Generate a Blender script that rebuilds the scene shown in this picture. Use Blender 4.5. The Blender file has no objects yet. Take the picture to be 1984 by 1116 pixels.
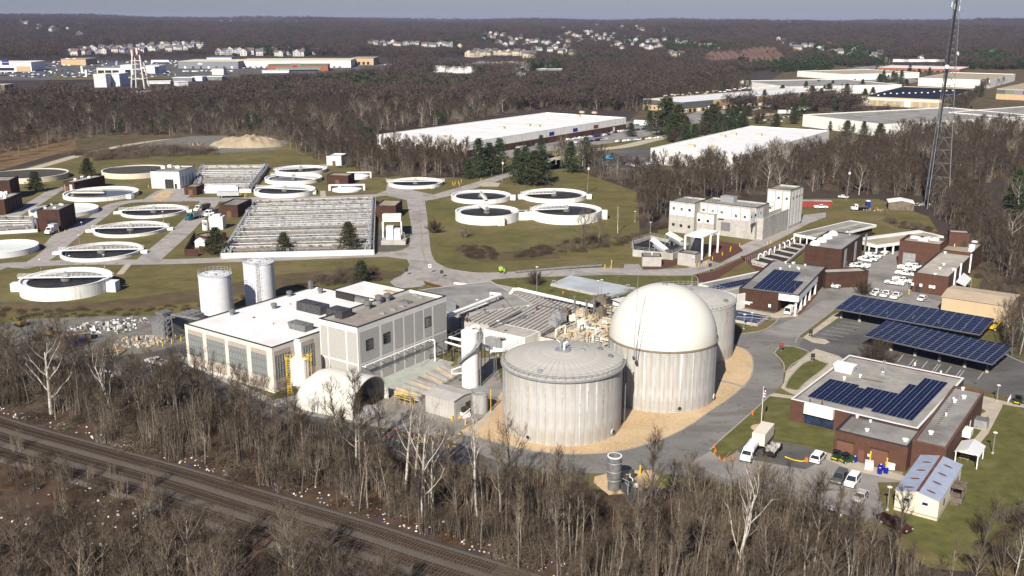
import bpy, math, random
import numpy as np
from mathutils import Vector, Matrix, noise
R=math.radians; PI=math.pi
random.seed(7); rng=np.random.default_rng(7)
sc=bpy.context.scene; COL=sc.collection
# ---------------------------------------------------------------- camera
CAM_H=80.0; FPX=1900.0; PITCH=math.atan(518/1900.)
cd=bpy.data.cameras.new('camera'); cam=bpy.data.objects.new('camera',cd); COL.objects.link(cam)
cd.sensor_width=36; cd.lens=36*FPX/1984; cd.clip_start=0.5; cd.clip_end=60000
cam.location=(0,0,CAM_H); cam.rotation_euler=(PI/2-PITCH,0,0); sc.camera=cam
# ---------------------------------------------------------------- world, sun, exposure
SUN_AZ=R(251); SUN_EL=R(36)
wd=bpy.data.worlds.new('World'); sc.world=wd; wd.use_nodes=True
nt=wd.node_tree; bg=nt.nodes['Background']; sky=nt.nodes.new('ShaderNodeTexSky')
sky.sky_type='NISHITA'; sky.sun_disc=False; sky.sun_elevation=SUN_EL; sky.sun_rotation=PI/2-SUN_AZ
sky.altitude=60; sky.air_density=1.0; sky.dust_density=0.7; sky.ozone_density=3.0
tn=nt.nodes.new('ShaderNodeMix'); tn.data_type='RGBA'; tn.blend_type='MULTIPLY'; tn.inputs[0].default_value=1; tn.inputs[7].default_value=(.87,.92,1.24,1); nt.links.new(sky.outputs[0],tn.inputs[6]); nt.links.new(tn.outputs[2],bg.inputs[0]); bg.inputs[1].default_value=0.041
sd=bpy.data.lights.new('sun','SUN'); sun=bpy.data.objects.new('sun',sd); COL.objects.link(sun)
sd.energy=5.0; sd.angle=R(0.5); sd.color=(1.0,0.925,0.80)
sv=Vector((math.cos(SUN_EL)*math.cos(SUN_AZ),math.cos(SUN_EL)*math.sin(SUN_AZ),math.sin(SUN_EL)))
sun.rotation_euler=sv.to_track_quat('Z','Y').to_euler(); sun.location=(0,0,200)
sc.view_settings.view_transform='Standard'; sc.view_settings.look='None'; sc.view_settings.exposure=0.6; sc.view_settings.gamma=1
sc.render.engine='CYCLES'; cy=sc.cycles
cy.max_bounces=5; cy.diffuse_bounces=2; cy.glossy_bounces=2; cy.transmission_bounces=3; cy.volume_bounces=0; cy.transparent_max_bounces=6
cy.use_denoising=True
try: cy.denoiser='OPENIMAGEDENOISE'; cy.denoising_input_passes='RGB_ALBEDO_NORMAL'
except Exception: pass
cy.caustics_reflective=False; cy.caustics_refractive=False
# ---------------------------------------------------------------- where things stand
_c,_s=math.cos(PITCH),math.sin(PITCH)
def ray(px,py):
    u=(px-992)/FPX; v=(558-py)/FPX
    return Vector((u,_c+v*_s,-_s+v*_c))
def W(px,py,z=0.0):
    d=ray(px,py); t=(z-CAM_H)/d.z
    return Vector((d.x*t,d.y*t,z))
def sstep(a,b,x):
    t=max(0.,min(1.,(x-a)/(b-a))); return t*t*(3-2*t)
def terr(x,y):
    r=math.hypot(x,y)
    if r<1000: return 0.0
    s=sstep(1000,6800,r); f=sstep(7200,12000,r)
    n=noise.noise(Vector((x/1500,y/1500,.3)))*24+noise.noise(Vector((x/520,y/520,2.1)))*11
    return s*(56-x*.0042)+n*sstep(1300,4200,r)+noise.noise(Vector((x/900,y/1400,7)))*34*sstep(4600,6800,r)+f*25
def WT(px,py):
    d=ray(px,py); t=200.
    while t<30000:
        p=Vector((d.x*t,d.y*t,CAM_H+d.z*t))
        if p.z<=terr(p.x,p.y): break
        t*=1.006
    return Vector((p.x,p.y,terr(p.x,p.y)))
def hgt(top,base):
    b=W(*base); best=(9e9,0)
    for i in range(1,780):
        z=i*.1; t=W(top[0],top[1],z); q=(t-b).xy.length
        if q<best[0]: best=(q,z)
    return best[1]
# ---------------------------------------------------------------- materials
MATS={}
def mat(name,col,rough=.85,var=.12,scale=1.0,metal=0.,bump=0.,col2=None,spec=.3,detail=4,stretch=None,emit=None):
    if name in MATS: return MATS[name]
    m=bpy.data.materials.new(name); m.use_nodes=True; n=m.node_tree; b=n.nodes['Principled BSDF']
    b.inputs['Roughness'].default_value=rough; b.inputs['Metallic'].default_value=metal
    b.inputs['Specular IOR Level'].default_value=spec
    tc=n.nodes.new('ShaderNodeTexCoord'); mp=n.nodes.new('ShaderNodeMapping'); n.links.new(tc.outputs['Object'],mp.inputs[0])
    if stretch: mp.inputs['Scale'].default_value=stretch
    nz=n.nodes.new('ShaderNodeTexNoise'); nz.inputs['Scale'].default_value=scale; nz.inputs['Detail'].default_value=detail
    nz.inputs['Roughness'].default_value=.62
    n.links.new(mp.outputs[0],nz.inputs['Vector'])
    rp=n.nodes.new('ShaderNodeValToRGB'); rp.color_ramp.elements[0].position=.32; rp.color_ramp.elements[1].position=.68
    a=col2 if col2 else tuple(c*(1-var*1.6) for c in col)
    bb=col if col2 else tuple(min(1,c*(1+var)) for c in col)
    rp.color_ramp.elements[0].color=(*a,1); rp.color_ramp.elements[1].color=(*bb,1)
    n.links.new(nz.outputs['Fac'],rp.inputs[0]); n.links.new(rp.outputs[0],b.inputs['Base Color'])
    if bump:
        bp=n.nodes.new('ShaderNodeBump'); bp.inputs['Strength'].default_value=bump; bp.inputs['Distance'].default_value=.1
        n.links.new(nz.outputs['Fac'],bp.inputs['Height']); n.links.new(bp.outputs[0],b.inputs['Normal'])
    MATS[name]=m; return m
def layer2(m,col,scale,lo,hi,amt=1.0,stretch=None,detail=5,coord='Object',seed=0.,dist=0.):
    """mix a second colour over a material where a noise is high: stains, bare patches, wear"""
    n=m.node_tree; b=n.nodes['Principled BSDF']; old=b.inputs['Base Color'].links[0].from_socket
    tc=n.nodes.new('ShaderNodeTexCoord'); mp=n.nodes.new('ShaderNodeMapping'); n.links.new(tc.outputs[coord],mp.inputs[0])
    mp.inputs['Location'].default_value=(seed,seed*1.7,0)
    if stretch: mp.inputs['Scale'].default_value=stretch
    nz=n.nodes.new('ShaderNodeTexNoise'); nz.inputs['Scale'].default_value=scale; nz.inputs['Detail'].default_value=detail; nz.inputs['Distortion'].default_value=dist
    n.links.new(mp.outputs[0],nz.inputs['Vector'])
    mr=n.nodes.new('ShaderNodeMapRange'); mr.inputs[1].default_value=lo; mr.inputs[2].default_value=hi; mr.inputs[4].default_value=amt
    n.links.new(nz.outputs['Fac'],mr.inputs[0])
    mx=n.nodes.new('ShaderNodeMix'); mx.data_type='RGBA'; mx.inputs[7].default_value=(*col,1)
    n.links.new(mr.outputs[0],mx.inputs[0]); n.links.new(old,mx.inputs[6]); n.links.new(mx.outputs[2],b.inputs['Base Color'])
    return m
def wave(m,scale,axis='X',bump=.5,dark=.7,bands='SIN',dist=0.,rot=0.):
    """ribs or seams: darkens and bumps along bands"""
    n=m.node_tree; b=n.nodes['Principled BSDF']; old=b.inputs['Base Color'].links[0].from_socket
    tc=n.nodes.new('ShaderNodeTexCoord'); mp=n.nodes.new('ShaderNodeMapping'); n.links.new(tc.outputs['Object'],mp.inputs[0])
    mp.inputs['Rotation'].default_value=(0,0,rot)
    w=n.nodes.new('ShaderNodeTexWave'); w.bands_direction=axis; w.wave_profile=bands; w.inputs['Scale'].default_value=scale; w.inputs['Distortion'].default_value=dist
    n.links.new(mp.outputs[0],w.inputs['Vector'])
    mr=n.nodes.new('ShaderNodeMapRange'); mr.inputs[3].default_value=dark; n.links.new(w.outputs['Fac'],mr.inputs[0])
    mx=n.nodes.new('ShaderNodeMix'); mx.data_type='RGBA'; mx.blend_type='MULTIPLY'; mx.inputs[0].default_value=1
    n.links.new(old,mx.inputs[6]); n.links.new(mr.outputs[0],mx.inputs[7]); n.links.new(mx.outputs[2],b.inputs['Base Color'])
    return m
GRASS=mat('grass_turf',(.150,.126,.038),.95,col2=(.078,.070,.020),scale=.09,bump=.3,detail=8)
layer2(GRASS,(.19,.145,.075),.035,.50,.72,.75,seed=4,detail=7); layer2(GRASS,(.085,.060,.033),.35,.52,.72,.7,seed=9); layer2(GRASS,(.23,.19,.11),.9,.62,.75,.5,seed=19); layer2(GRASS,(.07,.08,.02),.02,.45,.6,.35,seed=29); layer2(GRASS,(.17,.14,.06),.5,.5,.7,.45,seed=39,stretch=(.25,1,1))
GRASSG=mat('fresh_grass',(.122,.118,.032),.95,col2=(.066,.070,.019),scale=.35,bump=.3,detail=8); layer2(GRASSG,(.16,.14,.06),.2,.55,.72,.6,seed=14)
BROWNGRASS=mat('dry_grass',(.13,.095,.048),.95,col2=(.06,.045,.022),scale=.12,bump=.4,detail=8); layer2(BROWNGRASS,(.055,.06,.02),.05,.5,.68,.8,seed=2)
DRYGRASS2=mat('tan_meadow',(.20,.125,.06),.95,col2=(.10,.065,.03),scale=.1,bump=.4,detail=8)
LITTER=mat('leaf_litter',(.095,.060,.037),.95,col2=(.036,.024,.016),scale=.25,bump=.6,detail=9); layer2(LITTER,(.05,.05,.018),.04,.55,.7,.6,seed=3)
FARGROUND=mat('woodland_floor',(.062,.046,.036),.95,col2=(.028,.022,.020),scale=.02,detail=10)
ASPH=mat('asphalt_grey',(.25,.235,.22),.9,.10,.25,bump=.15,detail=8); layer2(ASPH,(.11,.105,.10),.05,.5,.66,.7,seed=5); layer2(ASPH,(.06,.057,.055),.5,.66,.72,.8,seed=8,stretch=(.15,1,1),dist=1.5)
CONCP=mat('concrete_paving',(.34,.315,.295),.9,.10,.3,bump=.1,detail=8); layer2(CONCP,(.23,.215,.20),.06,.5,.7,.7,seed=1); layer2(CONCP,(.16,.15,.135),.4,.62,.68,.6,seed=3,dist=2.); layer2(CONCP,(.20,.185,.165),.13,.57,.6,.6,seed=5)
ASPHD=mat('asphalt_dark',(.085,.082,.08),.9,.14,.2,bump=.15,detail=8); layer2(ASPHD,(.15,.145,.14),.08,.45,.7,.8,seed=3,stretch=(.4,1,1)); layer2(ASPHD,(.035,.035,.035),.5,.6,.72,.8,seed=7)
ROADM=mat('asphalt_road',(.165,.158,.15),.9,.10,.25,bump=.15,detail=8); layer2(ROADM,(.24,.225,.205),.04,.45,.65,.8,seed=11); layer2(ROADM,(.10,.095,.09),.35,.6,.66,.6,seed=13,dist=2.); layer2(ROADM,(.115,.11,.10),.12,.56,.6,.6,seed=15,stretch=(.3,1,1))
YARD=mat('yard_dirt',(.165,.155,.135),.95,.2,.3,bump=.4,detail=8); layer2(YARD,(.20,.18,.15),.12,.55,.75,.7,seed=6)
GRAVEL=mat('tan_gravel',(.55,.40,.24),.95,col2=(.36,.255,.145),scale=1.6,bump=.8,detail=10); layer2(GRAVEL,(.60,.46,.29),.12,.4,.7,.6,seed=2); layer2(GRAVEL,(.36,.27,.17),.3,.55,.7,.5,seed=8,stretch=(1,.4,1)); layer2(GRAVEL,(.25,.22,.15),1.2,.66,.72,.6,seed=18)
BALLAST=mat('ballast_stone',(.13,.112,.094),.95,col2=(.08,.075,.07),scale=2.5,bump=1.,detail=10); layer2(BALLAST,(.10,.07,.05),.12,.45,.65,.6,seed=2)
MULCH=mat('red_mulch',(.10,.042,.030),.95,.3,1.5,bump=.6,detail=8)
SAND=mat('sand_heap',(.33,.27,.185),.95,.15,.2,bump=.5,detail=8)
SIDEWALK=mat('sidewalk_concrete',(.42,.37,.29),.9,.1,.4,detail=6)
KERB=mat('kerb_concrete',(.31,.29,.26),.9,.12,.6)
CONC=mat('concrete',(.42,.40,.37),.88,.12,.5,bump=.1,detail=8)
layer2(CONC,(.22,.19,.15),.35,.52,.72,.6,stretch=(1,1,.12),seed=3)
def pale_tank():
    m=mat('tank_concrete',(.43,.43,.425),.85,.12,.35,detail=9,bump=.08)
    layer2(m,(.38,.38,.39),.5,.4,.6,.6,stretch=(1,1,.1),seed=1)
    layer2(m,(.27,.235,.175),.85,.57,.66,.6,stretch=(1,1,.035),seed=6,detail=3)
    layer2(m,(.36,.30,.20),.6,.58,.66,.55,stretch=(1,1,.03),seed=12,detail=3)
    layer2(m,(.54,.54,.54),.25,.5,.7,.7,stretch=(1,1,.4),seed=15)
    return m
TANKC=pale_tank()
CONEROOF=mat('tank_roof_coating',(.45,.435,.40),.7,.08,.4,detail=8); layer2(CONEROOF,(.33,.31,.27),.25,.5,.7,.6,seed=3)
WHITEWALL=mat('white_painted_concrete',(.78,.77,.73),.8,.05,.4,detail=8); layer2(WHITEWALL,(.46,.44,.38),.9,.53,.72,.65,stretch=(1,1,.12),seed=2)
WHITE=mat('white_paint',(.80,.79,.76),.45,.04,.8)
DOMEM=mat('white_membrane',(.64,.62,.56),.5,.03,.12,detail=3,spec=.3)
WHITEROOF=mat('white_roof_membrane',(.76,.755,.75),.6,.03,.25,detail=6); layer2(WHITEROOF,(.55,.54,.51),.12,.52,.75,.6,seed=2); layer2(WHITEROOF,(.60,.59,.57),.8,.6,.75,.4,seed=12)
LBLUEROOF=mat('pale_roof_membrane',(.66,.67,.69),.7,.05,.1,detail=6); layer2(LBLUEROOF,(.5,.5,.5),.08,.5,.7,.5,seed=4)
GREYROOF=mat('grey_gravel_roof',(.27,.26,.245),.95,.12,.35,bump=.15,detail=9); layer2(GREYROOF,(.13,.125,.12),.10,.48,.66,.7,seed=2); layer2(GREYROOF,(.34,.33,.31),.25,.6,.74,.6,seed=7)
TANROOF=mat('tan_gravel_roof',(.37,.315,.23),.95,.12,.3,bump=.15,detail=8); layer2(TANROOF,(.22,.19,.15),.1,.5,.68,.7,seed=2)
PALEROOF=mat('pale_gravel_roof',(.42,.39,.34),.95,.12,.4,bump=.1,detail=9); layer2(PALEROOF,(.25,.23,.2),.12,.5,.66,.7,seed=5)
DARKROOF=mat('dark_solar_roof',(.018,.022,.035),.8,.2,.2,spec=.1)
CREAM=mat('cream_wall',(.64,.605,.53),.8,.05,.3,detail=6)
BEIGEP=mat('beige_panel',(.40,.335,.285),.85,.06,.5)
GREYP=mat('grey_aggregate_panel',(.40,.39,.365),.9,.08,3.,bump=.1)
LGREYW=mat('pale_grey_wall',(.66,.65,.61),.8,.05,.4)
TRIMDK=mat('dark_trim',(.035,.032,.03),.6)
BRICK=mat('brown_brick',(.070,.034,.023),.9,.16,.9,bump=.1,detail=8); layer2(BRICK,(.045,.024,.018),.3,.5,.65,.6,seed=4)
wave(BRICK,2.2,'Z',dark=.86)
BRICKR=mat('red_brown_brick',(.100,.049,.033),.9,.14,.9,bump=.1,detail=8); wave(BRICKR,2.2,'Z',dark=.88)
BRICKO=mat('orange_brick',(.30,.115,.06),.9,.14,.9)
TANW=mat('tan_wall',(.50,.36,.21),.85,.06,.3); TANSHED=mat('tan_siding',(.52,.40,.25),.7,.04,.3); wave(TANSHED,1.2,'X',dark=.9)
TANSR=mat('tan_metal_roof',(.50,.40,.28),.6,.06,.3); wave(TANSR,.9,'X',dark=.88)
CORR=mat('corrugated_pale',(.50,.48,.45),.6,.08,.4); wave(CORR,.8,'X',dark=.72)
CORRG=mat('corrugated_grey',(.20,.20,.20),.6,.1,.4); wave(CORRG,1.2,'X',dark=.7)
GALV=mat('galvanised_steel',(.42,.43,.44),.45,.12,1.5,metal=.5)
GALVD=mat('weathered_steel',(.20,.20,.20),.6,.2,1.5,metal=.3)
DARKST=mat('dark_steel',(.06,.06,.065),.5,.2,1.)
SILOP=mat('silo_paint',(.72,.73,.76),.5,.07,.4,detail=8); layer2(SILOP,(.42,.44,.48),.4,.5,.7,.6,stretch=(1,1,.15),seed=4)
GLASS=mat('dark_glass',(.022,.028,.035),.12,.2,.5,spec=.6)
GLASSB=mat('grey_green_glazing',(.22,.245,.235),.45,.35,.6,spec=.4)
GLASSBL=mat('blue_glazing',(.02,.035,.08),.15,.3,.8,spec=.6)
SOLAR=mat('solar_cell',(.006,.010,.038),.25,.25,.9,spec=.25)
SFRAME=mat('solar_frame',(.30,.32,.36),.4)
WATER=mat('basin_water',(.028,.027,.026),.45,.3,.25,spec=.06,bump=.04)
WATERM=mat('murky_water',(.085,.072,.038),.12,.3,.2,spec=.5)
WATERG=mat('aerated_water',(.12,.11,.09),.3,.3,.6,spec=.5,bump=.5)
YELLOW=mat('yellow_paint',(.75,.50,.03),.5); ORANGE=mat('orange_plastic',(.75,.16,.02),.5); RED=mat('red_paint',(.50,.03,.02),.5)
REDROOF=mat('red_container',(.24,.045,.035),.6,.1,.5); MAROON=mat('maroon_paint',(.055,.008,.010),.3,spec=.5)
BLUE=mat('blue_paint',(.02,.035,.20),.4); CYAN=mat('cyan_paint',(.02,.40,.72),.4); TEAL=mat('teal_paint',(.02,.14,.16),.35)
GREEN=mat('tractor_green',(.012,.07,.02),.4); BLACK=mat('black_rubber',(.018,.018,.018),.7); CARDK=mat('dark_car_paint',(.03,.03,.035),.25,spec=.6)
CARGY=mat('grey_car_paint',(.10,.095,.09),.3,spec=.5); CARSV=mat('silver_car_paint',(.45,.46,.47),.3,spec=.5); CARW=mat('white_car_paint',(.80,.80,.79),.3,.02,spec=.5)
RUST=mat('rust',(.14,.055,.03),.9,.3,1.); LUMBER=mat('raw_lumber',(.45,.32,.18),.85,.15,1.)
TRAILR=mat('trailer_roof_steel',(.34,.39,.50),.5,.08,.5); wave(TRAILR,.55,'Y',dark=.86)
TARP=mat('grey_white_tarp',(.40,.39,.37),.6,.3,.6,bump=.5)
SOLARDECK=mat('canopy_underside',(.10,.10,.105),.6)
TIE=mat('timber_tie',(.060,.042,.030),.95,.3,2.); RAIL=mat('rail_steel',(.17,.13,.11),.4,.2,1.,metal=.6)
BEIGE=mat('beige_equipment',(.50,.42,.30),.8,.15,.6); BROWNEQ=mat('brown_equipment',(.16,.13,.10),.8,.25,.8)
REDW=mat('tower_red',(.22,.09,.06),.6); BARRELB=mat('blue_drum',(.01,.015,.30),.4)
STONEW=mat('apartment_brown',(.12,.08,.065),.85,.1,.3); ROOFBR=mat('brown_shingle',(.16,.11,.09),.9,.15,.5)
ROOFGY=mat('grey_shingle',(.13,.13,.14),.9,.15,.5); HOUSEW=mat('white_siding',(.50,.49,.46),.8,.05,.3); HOUSEG=mat('grey_siding',(.42,.43,.45),.8,.05,.3); HOUSEC=mat('cream_siding',(.50,.44,.33),.8,.05,.3)
GREENR=mat('green_metal_roof',(.16,.20,.155),.6); GREYWALL=mat('blue_grey_wall',(.20,.215,.245),.8,.05,.2)
DARKGW=mat('dark_grey_band',(.10,.105,.10),.8,.08,.3)
# vegetation
BARK=mat('bark',(.125,.105,.088),.95,.3,2.5,bump=.3); BARKP=mat('pale_bark',(.24,.205,.165),.95,.3,1.2)
SYC=mat('sycamore_bark',(.50,.47,.41),.9,.25,1.6,detail=6); layer2(SYC,(.22,.18,.13),1.2,.52,.62,.8,seed=2)
TWIG=mat('twigs',(.066,.049,.034),.95,.3,.35); TWIGP=mat('pale_twigs',(.135,.106,.076),.95,.25,.35); TWIGR=mat('reddish_twigs',(.075,.055,.044),.95,.3,.35)
TWIGF=mat('far_twigs',(.048,.037,.034),.95,.3,.2)
NEEDLE=mat('pine_needles',(.036,.060,.022),.8,.35,.4); NEEDLE2=mat('cedar_needles',(.045,.052,.022),.8,.35,.4)
# ---------------------------------------------------------------- mesh builder
class B:
    def __init__(s): s.v=[]; s.f=[]; s.m=[]
    def add(s,vs,fs,mi=0):
        o=len(s.v); s.v.extend([tuple(p) for p in vs]); s.f.extend([tuple(i+o for i in f) for f in fs]); s.m.extend([mi]*len(fs)); return s
    def box(s,x0,y0,z0,x1,y1,z1,mi=0):
        if x0>x1:x0,x1=x1,x0
        if y0>y1:y0,y1=y1,y0
        return s.add([(x0,y0,z0),(x1,y0,z0),(x1,y1,z0),(x0,y1,z0),(x0,y0,z1),(x1,y0,z1),(x1,y1,z1),(x0,y1,z1)],
            [(3,2,1,0),(4,5,6,7),(0,1,5,4),(1,2,6,5),(2,3,7,6),(3,0,4,7)],mi)
    def rbox(s,cx,cy,z0,sx,sy,sz,rz=0,mi=0,tx=1.,ty=1.,ox=0):
        c,n=math.cos(rz),math.sin(rz); vs=[]
        for z,kx,ky,o in ((z0,1,1,0),(z0+sz,tx,ty,ox)):
            for a,b in ((-1,-1),(1,-1),(1,1),(-1,1)):
                x=a*sx/2*kx+o; y=b*sy/2*ky; vs.append((cx+x*c-y*n,cy+x*n+y*c,z))
        return s.add(vs,[(3,2,1,0),(4,5,6,7),(0,1,5,4),(1,2,6,5),(2,3,7,6),(3,0,4,7)],mi)
    def tube(s,p,q,r,r1=None,n=6,mi=0,cap=True):
        p=Vector(p);q=Vector(q);d=q-p
        if d.length<1e-6: return s
        r1=r if r1 is None else r1
        d.normalize(); a=d.orthogonal().normalized(); b=d.cross(a); vs=[]
        for c,rr in ((p,r),(q,r1)):
            for i in range(n):
                t=2*PI*i/n; vs.append(c+a*(math.cos(t)*rr)+b*(math.sin(t)*rr))
        fs=[(i,(i+1)%n,n+(i+1)%n,n+i) for i in range(n)]
        if cap: fs+= [tuple(range(n-1,-1,-1)),tuple(range(n,2*n))]
        return s.add(vs,fs,mi)
    def path(s,pts,r,n=6,mi=0):
        for a,b in zip(pts[:-1],pts[1:]): s.tube(a,b,r,n=n,mi=mi)
        return s
    def lathe(s,prof,n=32,cx=0,cy=0,mi=0,a0=0.,a1=2*PI):
        full=abs(a1-a0-2*PI)<1e-6; k=n if full else n+1; vs=[]
        for r,z in prof:
            for i in range(k):
                t=a0+(a1-a0)*i/n; vs.append((cx+r*math.cos(t),cy+r*math.sin(t),z))
        fs=[]
        for j in range(len(prof)-1):
            for i in range(n):
                i2=(i+1)%k if full else i+1
                fs.append((j*k+i,j*k+i2,(j+1)*k+i2,(j+1)*k+i))
        return s.add(vs,fs,mi)
    def disc(s,cx,cy,z,r,n=32,mi=0):
        return s.add([(cx+r*math.cos(2*PI*i/n),cy+r*math.sin(2*PI*i/n),z) for i in range(n)],[tuple(range(n))],mi)
    def prism(s,poly,z0,z1,mi=0):
        n=len(poly); a=sum(poly[i][0]*poly[(i+1)%n][1]-poly[(i+1)%n][0]*poly[i][1] for i in range(n))
        if a<0: poly=poly[::-1]
        vs=[(p[0],p[1],z0) for p in poly]+[(p[0],p[1],z1) for p in poly]
        return s.add(vs,[tuple(range(n-1,-1,-1)),tuple(range(n,2*n))]+[(i,(i+1)%n,n+(i+1)%n,n+i) for i in range(n)],mi)
    def sheet(s,poly,z,mi=0):
        n=len(poly); a=sum(poly[i][0]*poly[(i+1)%n][1]-poly[(i+1)%n][0]*poly[i][1] for i in range(n))
        if a<0: poly=poly[::-1]
        return s.add([(p[0],p[1],z) for p in poly],[tuple(range(n))],mi)
    def mesh(s,name,mats,smooth=False):
        me=bpy.data.meshes.new(name); me.from_pydata(s.v,[],s.f)
        for m in (mats if isinstance(mats,(list,tuple)) else [mats]): me.materials.append(m)
        me.polygons.foreach_set('material_index',s.m)
        if smooth: me.polygons.foreach_set('use_smooth',[True]*len(s.f))
        me.update(); return me
    def build(s,name,mats,parent=None,loc=None,rz=0,smooth=False):
        return link(name,s.mesh(name,mats,smooth),parent,loc,rz)
def link(name,me,parent=None,loc=None,rz=0):
    o=bpy.data.objects.new(name,me); COL.objects.link(o)
    if parent: o.parent=parent
    if loc is not None: o.location=loc
    if rz: o.rotation_euler=(0,0,rz)
    return o
def tag(o,label=None,cat=None,group=None,kind=None):
    if label: o['label']=label
    if cat: o['category']=cat
    if group: o['group']=group
    if kind: o['kind']=kind
    return o
def thing(name,label,cat,loc=(0,0,0),rz=0,group=None):
    o=bpy.data.objects.new(name,None); COL.objects.link(o); o.location=loc; o.rotation_euler=(0,0,rz); o.empty_display_size=.5
    return tag(o,label,cat,group)
def dup(root,loc,rz=0,label=None,group=None,scale=None):
    def cp(o,par):
        c=o.copy(); COL.objects.link(c); c.parent=par
        for ch in o.children: cp(ch,c)
        return c
    r=cp(root,None); r.location=loc; r.rotation_euler=(0,0,rz)
    if scale: r.scale=(scale,)*3
    if label: r['label']=label
    if group: r['group']=group
    return r
def struct(name,b,mats,**k):
    o=b.build(name,mats,**k); o['kind']='structure'; return o
def P(lst,z=0): return [W(x,y,z) for x,y in lst]
ZL=[0.0]
def ground(name,pts,m,z):
    return struct(name,B().sheet([(p.x,p.y) for p in P(pts)],z),m)
def offs(pts,w):
    """left and right offset of a world polyline"""
    L=[];Rr=[]
    for i,p in enumerate(pts):
        a=pts[max(0,i-1)]; b=pts[min(len(pts)-1,i+1)]; d=Vector((b.x-a.x,b.y-a.y)).normalized(); n=Vector((-d.y,d.x))
        L.append((p.x+n.x*w,p.y+n.y*w)); Rr.append((p.x-n.x*w,p.y-n.y*w))
    return L,Rr
def smooth_line(pts,k=5):
    out=[]
    for i in range(len(pts)-1):
        p0=pts[max(0,i-1)];p1=pts[i];p2=pts[i+1];p3=pts[min(len(pts)-1,i+2)]
        for j in range(k):
            t=j/k; out.append(.5*((2*p1)+(p2-p0)*t+(2*p0-5*p1+4*p2-p3)*t*t+(3*p1-p0-3*p2+p3)*t**3))
    out.append(pts[-1]); return out
def road(name,px,width,m,z,k=5):
    pts=smooth_line(P(px),k); L,Rr=offs(pts,width/2); b=B()
    for i in range(len(pts)-1):
        b.add([(*Rr[i],z),(*Rr[i+1],z),(*L[i+1],z),(*L[i],z)],[(0,1,2,3)])
    return struct(name,b,m)
def kerb(px,w=.35,h=.13,k=4,closed=False,m=None,name='kerb'):
    pts=P(px)
    if closed: pts=pts+[pts[0]]
    pts=smooth_line(pts,k); L,Rr=offs(pts,w/2); b=B()
    for i in range(len(pts)-1):
        b.add([(*Rr[i],0),(*Rr[i+1],0),(*L[i+1],0),(*L[i],0),(*Rr[i],h),(*Rr[i+1],h),(*L[i+1],h),(*L[i],h)],[(4,5,6,7),(0,1,5,4),(2,3,7,6),(0,4,7,3),(1,2,6,5)])
    return struct(name,b,m or KERB)
# ================================================================ ground
def build_terrain():
    rs=[15]
    while rs[-1]<17000: rs.append(rs[-1]*1.055)
    n=288; vs=[(0,0,-.02)]; fs=[]
    for r in rs:
        for i in range(n):
            t=2*PI*i/n; x=r*math.cos(t); y=r*math.sin(t); vs.append((x,y,terr(x,y)-.02))
    for i in range(n): fs.append((0,1+i,1+(i+1)%n))
    for j in range(len(rs)-1):
        for i in range(n):
            a=1+j*n+i; b=1+j*n+(i+1)%n; fs.append((a,b,b+n,a+n))
    b=B(); b.add(vs,fs); return struct('terrain',b,FARGROUND,smooth=True)
build_terrain()
ground('lawn',[(-260,640),(-160,345),(0,338),(140,300),(300,288),(420,280),(560,268),(640,300),(740,338),(900,345),(960,335),(1010,308),(1090,300),(1130,335),(1235,372),(1240,455),(1300,440),(1560,385),(1700,385),(1800,420),(1830,470),(1990,620),(2150,760),(2250,1150),(1800,1100),(1650,1020),(1500,975),(1330,945),(1100,950),(900,885),(640,805),(350,745),(150,690)],GRASS,.02)
ground('trailer_lawn',[(1740,1000),(1760,900),(1880,830),(1950,790),(2080,800),(2150,1100),(1860,1095),(1745,1040)],GRASSG,.028)
ground('railway_verge',[(-700,560),(0,700),(150,718),(350,765),(640,820),(900,895),(1100,960),(1330,955),(1500,985),(1650,1030),(1800,1110),(2300,1260),(2300,2600),(-700,1500)],LITTER,.012)
ground('meadow',[(-300,330),(0,330),(90,304),(150,288),(140,262),(60,245),(-300,240)],DRYGRASS2,.01)
ground('dry_bank',[(-60,262),(130,300),(330,275),(400,292),(640,300),(740,340),(740,325),(640,262),(420,250),(200,250)],BROWNGRASS,.008)
ground('park_ground',[(1100,330),(1240,215),(1430,152),(1540,130),(2100,130),(2200,262),(1850,262),(1700,292),(1300,342)],BROWNGRASS,.014)
ground('brown_slope',[(-100,612),(0,604),(230,601),(360,588),(480,570),(600,556),(745,540),(762,541),(800,528),(700,520),(560,530),(380,560),(200,585),(0,585)],BROWNGRASS,.03)
ground('hollow',[(890,470),(960,490),(1010,485),(1075,478),(1085,500),(1000,505),(930,508),(880,490)],BROWNGRASS,.03)
ground('yard',[(-200,640),(0,628),(60,618),(200,613),(310,612),(380,600),(430,640),(372,702),(300,730),(200,720),(120,705),(0,690),(-200,680)],YARD,.04)
# roads: sheets a few millimetres above each other
ground('works_road',[(200,692),(296,683),(360,664),(372,702),(530,782),(640,806),(700,822),(790,845),(895,862),(960,872),(990,905),(1000,925),(850,905),(600,838),(470,795),(330,745),(200,722)],ASPHD,.050)
ground('perimeter_road',[(880,855),(898,842),(935,851),(1007,869),(1061,878),(1133,880),(1187,876),(1240,865),(1294,847),(1341,822),(1380,794),(1420,767),(1452,736),(1458,715),(1455,693),(1445,681),(1428,672),(1432,650),(1470,640),(1560,560),(1740,470),(1775,455),(1800,480),(1760,540),(1880,592),(1870,650),(1700,600),(1628,597),(1600,620),(1560,652),(1549,668),(1556,682),(1620,690),(1600,706),(1513,680),(1505,690),(1519,719),(1517,742),(1498,765),(1467,790),(1400,849),(1371,876),(1343,893),(1395,910),(1470,930),(1580,960),(1600,985),(1450,950),(1340,925),(1270,918),(1180,918),(1080,917),(1000,905),(940,885)],ROADM,.054)
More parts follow.
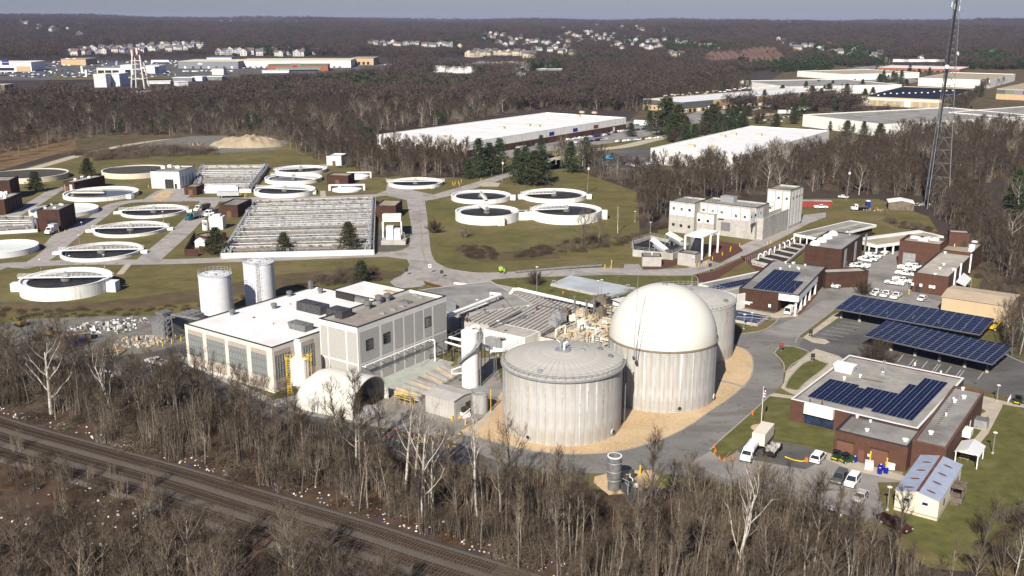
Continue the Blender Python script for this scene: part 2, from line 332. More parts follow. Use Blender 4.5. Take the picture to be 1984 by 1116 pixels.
ground('rear_yard',[(1450,655),(1545,614),(1604,575),(1600,545),(1690,488),(1753,458),(1775,455),(1810,480),(1745,512),(1765,570),(1822,584),(1880,592),(1870,650),(1700,600),(1632,597),(1600,622),(1560,650),(1500,660)],ASPH,.058)
ground('main_road',[(788,388),(748,379),(700,385),(560,390),(494,391),(340,390),(300,388),(338,383),(500,382),(640,380),(729,376),(748,369),(751,352),(745,345),(765,350),(775,358),(805,370),(840,377),(875,367),(932,350),(976,336),(1010,322),(1055,305),(1076,309),(1040,325),(960,352),(880,378),(823,390),(827,421),(831,458),(835,490),(844,508),(869,521),(925,529),(1000,527),(1165,518),(1208,520),(1210,512),(1238,512),(1245,522),(1330,520),(1380,500),(1452,469),(1484,455),(1536,429),(1553,417),(1600,412),(1600,421),(1567,433),(1510,464),(1438,498),(1381,522),(1341,533),(1295,534),(1180,532),(1007,538),(951,543),(955,548),(1010,562),(1075,578),(1110,594),(1100,604),(1000,586),(880,565),(850,552),(826,548),(820,555),(770,560),(755,546),(779,533),(794,515),(789,503),(750,498),(757,489),(779,485),(793,477),(796,434)],CONCP,.050)
road('basin_road',[(-60,540),(0,516),(50,513),(100,510),(180,508),(265,508),(340,507),(430,504),(560,500),(660,496),(770,492)],7.5,CONCP,.054)
road('tank_road',[(38,520),(70,508),(95,492),(120,470),(150,448),(190,420),(220,398),(262,390),(330,387),(420,386)],7,CONCP,.062)
road('truck_lane',[(285,506),(318,478),(352,448),(384,416),(400,400),(408,386)],8.5,CONCP,.058)
road('plant_lane',[(-20,440),(20,420),(60,398),(85,383),(110,368),(140,362)],7,CONCP,.066)
ground('truck_apron',[(84,476),(120,482),(140,466),(190,430),(190,418),(128,440),(100,458)],CONCP,.070)
ground('white_building_apron',[(270,392),(300,372),(330,362),(378,360),(372,376),(352,391)],CONCP,.070)
road('north_track',[(-120,350),(10,338),(80,322),(150,302),(230,284),(310,272),(370,268),(400,268)],7,SIDEWALK,.030)
ground('sand_yard',[(250,290),(290,275),(370,264),(520,262),(560,275),(540,290),(440,296),(330,300)],YARD,.034)
ground('gravel_patch',[(290,385),(305,375),(322,368),(335,372),(325,385),(310,390)],GRAVEL,.078)
ground('gravel_patch',[(925,357),(945,352),(970,355),(965,362),(935,362)],SIDEWALK,.078)
# paths
road('path',[(248,513),(242,520),(232,532)],2.2,SIDEWALK,.060)
road('path',[(625,370),(627,384)],2.6,SIDEWALK,.060)
ground('red_mulch_bed',[(1434,497),(1447,495),(1540,462),(1543,470),(1500,520),(1470,530)],MULCH,.07)
ground('red_mulch_bed',[(1340,534),(1385,526),(1440,500),(1445,505),(1390,540),(1350,556),(1330,545)],MULCH,.07)
ground('red_mulch_bed',[(1380,468),(1395,466),(1430,474),(1440,486),(1395,510),(1375,505)],MULCH,.074)
ground('red_mulch_bed',[(1284,500),(1300,497),(1318,500),(1310,514),(1282,522),(1245,523),(1246,516),(1282,515)],MULCH,.074)
# gravel bed round the digesters
ground('tan_gravel_bed',[(1005,700),(960,780),(955,800),(893,835),(900,843),(936,851),(1007,869),(1061,878),(1133,880),(1187,876),(1240,865),(1294,847),(1341,822),(1380,794),(1420,767),(1452,736),(1459,712),(1456,690),(1445,679),(1428,672),(1400,640),(1300,640)],GRAVEL,.075)
kerb([(898,842),(936,851),(1007,869),(1061,878),(1133,880),(1187,876),(1240,865),(1294,847),(1341,822),(1380,794),(1420,767),(1452,736),(1459,712),(1456,690),(1445,679),(1430,672)],w=.3,name='kerb')
road('gravel_path',[(1393,738),(1412,742),(1444,750)],1.0,KERB,.09,k=2)
road('gravel_path',[(905,845),(925,826),(945,808),(958,796)],1.6,SIDEWALK,.09,k=2)
ground('gravel_bed',[(1150,936),(1152,924),(1180,917),(1215,912),(1262,912),(1280,922),(1265,940),(1230,955),(1180,960)],GRAVEL,.08)
# lawn islands with kerbs, sidewalks
def island(pts,m=None,closed=True,z=.12,mm=None):
    ground('lawn_island',pts,mm or GRASSG,z); kerb(pts,closed=True,w=.3,h=.14,k=3)
island([(951,543),(965,541),(1007,538),(1080,536),(1180,533),(1295,535),(1345,534),(1352,548),(1345,556),(1290,560),(1180,590),(1100,580),(1030,564),(970,553),(953,548)])
ground('sidewalk',[(1519,742),(1512,752),(1530,762),(1545,768),(1640,700),(1625,690),(1580,676),(1570,683),(1556,690),(1545,703),(1523,720)],SIDEWALK,.07)
ground('sidewalk',[(1481,770),(1500,762),(1540,768),(1540,776),(1490,768)],SIDEWALK,.074)
island([(1500,684),(1514,672),(1536,672),(1566,682),(1555,694),(1535,707),(1520,722),(1518,705)])
island([(1521,752),(1528,735),(1545,715),(1560,703),(1580,697),(1605,706),(1560,742),(1545,757)])
ground('front_lawn',[(1490,768),(1540,774),(1612,822),(1620,850),(1610,872),(1560,862),(1500,852),(1460,846),(1430,870),(1390,885),(1380,874),(1400,850),(1467,790)],GRASSG,.10)
kerb([(1543,668),(1493,765),(1467,790),(1400,849),(1376,872)][1:],w=.3,name='kerb')
ground('admin_parking',[(1376,874),(1400,892),(1440,868),(1470,850),(1520,858),(1605,878),(1640,905),(1750,915),(1745,935),(1700,935),(1712,990),(1705,1020),(1600,985),(1450,945),(1350,905),(1343,893)],ASPH,.062)
ground('parking_lot',[(1562,655),(1592,640),(1640,610),(1720,615),(1945,682),(1990,700),(2080,730),(2100,800),(1984,795),(1950,770),(1870,745),(1700,735),(1600,692),(1556,682),(1549,668)],ASPHD,.064)
ground('parking_resurfaced',[(1590,640),(1640,612),(1695,622),(1668,660),(1640,668),(1600,655)],ASPHD,.068)
ground('dark_pad',[(1420,868),(1470,850),(1525,858),(1600,876),(1608,885),(1560,910),(1450,890)],ASPHD,.066)
# sidewalk strip left of the parking lot and its rounded end
ground('sidewalk',[(1555,655),(1612,612),(1624,606),(1632,611),(1590,640),(1570,654),(1600,658),(1608,664),(1598,668),(1575,665)],SIDEWALK,.12)
ground('verge_lawn',[(1549,652),(1600,614),(1620,597),(1634,604),(1612,612),(1556,655)],GRASS,.10)
kerb([(1541,664),(1551,649),(1601,612),(1621,596)],w=.3,name='kerb')
ground('verge_lawn',[(1622,600),(1668,617),(1660,622),(1628,612)],GRASS,.11)
ground('sidewalk',[(1890,770),(1945,780),(1940,792),(1915,840),(1890,870),(1878,862),(1905,830),(1918,802),(1900,790)],SIDEWALK,.07)
road('sidewalk',[(1885,806),(1905,806),(1925,795)],1.6,SIDEWALK,.078); road('sidewalk',[(1885,782),(1910,790),(1930,800)],1.6,SIDEWALK,.082)
road('sidewalk',[(1895,768),(1925,776),(1965,785),(2010,790)],2.0,SIDEWALK,.086)
ground('concrete_apron',[(1605,878),(1760,925),(1745,932),(1650,912),(1596,888)],SIDEWALK,.070)
ground('sidewalk',[(1429,596),(1500,608),(1518,600),(1560,570),(1568,574),(1545,614),(1504,617),(1470,612),(1432,600)],SIDEWALK,.09)
ground('verge_lawn',[(1426,625),(1470,634),(1500,620),(1505,624),(1478,640),(1440,647),(1426,645)],GRASS,.10)
kerb([(1430,648),(1445,646),(1478,640),(1500,627),(1508,617)],w=.3)
kerb([(1945,685),(1975,700),(2020,715)],w=.3,h=.15)
kerb([(1005,925),(980,908)],w=.2)
kerb([(762,541),(779,533),(794,515),(788,502),(770,499)],w=.3); kerb([(823,390),(827,421),(831,458),(835,490),(844,508),(869,521),(925,529),(1000,527)],w=.3)
# concrete aprons near the process buildings
ground('pale_pad',[(740,735),(751,722),(831,690),(880,703),(760,768),(742,760)],mat('pale_green_pad',(.36,.38,.34),.85,.1,.3,detail=7),.08)
ground('concrete_apron',[(530,784),(600,757),(700,790),(760,768),(900,700),(960,690),(980,780),(893,835),(880,855),(700,822),(560,800)],mat('worn_concrete',(.24,.225,.20),.9,.15,.3,detail=9),.068)
ground('concrete_strip',[(330,690),(345,683),(372,700),(532,775),(620,756),(640,765),(535,790),(520,782)],TARP,.072)
# painted markings
def stripe(px,w,m,z=.095):
    pts=P(px); L,Rr=offs(pts,w/2); b=B()
    for i in range(len(pts)-1): b.add([(*Rr[i],z),(*Rr[i+1],z),(*L[i+1],z),(*L[i],z)],[(0,1,2,3)])
    return struct('road_markings',b,m)
PAINT=mat('road_paint',(.55,.54,.50),.8,.2,2.); PAINTY=mat('faded_yellow_paint',(.30,.23,.10),.85,.2,1.)
for px in ([(1002,899),(1080,906),(1150,908),(1190,906)],[(812,400),(815,440),(818,470)],[(818,480),(824,505),(835,520)]): stripe(px,.18,PAINTY)
for i in range(7):
    x=1595+i*8.0; y=645-i*5.6; stripe([(x-14+i*1.5,y+8-i*.4),(x+30+i*1.5,y+14-i*.4)],.14,PAINT)
for (x,y) in [(1750,688),(1771,696),(1777,698),(1797,700),(1817,706),(1822,707),(1843,710),(1862,717),(1868,718),(1905,722)]: stripe([(x,y),(x-11,y+14)],.14,PAINT)
for i in range(6): stripe([(1608+i*5,690+i*1.4),(1600+i*5,702+i*1.4)],.14,PAINT)
stripe([(1600,702),(1630,711)],.14,PAINT); stripe([(1608,690),(1634,697)],.14,PAINT)
for i in range(6): stripe([(1400+i*9,893+i*3),(1420+i*9,870+i*3)],.12,PAINTY,.097)
# ================================================================ railway: three tracks on a ballast bed
TRK=smooth_line(P([(-420,690),(-200,752),(0,822),(176,872),(353,921),(494,964),(700,1026),(825,1067),(988,1118),(1200,1190),(1500,1300)]),6)
def resample(pts,step):
    out=[];acc=0;
    for i in range(len(pts)-1):
        a,b=pts[i],pts[i+1]; L=(b-a).length
        while acc<=L: out.append((a+(b-a)*(acc/L),(b-a).normalized())); acc+=step
        acc-=L
    return out
def track_base():
    L0,_=offs(TRK,3.2); _,R0=offs(TRK,11.6); L1,_=offs(TRK,2.2); _,R1=offs(TRK,10.2); b=B()
    for i in range(len(TRK)-1):
        rows=[(L0[i],.0),(L1[i],.38),(R1[i],.38),(R0[i],.0)]; rows2=[(L0[i+1],.0),(L1[i+1],.38),(R1[i+1],.38),(R0[i+1],.0)]
        for k in range(3):
            b.add([(*rows[k][0],rows[k][1]),(*rows2[k][0],rows2[k][1]),(*rows2[k+1][0],rows2[k+1][1]),(*rows[k+1][0],rows[k+1][1])],[(0,3,2,1)])
    return struct('ballast_bed',b,BALLAST)
track_base()
TB=mat('track_stone_brown',(.12,.088,.062),.95,col2=(.045,.034,.025),scale=2.5,bump=.8,detail=9)
for o_ in (0,-4.4,-9.0):
    L_,R_=offs(TRK,o_+1.55)[0],offs(TRK,o_-1.55)[0]; b=B()
    for i in range(len(TRK)-1): b.add([(*R_[i],.386),(*R_[i+1],.386),(*L_[i+1],.386),(*L_[i],.386)],[(0,1,2,3)])
    struct('track_bed',b,TB)
tie_me=B().box(-1.3,-.14,0,1.3,.14,.14).mesh('tie',TIE)
for off,lab in ((0,'railway track furthest up the slope, beside the litter-strewn verge'),(-4.4,'middle railway track with mossy brown ties'),(-9.0,'railway track nearest the lower thicket, half hidden by branches')):
    L,_=offs(TRK,off); pts=[Vector((x,y,.38)) for x,y in L]
    t=thing('railway_track',lab,'railway track',(0,0,0),0,'railway tracks')
    sm=resample(pts,.62)
    vis=[(p,d) for p,d in sm if p.y>92 and p.x>-165 and p.x<60][:300]
    for p,d in vis:
        o=link('tie',tie_me,t,(p.x,p.y,.375),math.atan2(d.y,d.x)+PI/2+random.uniform(-.02,.02))
    for s in (-.7175,.7175):
        LL,_=offs(TRK,off+s); b=B()
        for i in range(len(LL)-1): b.tube((*LL[i],.57),(*LL[i+1],.57),.07,n=4,cap=False)
        b.build('rail',RAIL,t)
# dirt rail cut and rails at the right, winding into the wood
road('cutting_ballast',[(1878,372),(1890,385),(1905,405),(1935,430),(1984,462),(2050,500)],5,BALLAST,.09)
for lab,pp in (('rusty narrow track curving out of the wood at the far right',[(1945,362),(1925,368),(1915,380),(1920,397),(1940,415),(1984,448),(2040,480)]),('rusty straight track in the cutting joining the curved one',[(1876,372),(1892,390),(1925,420),(1984,462),(2050,505)])):
    t=thing('railway_track',lab,'railway track',(0,0,0),0); b=smooth_line(P(pp),4)
    for s in (-.72,.72):
        LL,_=offs(b,s); q=B()
        for i in range(len(LL)-1): q.tube((*LL[i],.3),(*LL[i+1],.3),.10,n=4,cap=False)
        q.build('rail',RAIL,t)
    q=B()
    for p,d in resample(b,.8): q.rbox(p.x,p.y,.1,.3,2.6,.12,math.atan2(d.y,d.x))
    tag(q.build('sleeper',TIE,t),kind='stuff')
# ================================================================ buildings
BLDS=[]
class Bld:
    """a flat-roofed building on a rectangle: x runs along the front face, y away from it"""
    def __init__(s,name,label,cat,A,Bp,C,h,wall,roof,par=.5,trim=TRIMDK,group=None,depth=None,width=None,z0=0,tw=.32,open_=False,D=None,wallname='wall'):
        a=W(*A,h)
        if D is not None:
            d_=W(*D,h); c_=W(*C,h); b=a+(c_-d_); s.h=h
            e=(b-a).xy; s.w=e.length; s.rot=math.atan2(e.y,e.x); n_=Vector((-math.sin(s.rot),math.cos(s.rot))); s.d=abs(n_.dot((d_-a).xy)); a=Vector((d_.x-n_.x*s.d,d_.y-n_.y*s.d,h)); b=a+(c_-d_)
        else:
            b=W(*Bp,h); e=(b-a).xy; s.w=e.length if width is None else width; s.rot=math.atan2(e.y,e.x); n=Vector((-math.sin(s.rot),math.cos(s.rot)))
            s.d=depth if depth is not None else abs(n.dot((W(*C,h)-b).xy)); s.h=h
        if D is None and abs(math.degrees(s.rot)+36)<12:
            g_=R(-35.6)
            if C is not None and depth is None and width is None:
                q_=(W(*C,h)-b).xy; a2=math.atan2(q_.y,q_.x)-PI/2; L2=q_.length
                g_=(s.rot*s.w+a2*L2)/(s.w+L2) if abs(a2-s.rot)<R(12) and max(s.w,L2)>22 else R(-35.6)
                s.d=abs(Vector((-math.sin(g_),math.cos(g_))).dot(q_))
            s.rot=g_
        s.o=a.xy; s.root=thing(name,label,cat,(a.x,a.y,z0),s.rot,group); s.par=par; s.rz=h-par+.05; BLDS.append(s)
        if not open_:
            b=B(); w,d=s.w,s.d; b.box(0,0,-.3,w,d,h-par)
            for q in ((0,0,w,tw),(0,d-tw,w,d),(0,tw,tw,d-tw),(w-tw,tw,w,d-tw)): b.box(q[0],q[1],h-par,q[2],q[3],h)
            b.build(wallname,wall,s.root)
        B().box(tw+.003,tw+.003,h-par-.1,s.w-tw-.003,s.d-tw-.003,s.rz).build('roof',roof,s.root)
        if trim:
            b=B(); e=.05; w,d=s.w,s.d
            for q in ((-e,-e,w+e,tw+e),(-e,d-tw-e,w+e,d+e),(-e,tw+e,tw+e,d-tw-e),(w-tw-e,tw+e,w+e,d-tw-e)): b.box(q[0],q[1],h+.002,q[2],q[3],h+.14)
            b.build('coping',trim,s.root)
    def hit(s,face,px,py):
        """local (u,z) where the line of sight meets a wall face"""
        d=ray(px,py); c,n=math.cos(-s.rot),math.sin(-s.rot)
        ox,oy=-s.o.x,-s.o.y; lx,ly=ox*c-oy*n,ox*n+oy*c; dx,dy=d.x*c-d.y*n,d.x*n+d.y*c
        t=(0-ly)/dy if face=='F' else (s.w-lx)/dx
        z=CAM_H+d.z*t
        return (lx+dx*t if face=='F' else ly+dy*t),z
    def roofpt(s,px,py,z=None):
        p=W(px,py,z if z is not None else s.rz); c,n=math.cos(-s.rot),math.sin(-s.rot); x,y=p.x-s.o.x,p.y-s.o.y
        return x*c-y*n,x*n+y*c
    def pan(s,name,face,u0,u1,z0,z1,m,p=.06,parent=None,q=-.05):
        b=B()
        if face=='F': b.box(u0,-p,z0,u1,-q,z1)
        elif face=='R': b.box(s.w+q,u0,z0,s.w+p,u1,z1)
        elif face=='L': b.box(-p,u0,z0,-q,u1,z1)
        return b.build(name,m,parent or s.root)
    def win(s,face,c,w,h,m=None,frame=None,name='window'):
        u,z=s.hit(face,*c); o=s.pan(name,face,u-w/2,u+w/2,z-h/2,z+h/2,m or GLASS,.05)
        if frame:
            t=.12; b=B(); p=.12
            for (a0,a1,b0,b1) in ((u-w/2-t,u+w/2+t,z+h/2,z+h/2+t),(u-w/2-t,u+w/2+t,z-h/2-t,z-h/2),(u-w/2-t,u-w/2,z-h/2,z+h/2),(u+w/2,u+w/2+t,z-h/2,z+h/2)):
                if face=='F': b.box(a0,-p,b0,a1,.02,b1)
                else: b.box(s.w-.02,a0,b0,s.w+p,a1,b1)
            b.build('frame',frame,o)
        return o
    def door(s,face,c,w=1.1,h=2.2,m=None,base=0):
        u,_=s.hit(face,*c); return s.pan('door',face,u-w/2,u+w/2,base,base+h,m or TRIMDK,.07)
    def vent(s,px,py,r=.5,h=.8,m=GALVD,name='roof_vent'):
        x,y=s.roofpt(px,py); r*=.75; b=B(); b.lathe([(r*.7,0),(r*.7,h*.5),(r,h*.55),(r,h*.9),(r*.5,h),(0,h)],12); return b.build(name,m,s.root,(x,y,s.rz))
    def unit(s,px,py,sx,sy,sz,m=GALV,name='rooftop_unit',rz=0,tx=1.,ty=1.):
        x,y=s.roofpt(px,py); b=B(); b.rbox(0,0,0,sx,sy,sz,rz,tx=tx,ty=ty); b.rbox(0,0,sz,sx*tx*.5,sy*ty*.5,.15,rz); return b.build(name,m,s.root,(x,y,s.rz))
    def skylight(s,px,py,sx=1.4,sy=1.2,m=WHITE): 
        x,y=s.roofpt(px,py); return B().rbox(0,0,0,sx,sy,.3,0).rbox(0,0,.3,sx*.96,sy*.96,.35,0,tx=.6,ty=.6).build('skylight',m,s.root,(x,y,s.rz))
def grille(s,face,u0,u1,z0,z1,nx,nz,gl,name='window'):
    """a tall glazed bay: every pane a piece of its own in one frame"""
    f=B(); t=.1
    for i in range(nx+1):
        u=u0+(u1-u0)*i/nx
        if face=='F': f.box(u-t/2,-.12,z0,u+t/2,.02,z1)
        else: f.box(s.w-.02,u-t/2,z0,s.w+.12,u+t/2,z1)
    for j in range(nz+1):
        z=z0+(z1-z0)*j/nz
        if face=='F': f.box(u0-.07,-.115,z-t/2,u1+.07,.02,z+t/2)
        else: f.box(s.w-.02,u0-.07,z-t/2,s.w+.115,u1+.07,z+t/2)
    o=f.build(name,GALV,s.root); dx=(u1-u0)/nx; dz=(z1-z0)/nz
    pm=B().box(0,-.04,0,dx,.03,dz).mesh('pane',gl) if face=='F' else B().box(-.03,0,0,.04,dx,dz).mesh('pane',gl)
    for i in range(nx):
        for j in range(nz):
            link('pane',pm,o,(u0+i*dx,0,z0+j*dz) if face=='F' else (s.w,u0+i*dx,z0+j*dz))
    return o
# --- process building with the white roof
A_=Bld('process_building','wide cream process building with bright white roof and tall glazed bays','building',(357.3,627.7),(522,676),None,10.6,CREAM,WHITEROOF,par=.25,depth=42)
for x0,x1 in ((364.8,392.5),(399.5,434.5),(441,477),(484,515)):
    u0=A_.hit('F',x0,650)[0]; u1=A_.hit('F',x1,665 if x1>450 else 650)[0]
    A_.pan('spandrel_panel','F',u0,u1,8.6,9.6,BEIGEP,.04); grille(A_,'F',u0+.1,u1-.1,3.3,8.5,6,3,GLASSB); A_.pan('base_panel','F',u0,u1,.7,3.1,BEIGEP,.04)
for x0,x1 in ((533,563.5),(579,609)):
    u0=A_.hit('R',x0,720)[0]; u1=A_.hit('R',x1,700)[0]
    A_.pan('spandrel_panel','R',u0,u1,8.6,9.6,BEIGEP,.04); grille(A_,'R',u0+.1,u1-.1,3.3,8.5,6,3,GLASSB); A_.pan('base_panel','R',u0,u1,.7,3.1,BEIGEP,.04)
for p in ((450,610),(531,598),(561,574),(621,568)): A_.vent(*p,1.05,1.5,GALVD)
A_.unit(690,583,8,1.4,1.2,GALVD); A_.unit(607,603,8.5,3.4,2.2,DARKST,rz=0,tx=1,ty=.9); A_.unit(652,616,4.0,3.0,1.6,DARKST); A_.unit(583,638,5.2,2.4,1.6,GALVD,tx=1.15,ty=1.15)
A_.unit(602,560,.9,.9,2.2,GALVD,name='roof_stack')
for i,x in enumerate((655,662,669,676,683)): A_.unit(x,577+i*1.7,1.2,.5,1.7,TRIMDK,name='louvre_box')
for p in ((491,616),(493,616),(530,628),(563,590)): A_.vent(*p,.18,.3,BLACK,'drain')
# --- lower white roof behind
A2=Bld('annex_building','low annex with white roof tucked behind the process building, seen beyond the louvre boxes','building',(630,566),(741,592),(786,562),8.6,CREAM,WHITEROOF,par=.15)
for p in ((740,575),(757,566)): 
    x,y=A2.roofpt(*p); B().rbox(0,0,0,4.5,1.8,.25,0).build('lumber_pallet',LUMBER,A2.root,(x,y,A2.rz))
# --- grey panelled tower block
B_=Bld('press_building','tall block with grey aggregate panels in a white grid and three square dark windows','building',(618,617.6),(692,635),(864.5,573.7),14.6,LGREYW,mat('dusty_roof',(.27,.245,.215),.95,.12,.4,detail=9),par=.9)
def gridpanels(s,face,cols,rows,m):
    for (x0,x1) in cols:
        for (z0,z1) in rows: s.pan('wall_panel',face,x0,x1,z0,z1,m,.05)
def ucols(s,face,pxs,py):
    return [(s.hit(face,a,py(a))[0],s.hit(face,b,py(b))[0]) for a,b in pxs]
redge=lambda x: 640-(x-692)*.355
gridpanels(B_,'R',ucols(B_,'R',[(695.5,732),(737.5,759),(763,778.8),(782,799.5),(802.5,817.7),(820.5,835),(838.5,863)],redge),[(.6,5.6),(6.1,13.3)],GREYP)
gridpanels(B_,'F',ucols(B_,'F',[(621,633),(635.5,668),(671,690)],lambda x:630),[(.6,5.6),(6.1,13.3)],GREYP)
for c in ((715.5,667),(748.8,654.5),(828.5,623.5)): B_.win('R',c,2.1,2.3,GLASS,TRIMDK)
for p,r in (((713,598),1.3),((734.5,587.5),1.3),((751,583),1.3)): B_.vent(*p,r,2.0,GALVD)
B_.unit(658,612,5.0,3.4,1.8,DARKST); B_.unit(786,586,3.,2.,.35,GALVD,name='roof_hatch')
for p in ((742,608),(763,601),(780,594),(806,573),(815,577)): B_.unit(*p,1.6,1.0,.35,GALV,name='roof_hatch')
b=B(); 
for z,y0,y1 in ((5.55,1.0,24.0),):
    b.tube((B_.w+.9,y0,z),(B_.w+.9,y1,z),.16,n=6); b.tube((B_.w+.9,y1,z),(B_.w+2.2,y1,z),.16); b.tube((B_.w+2.2,y1,z),(B_.w+2.2,y1,.2),.16)
    for k in range(9): b.box(B_.w-.02,y0+k*2.8,z-.35,B_.w+1.2,y0+k*2.8+.12,z-.2)
b.build('wall_pipe',WHITE,B_.root)
# --- flat roofed block between the press building and the pipe rack
C1=Bld('gravel_roof_block','low block with dark gravel roof behind the press building beside the pipe bridge','building',(804,562),(876,611),(958,577),5.0,CONC,GREYROOF,par=.15,depth=24,trim=None)
C1.unit(872,598,3.2,2.2,2.0,GALV); C1.vent(820,556,.4,.6,GALVD)
# --- covered basins: ribbed deck
C2=Bld('covered_basin','wide basin under a ribbed grey plank deck in the middle of the pipework','covered basin',(893,622),(1046,648),(1135,590),4.6,CONC,BROWNEQ,par=.1,trim=None)
nr=17
bm=B().box(0,0,0,C2.w/nr-.42,C2.d-.8,.30).mesh('deck_plank',mat('deck_concrete',(.36,.335,.31),.9,.14,.5,detail=9))
for i in range(nr): link('deck_plank',bm,C2.root,(.02+C2.w*i/nr+.08,.4,C2.rz+.002+.02*(i%3)))
for k,(px,py) in enumerate(((905,622),(940,608),(975,597),(1040,600),(1068,612),(1012,618),(1085,606),(1115,601))):
    x,y=C2.roofpt(px,py,4.9); b=B(); b.lathe([(.22,0),(.22,.9),(.35,.95),(.35,1.1),(0,1.15)],8); b.tube((0,0,.5),(.9,.6,.5),.1); b.build('valve_stem',GALVD if k%3 else RUST,C2.root,(x,y,4.72))
for (a,bb,r) in (((948,632),(1010,603),.22),((955,634),(1022,610),.12),((996,600),(975,575),.10),((1040,590),(1100,600),.12),((1100,600),(1060,580),.10)):
    p=C2.roofpt(*a,5.2); q=C2.roofpt(*bb,5.2); b=B(); b.tube((*p,5.2),(*q,5.2),r,n=6)
    for t in (.1,.4,.7,.95): b.tube((p[0]+(q[0]-p[0])*t,p[1]+(q[1]-p[1])*t,4.6),(p[0]+(q[0]-p[0])*t,p[1]+(q[1]-p[1])*t,5.2),.06,n=4)
    b.build('deck_pipe',GALVD,C2.root)
C3=Bld('pump_house','pale low pump house in front of the ribbed deck and behind the low-roofed digester','building',(937,637),(1016,655.5),(1046,648),4.9,LGREYW,PALEROOF,par=.1,depth=6.5,trim=None)
# --- white service building under the pipe
C4=Bld('service_building','white panelled service hut under the long white pipe','building',(1063,583),(1132,604),(1150,596),3.6,WHITEWALL,LBLUEROOF,par=.15,depth=6)
for i in range(7): C4.pan('wall_panel','F',.4+i*C4.w/7,(i+1)*C4.w/7-.2,.4,3.0,LBLUEROOF,.04)
# --- beige equipment gallery
C5=Bld('equipment_gallery','low beige gallery crowded with tanks, fans and pipes between the two front digesters','building',(1047,652),(1105,667),(1235,600),4.4,CREAM,mat('beige_roof',(.56,.48,.34),.85,.12,.5),par=.3,depth=34,width=17)
rr=random.Random(5)
for (px,py,sx,sy,sz) in ((1083,622,3.2,2.4,2.0),(1075,632,2.6,2.,1.6),(1096,616,2.4,2.,2.2),(1128,612,2.6,2.4,1.6),(1150,600,3.0,2.6,2.0),(1166,592,3.8,3.2,2.4),(1130,634,2.4,2.,1.8),(1112,622,2.,1.6,1.4),(1165,616,2.2,1.8,2.6),(1145,624,2.8,1.8,1.2)):
    x,y=C5.roofpt(px,py); b=B(); b.rbox(0,0,0,sx,sy,sz,0); b.rbox(0,0,sz,sx*1.05,sy*1.05,.15,0); b.rbox(0,0,sz+.15,sx*.4,sy*.4,.5,0)
    for s in (-1,1): b.tube((s*sx*.52,-sy*.3,0),(s*sx*.52,-sy*.3,sz*.9),.09,n=5)
    b.build('process_unit',rr.choice((BROWNEQ,BEIGE,GALV,CREAM)),C5.root,(x,y,C5.rz),rz=rr.choice((0,.1,-.1)))
for k in range(70):
    u,v=rr.uniform(.5,C5.w-.5),rr.uniform(1,C5.d-1); b=B(); zt=rr.uniform(.4,2.4); L=rr.uniform(1,5)
    if rr.random()<.5: q=(u+L,v)
    else: q=(u,v+L)
    q=(min(q[0],C5.w-.3),min(q[1],C5.d-.3)); r=rr.uniform(.08,.24)
    b.tube((u,v,C5.rz+zt),(q[0],q[1],C5.rz+zt),r,n=6); b.tube((u,v,C5.rz),(u,v,C5.rz+zt),r,n=6); b.tube((q[0],q[1],C5.rz),(q[0],q[1],C5.rz+zt),r,n=6)
    if rr.random()<.5: b.rbox((u+q[0])/2,(v+q[1])/2,C5.rz+zt-.3,.6,.6,.6)
    b.build('pipe_run',rr.choice((GALV,WHITE,GALVD,BEIGE,LUMBER)),C5.root)
for px,py in ((1113,612),(1136,620),(1150,610)): 
    x,y=C5.roofpt(px,py); B().tube((0,0,0),(0,0,5.2),.32,n=10).lathe([(.5,5.2),(.5,5.5),(0,5.6)],10).build('exhaust_stack',GALVD,C5.root,(x,y,C5.rz))
for fl,m in (((1,1,1,12),GALV),((3,2,3,14),GALV),((1,1,9,1),GALV)):
    b=B(); x0,y0,x1,y1=fl
    for zz in (.5,1.05): b.tube((x0,y0,C5.rz+zz),(x1,y1,C5.rz+zz),.04,n=4)
    n=8
    for i in range(n+1): b.tube((x0+(x1-x0)*i/n,y0+(y1-y0)*i/n,C5.rz),(x0+(x1-x0)*i/n,y0+(y1-y0)*i/n,C5.rz+1.05),.035,n=4)
    b.build('handrail',m,C5.root)
C6=Bld('control_hut','small white hut with dark door between the pale slab and the dome','building',(1178,580),(1206,590),(1225,582),4.6,WHITEWALL,LBLUEROOF,par=.1,depth=6)
C6.door('F',(1187,594),1.3,2.6); C6.vent(1197,577,.9,.9,GALVD)
# --- underground tank slab
def slab(name,label,cat,px,h,m,mw=None):
    t=thing(name,label,cat); poly=[(p.x,p.y) for p in P(px,h)]
    B().prism(poly,-.2,h-.1).build('base',mw or CONC,t); B().prism(poly,h-.098,h).build('lid',m,t); return t
sl=slab('covered_reservoir','pale blue-grey concrete slab lid of a buried reservoir on the lawn island','reservoir',[(1066.6,550),(1105.8,533),(1233,557.5),(1179.6,574.5)],.8,mat('pale_slab',(.40,.43,.46),.8,.10,.15,detail=8))
layer2(MATS['pale_slab'],(.26,.27,.27),.12,.5,.7,.6,seed=3)
for px,py in ((1073,549),(1216,557),(1213,563),(1219,563),(1110,532)):
    p=W(px,py,.8); B().path([(-.5,0,0),(-.5,0,.8),(.5,0,.9),(.6,0,.3)],.13).build('vent_pipe',GALV,sl,(p.x,p.y,.8))
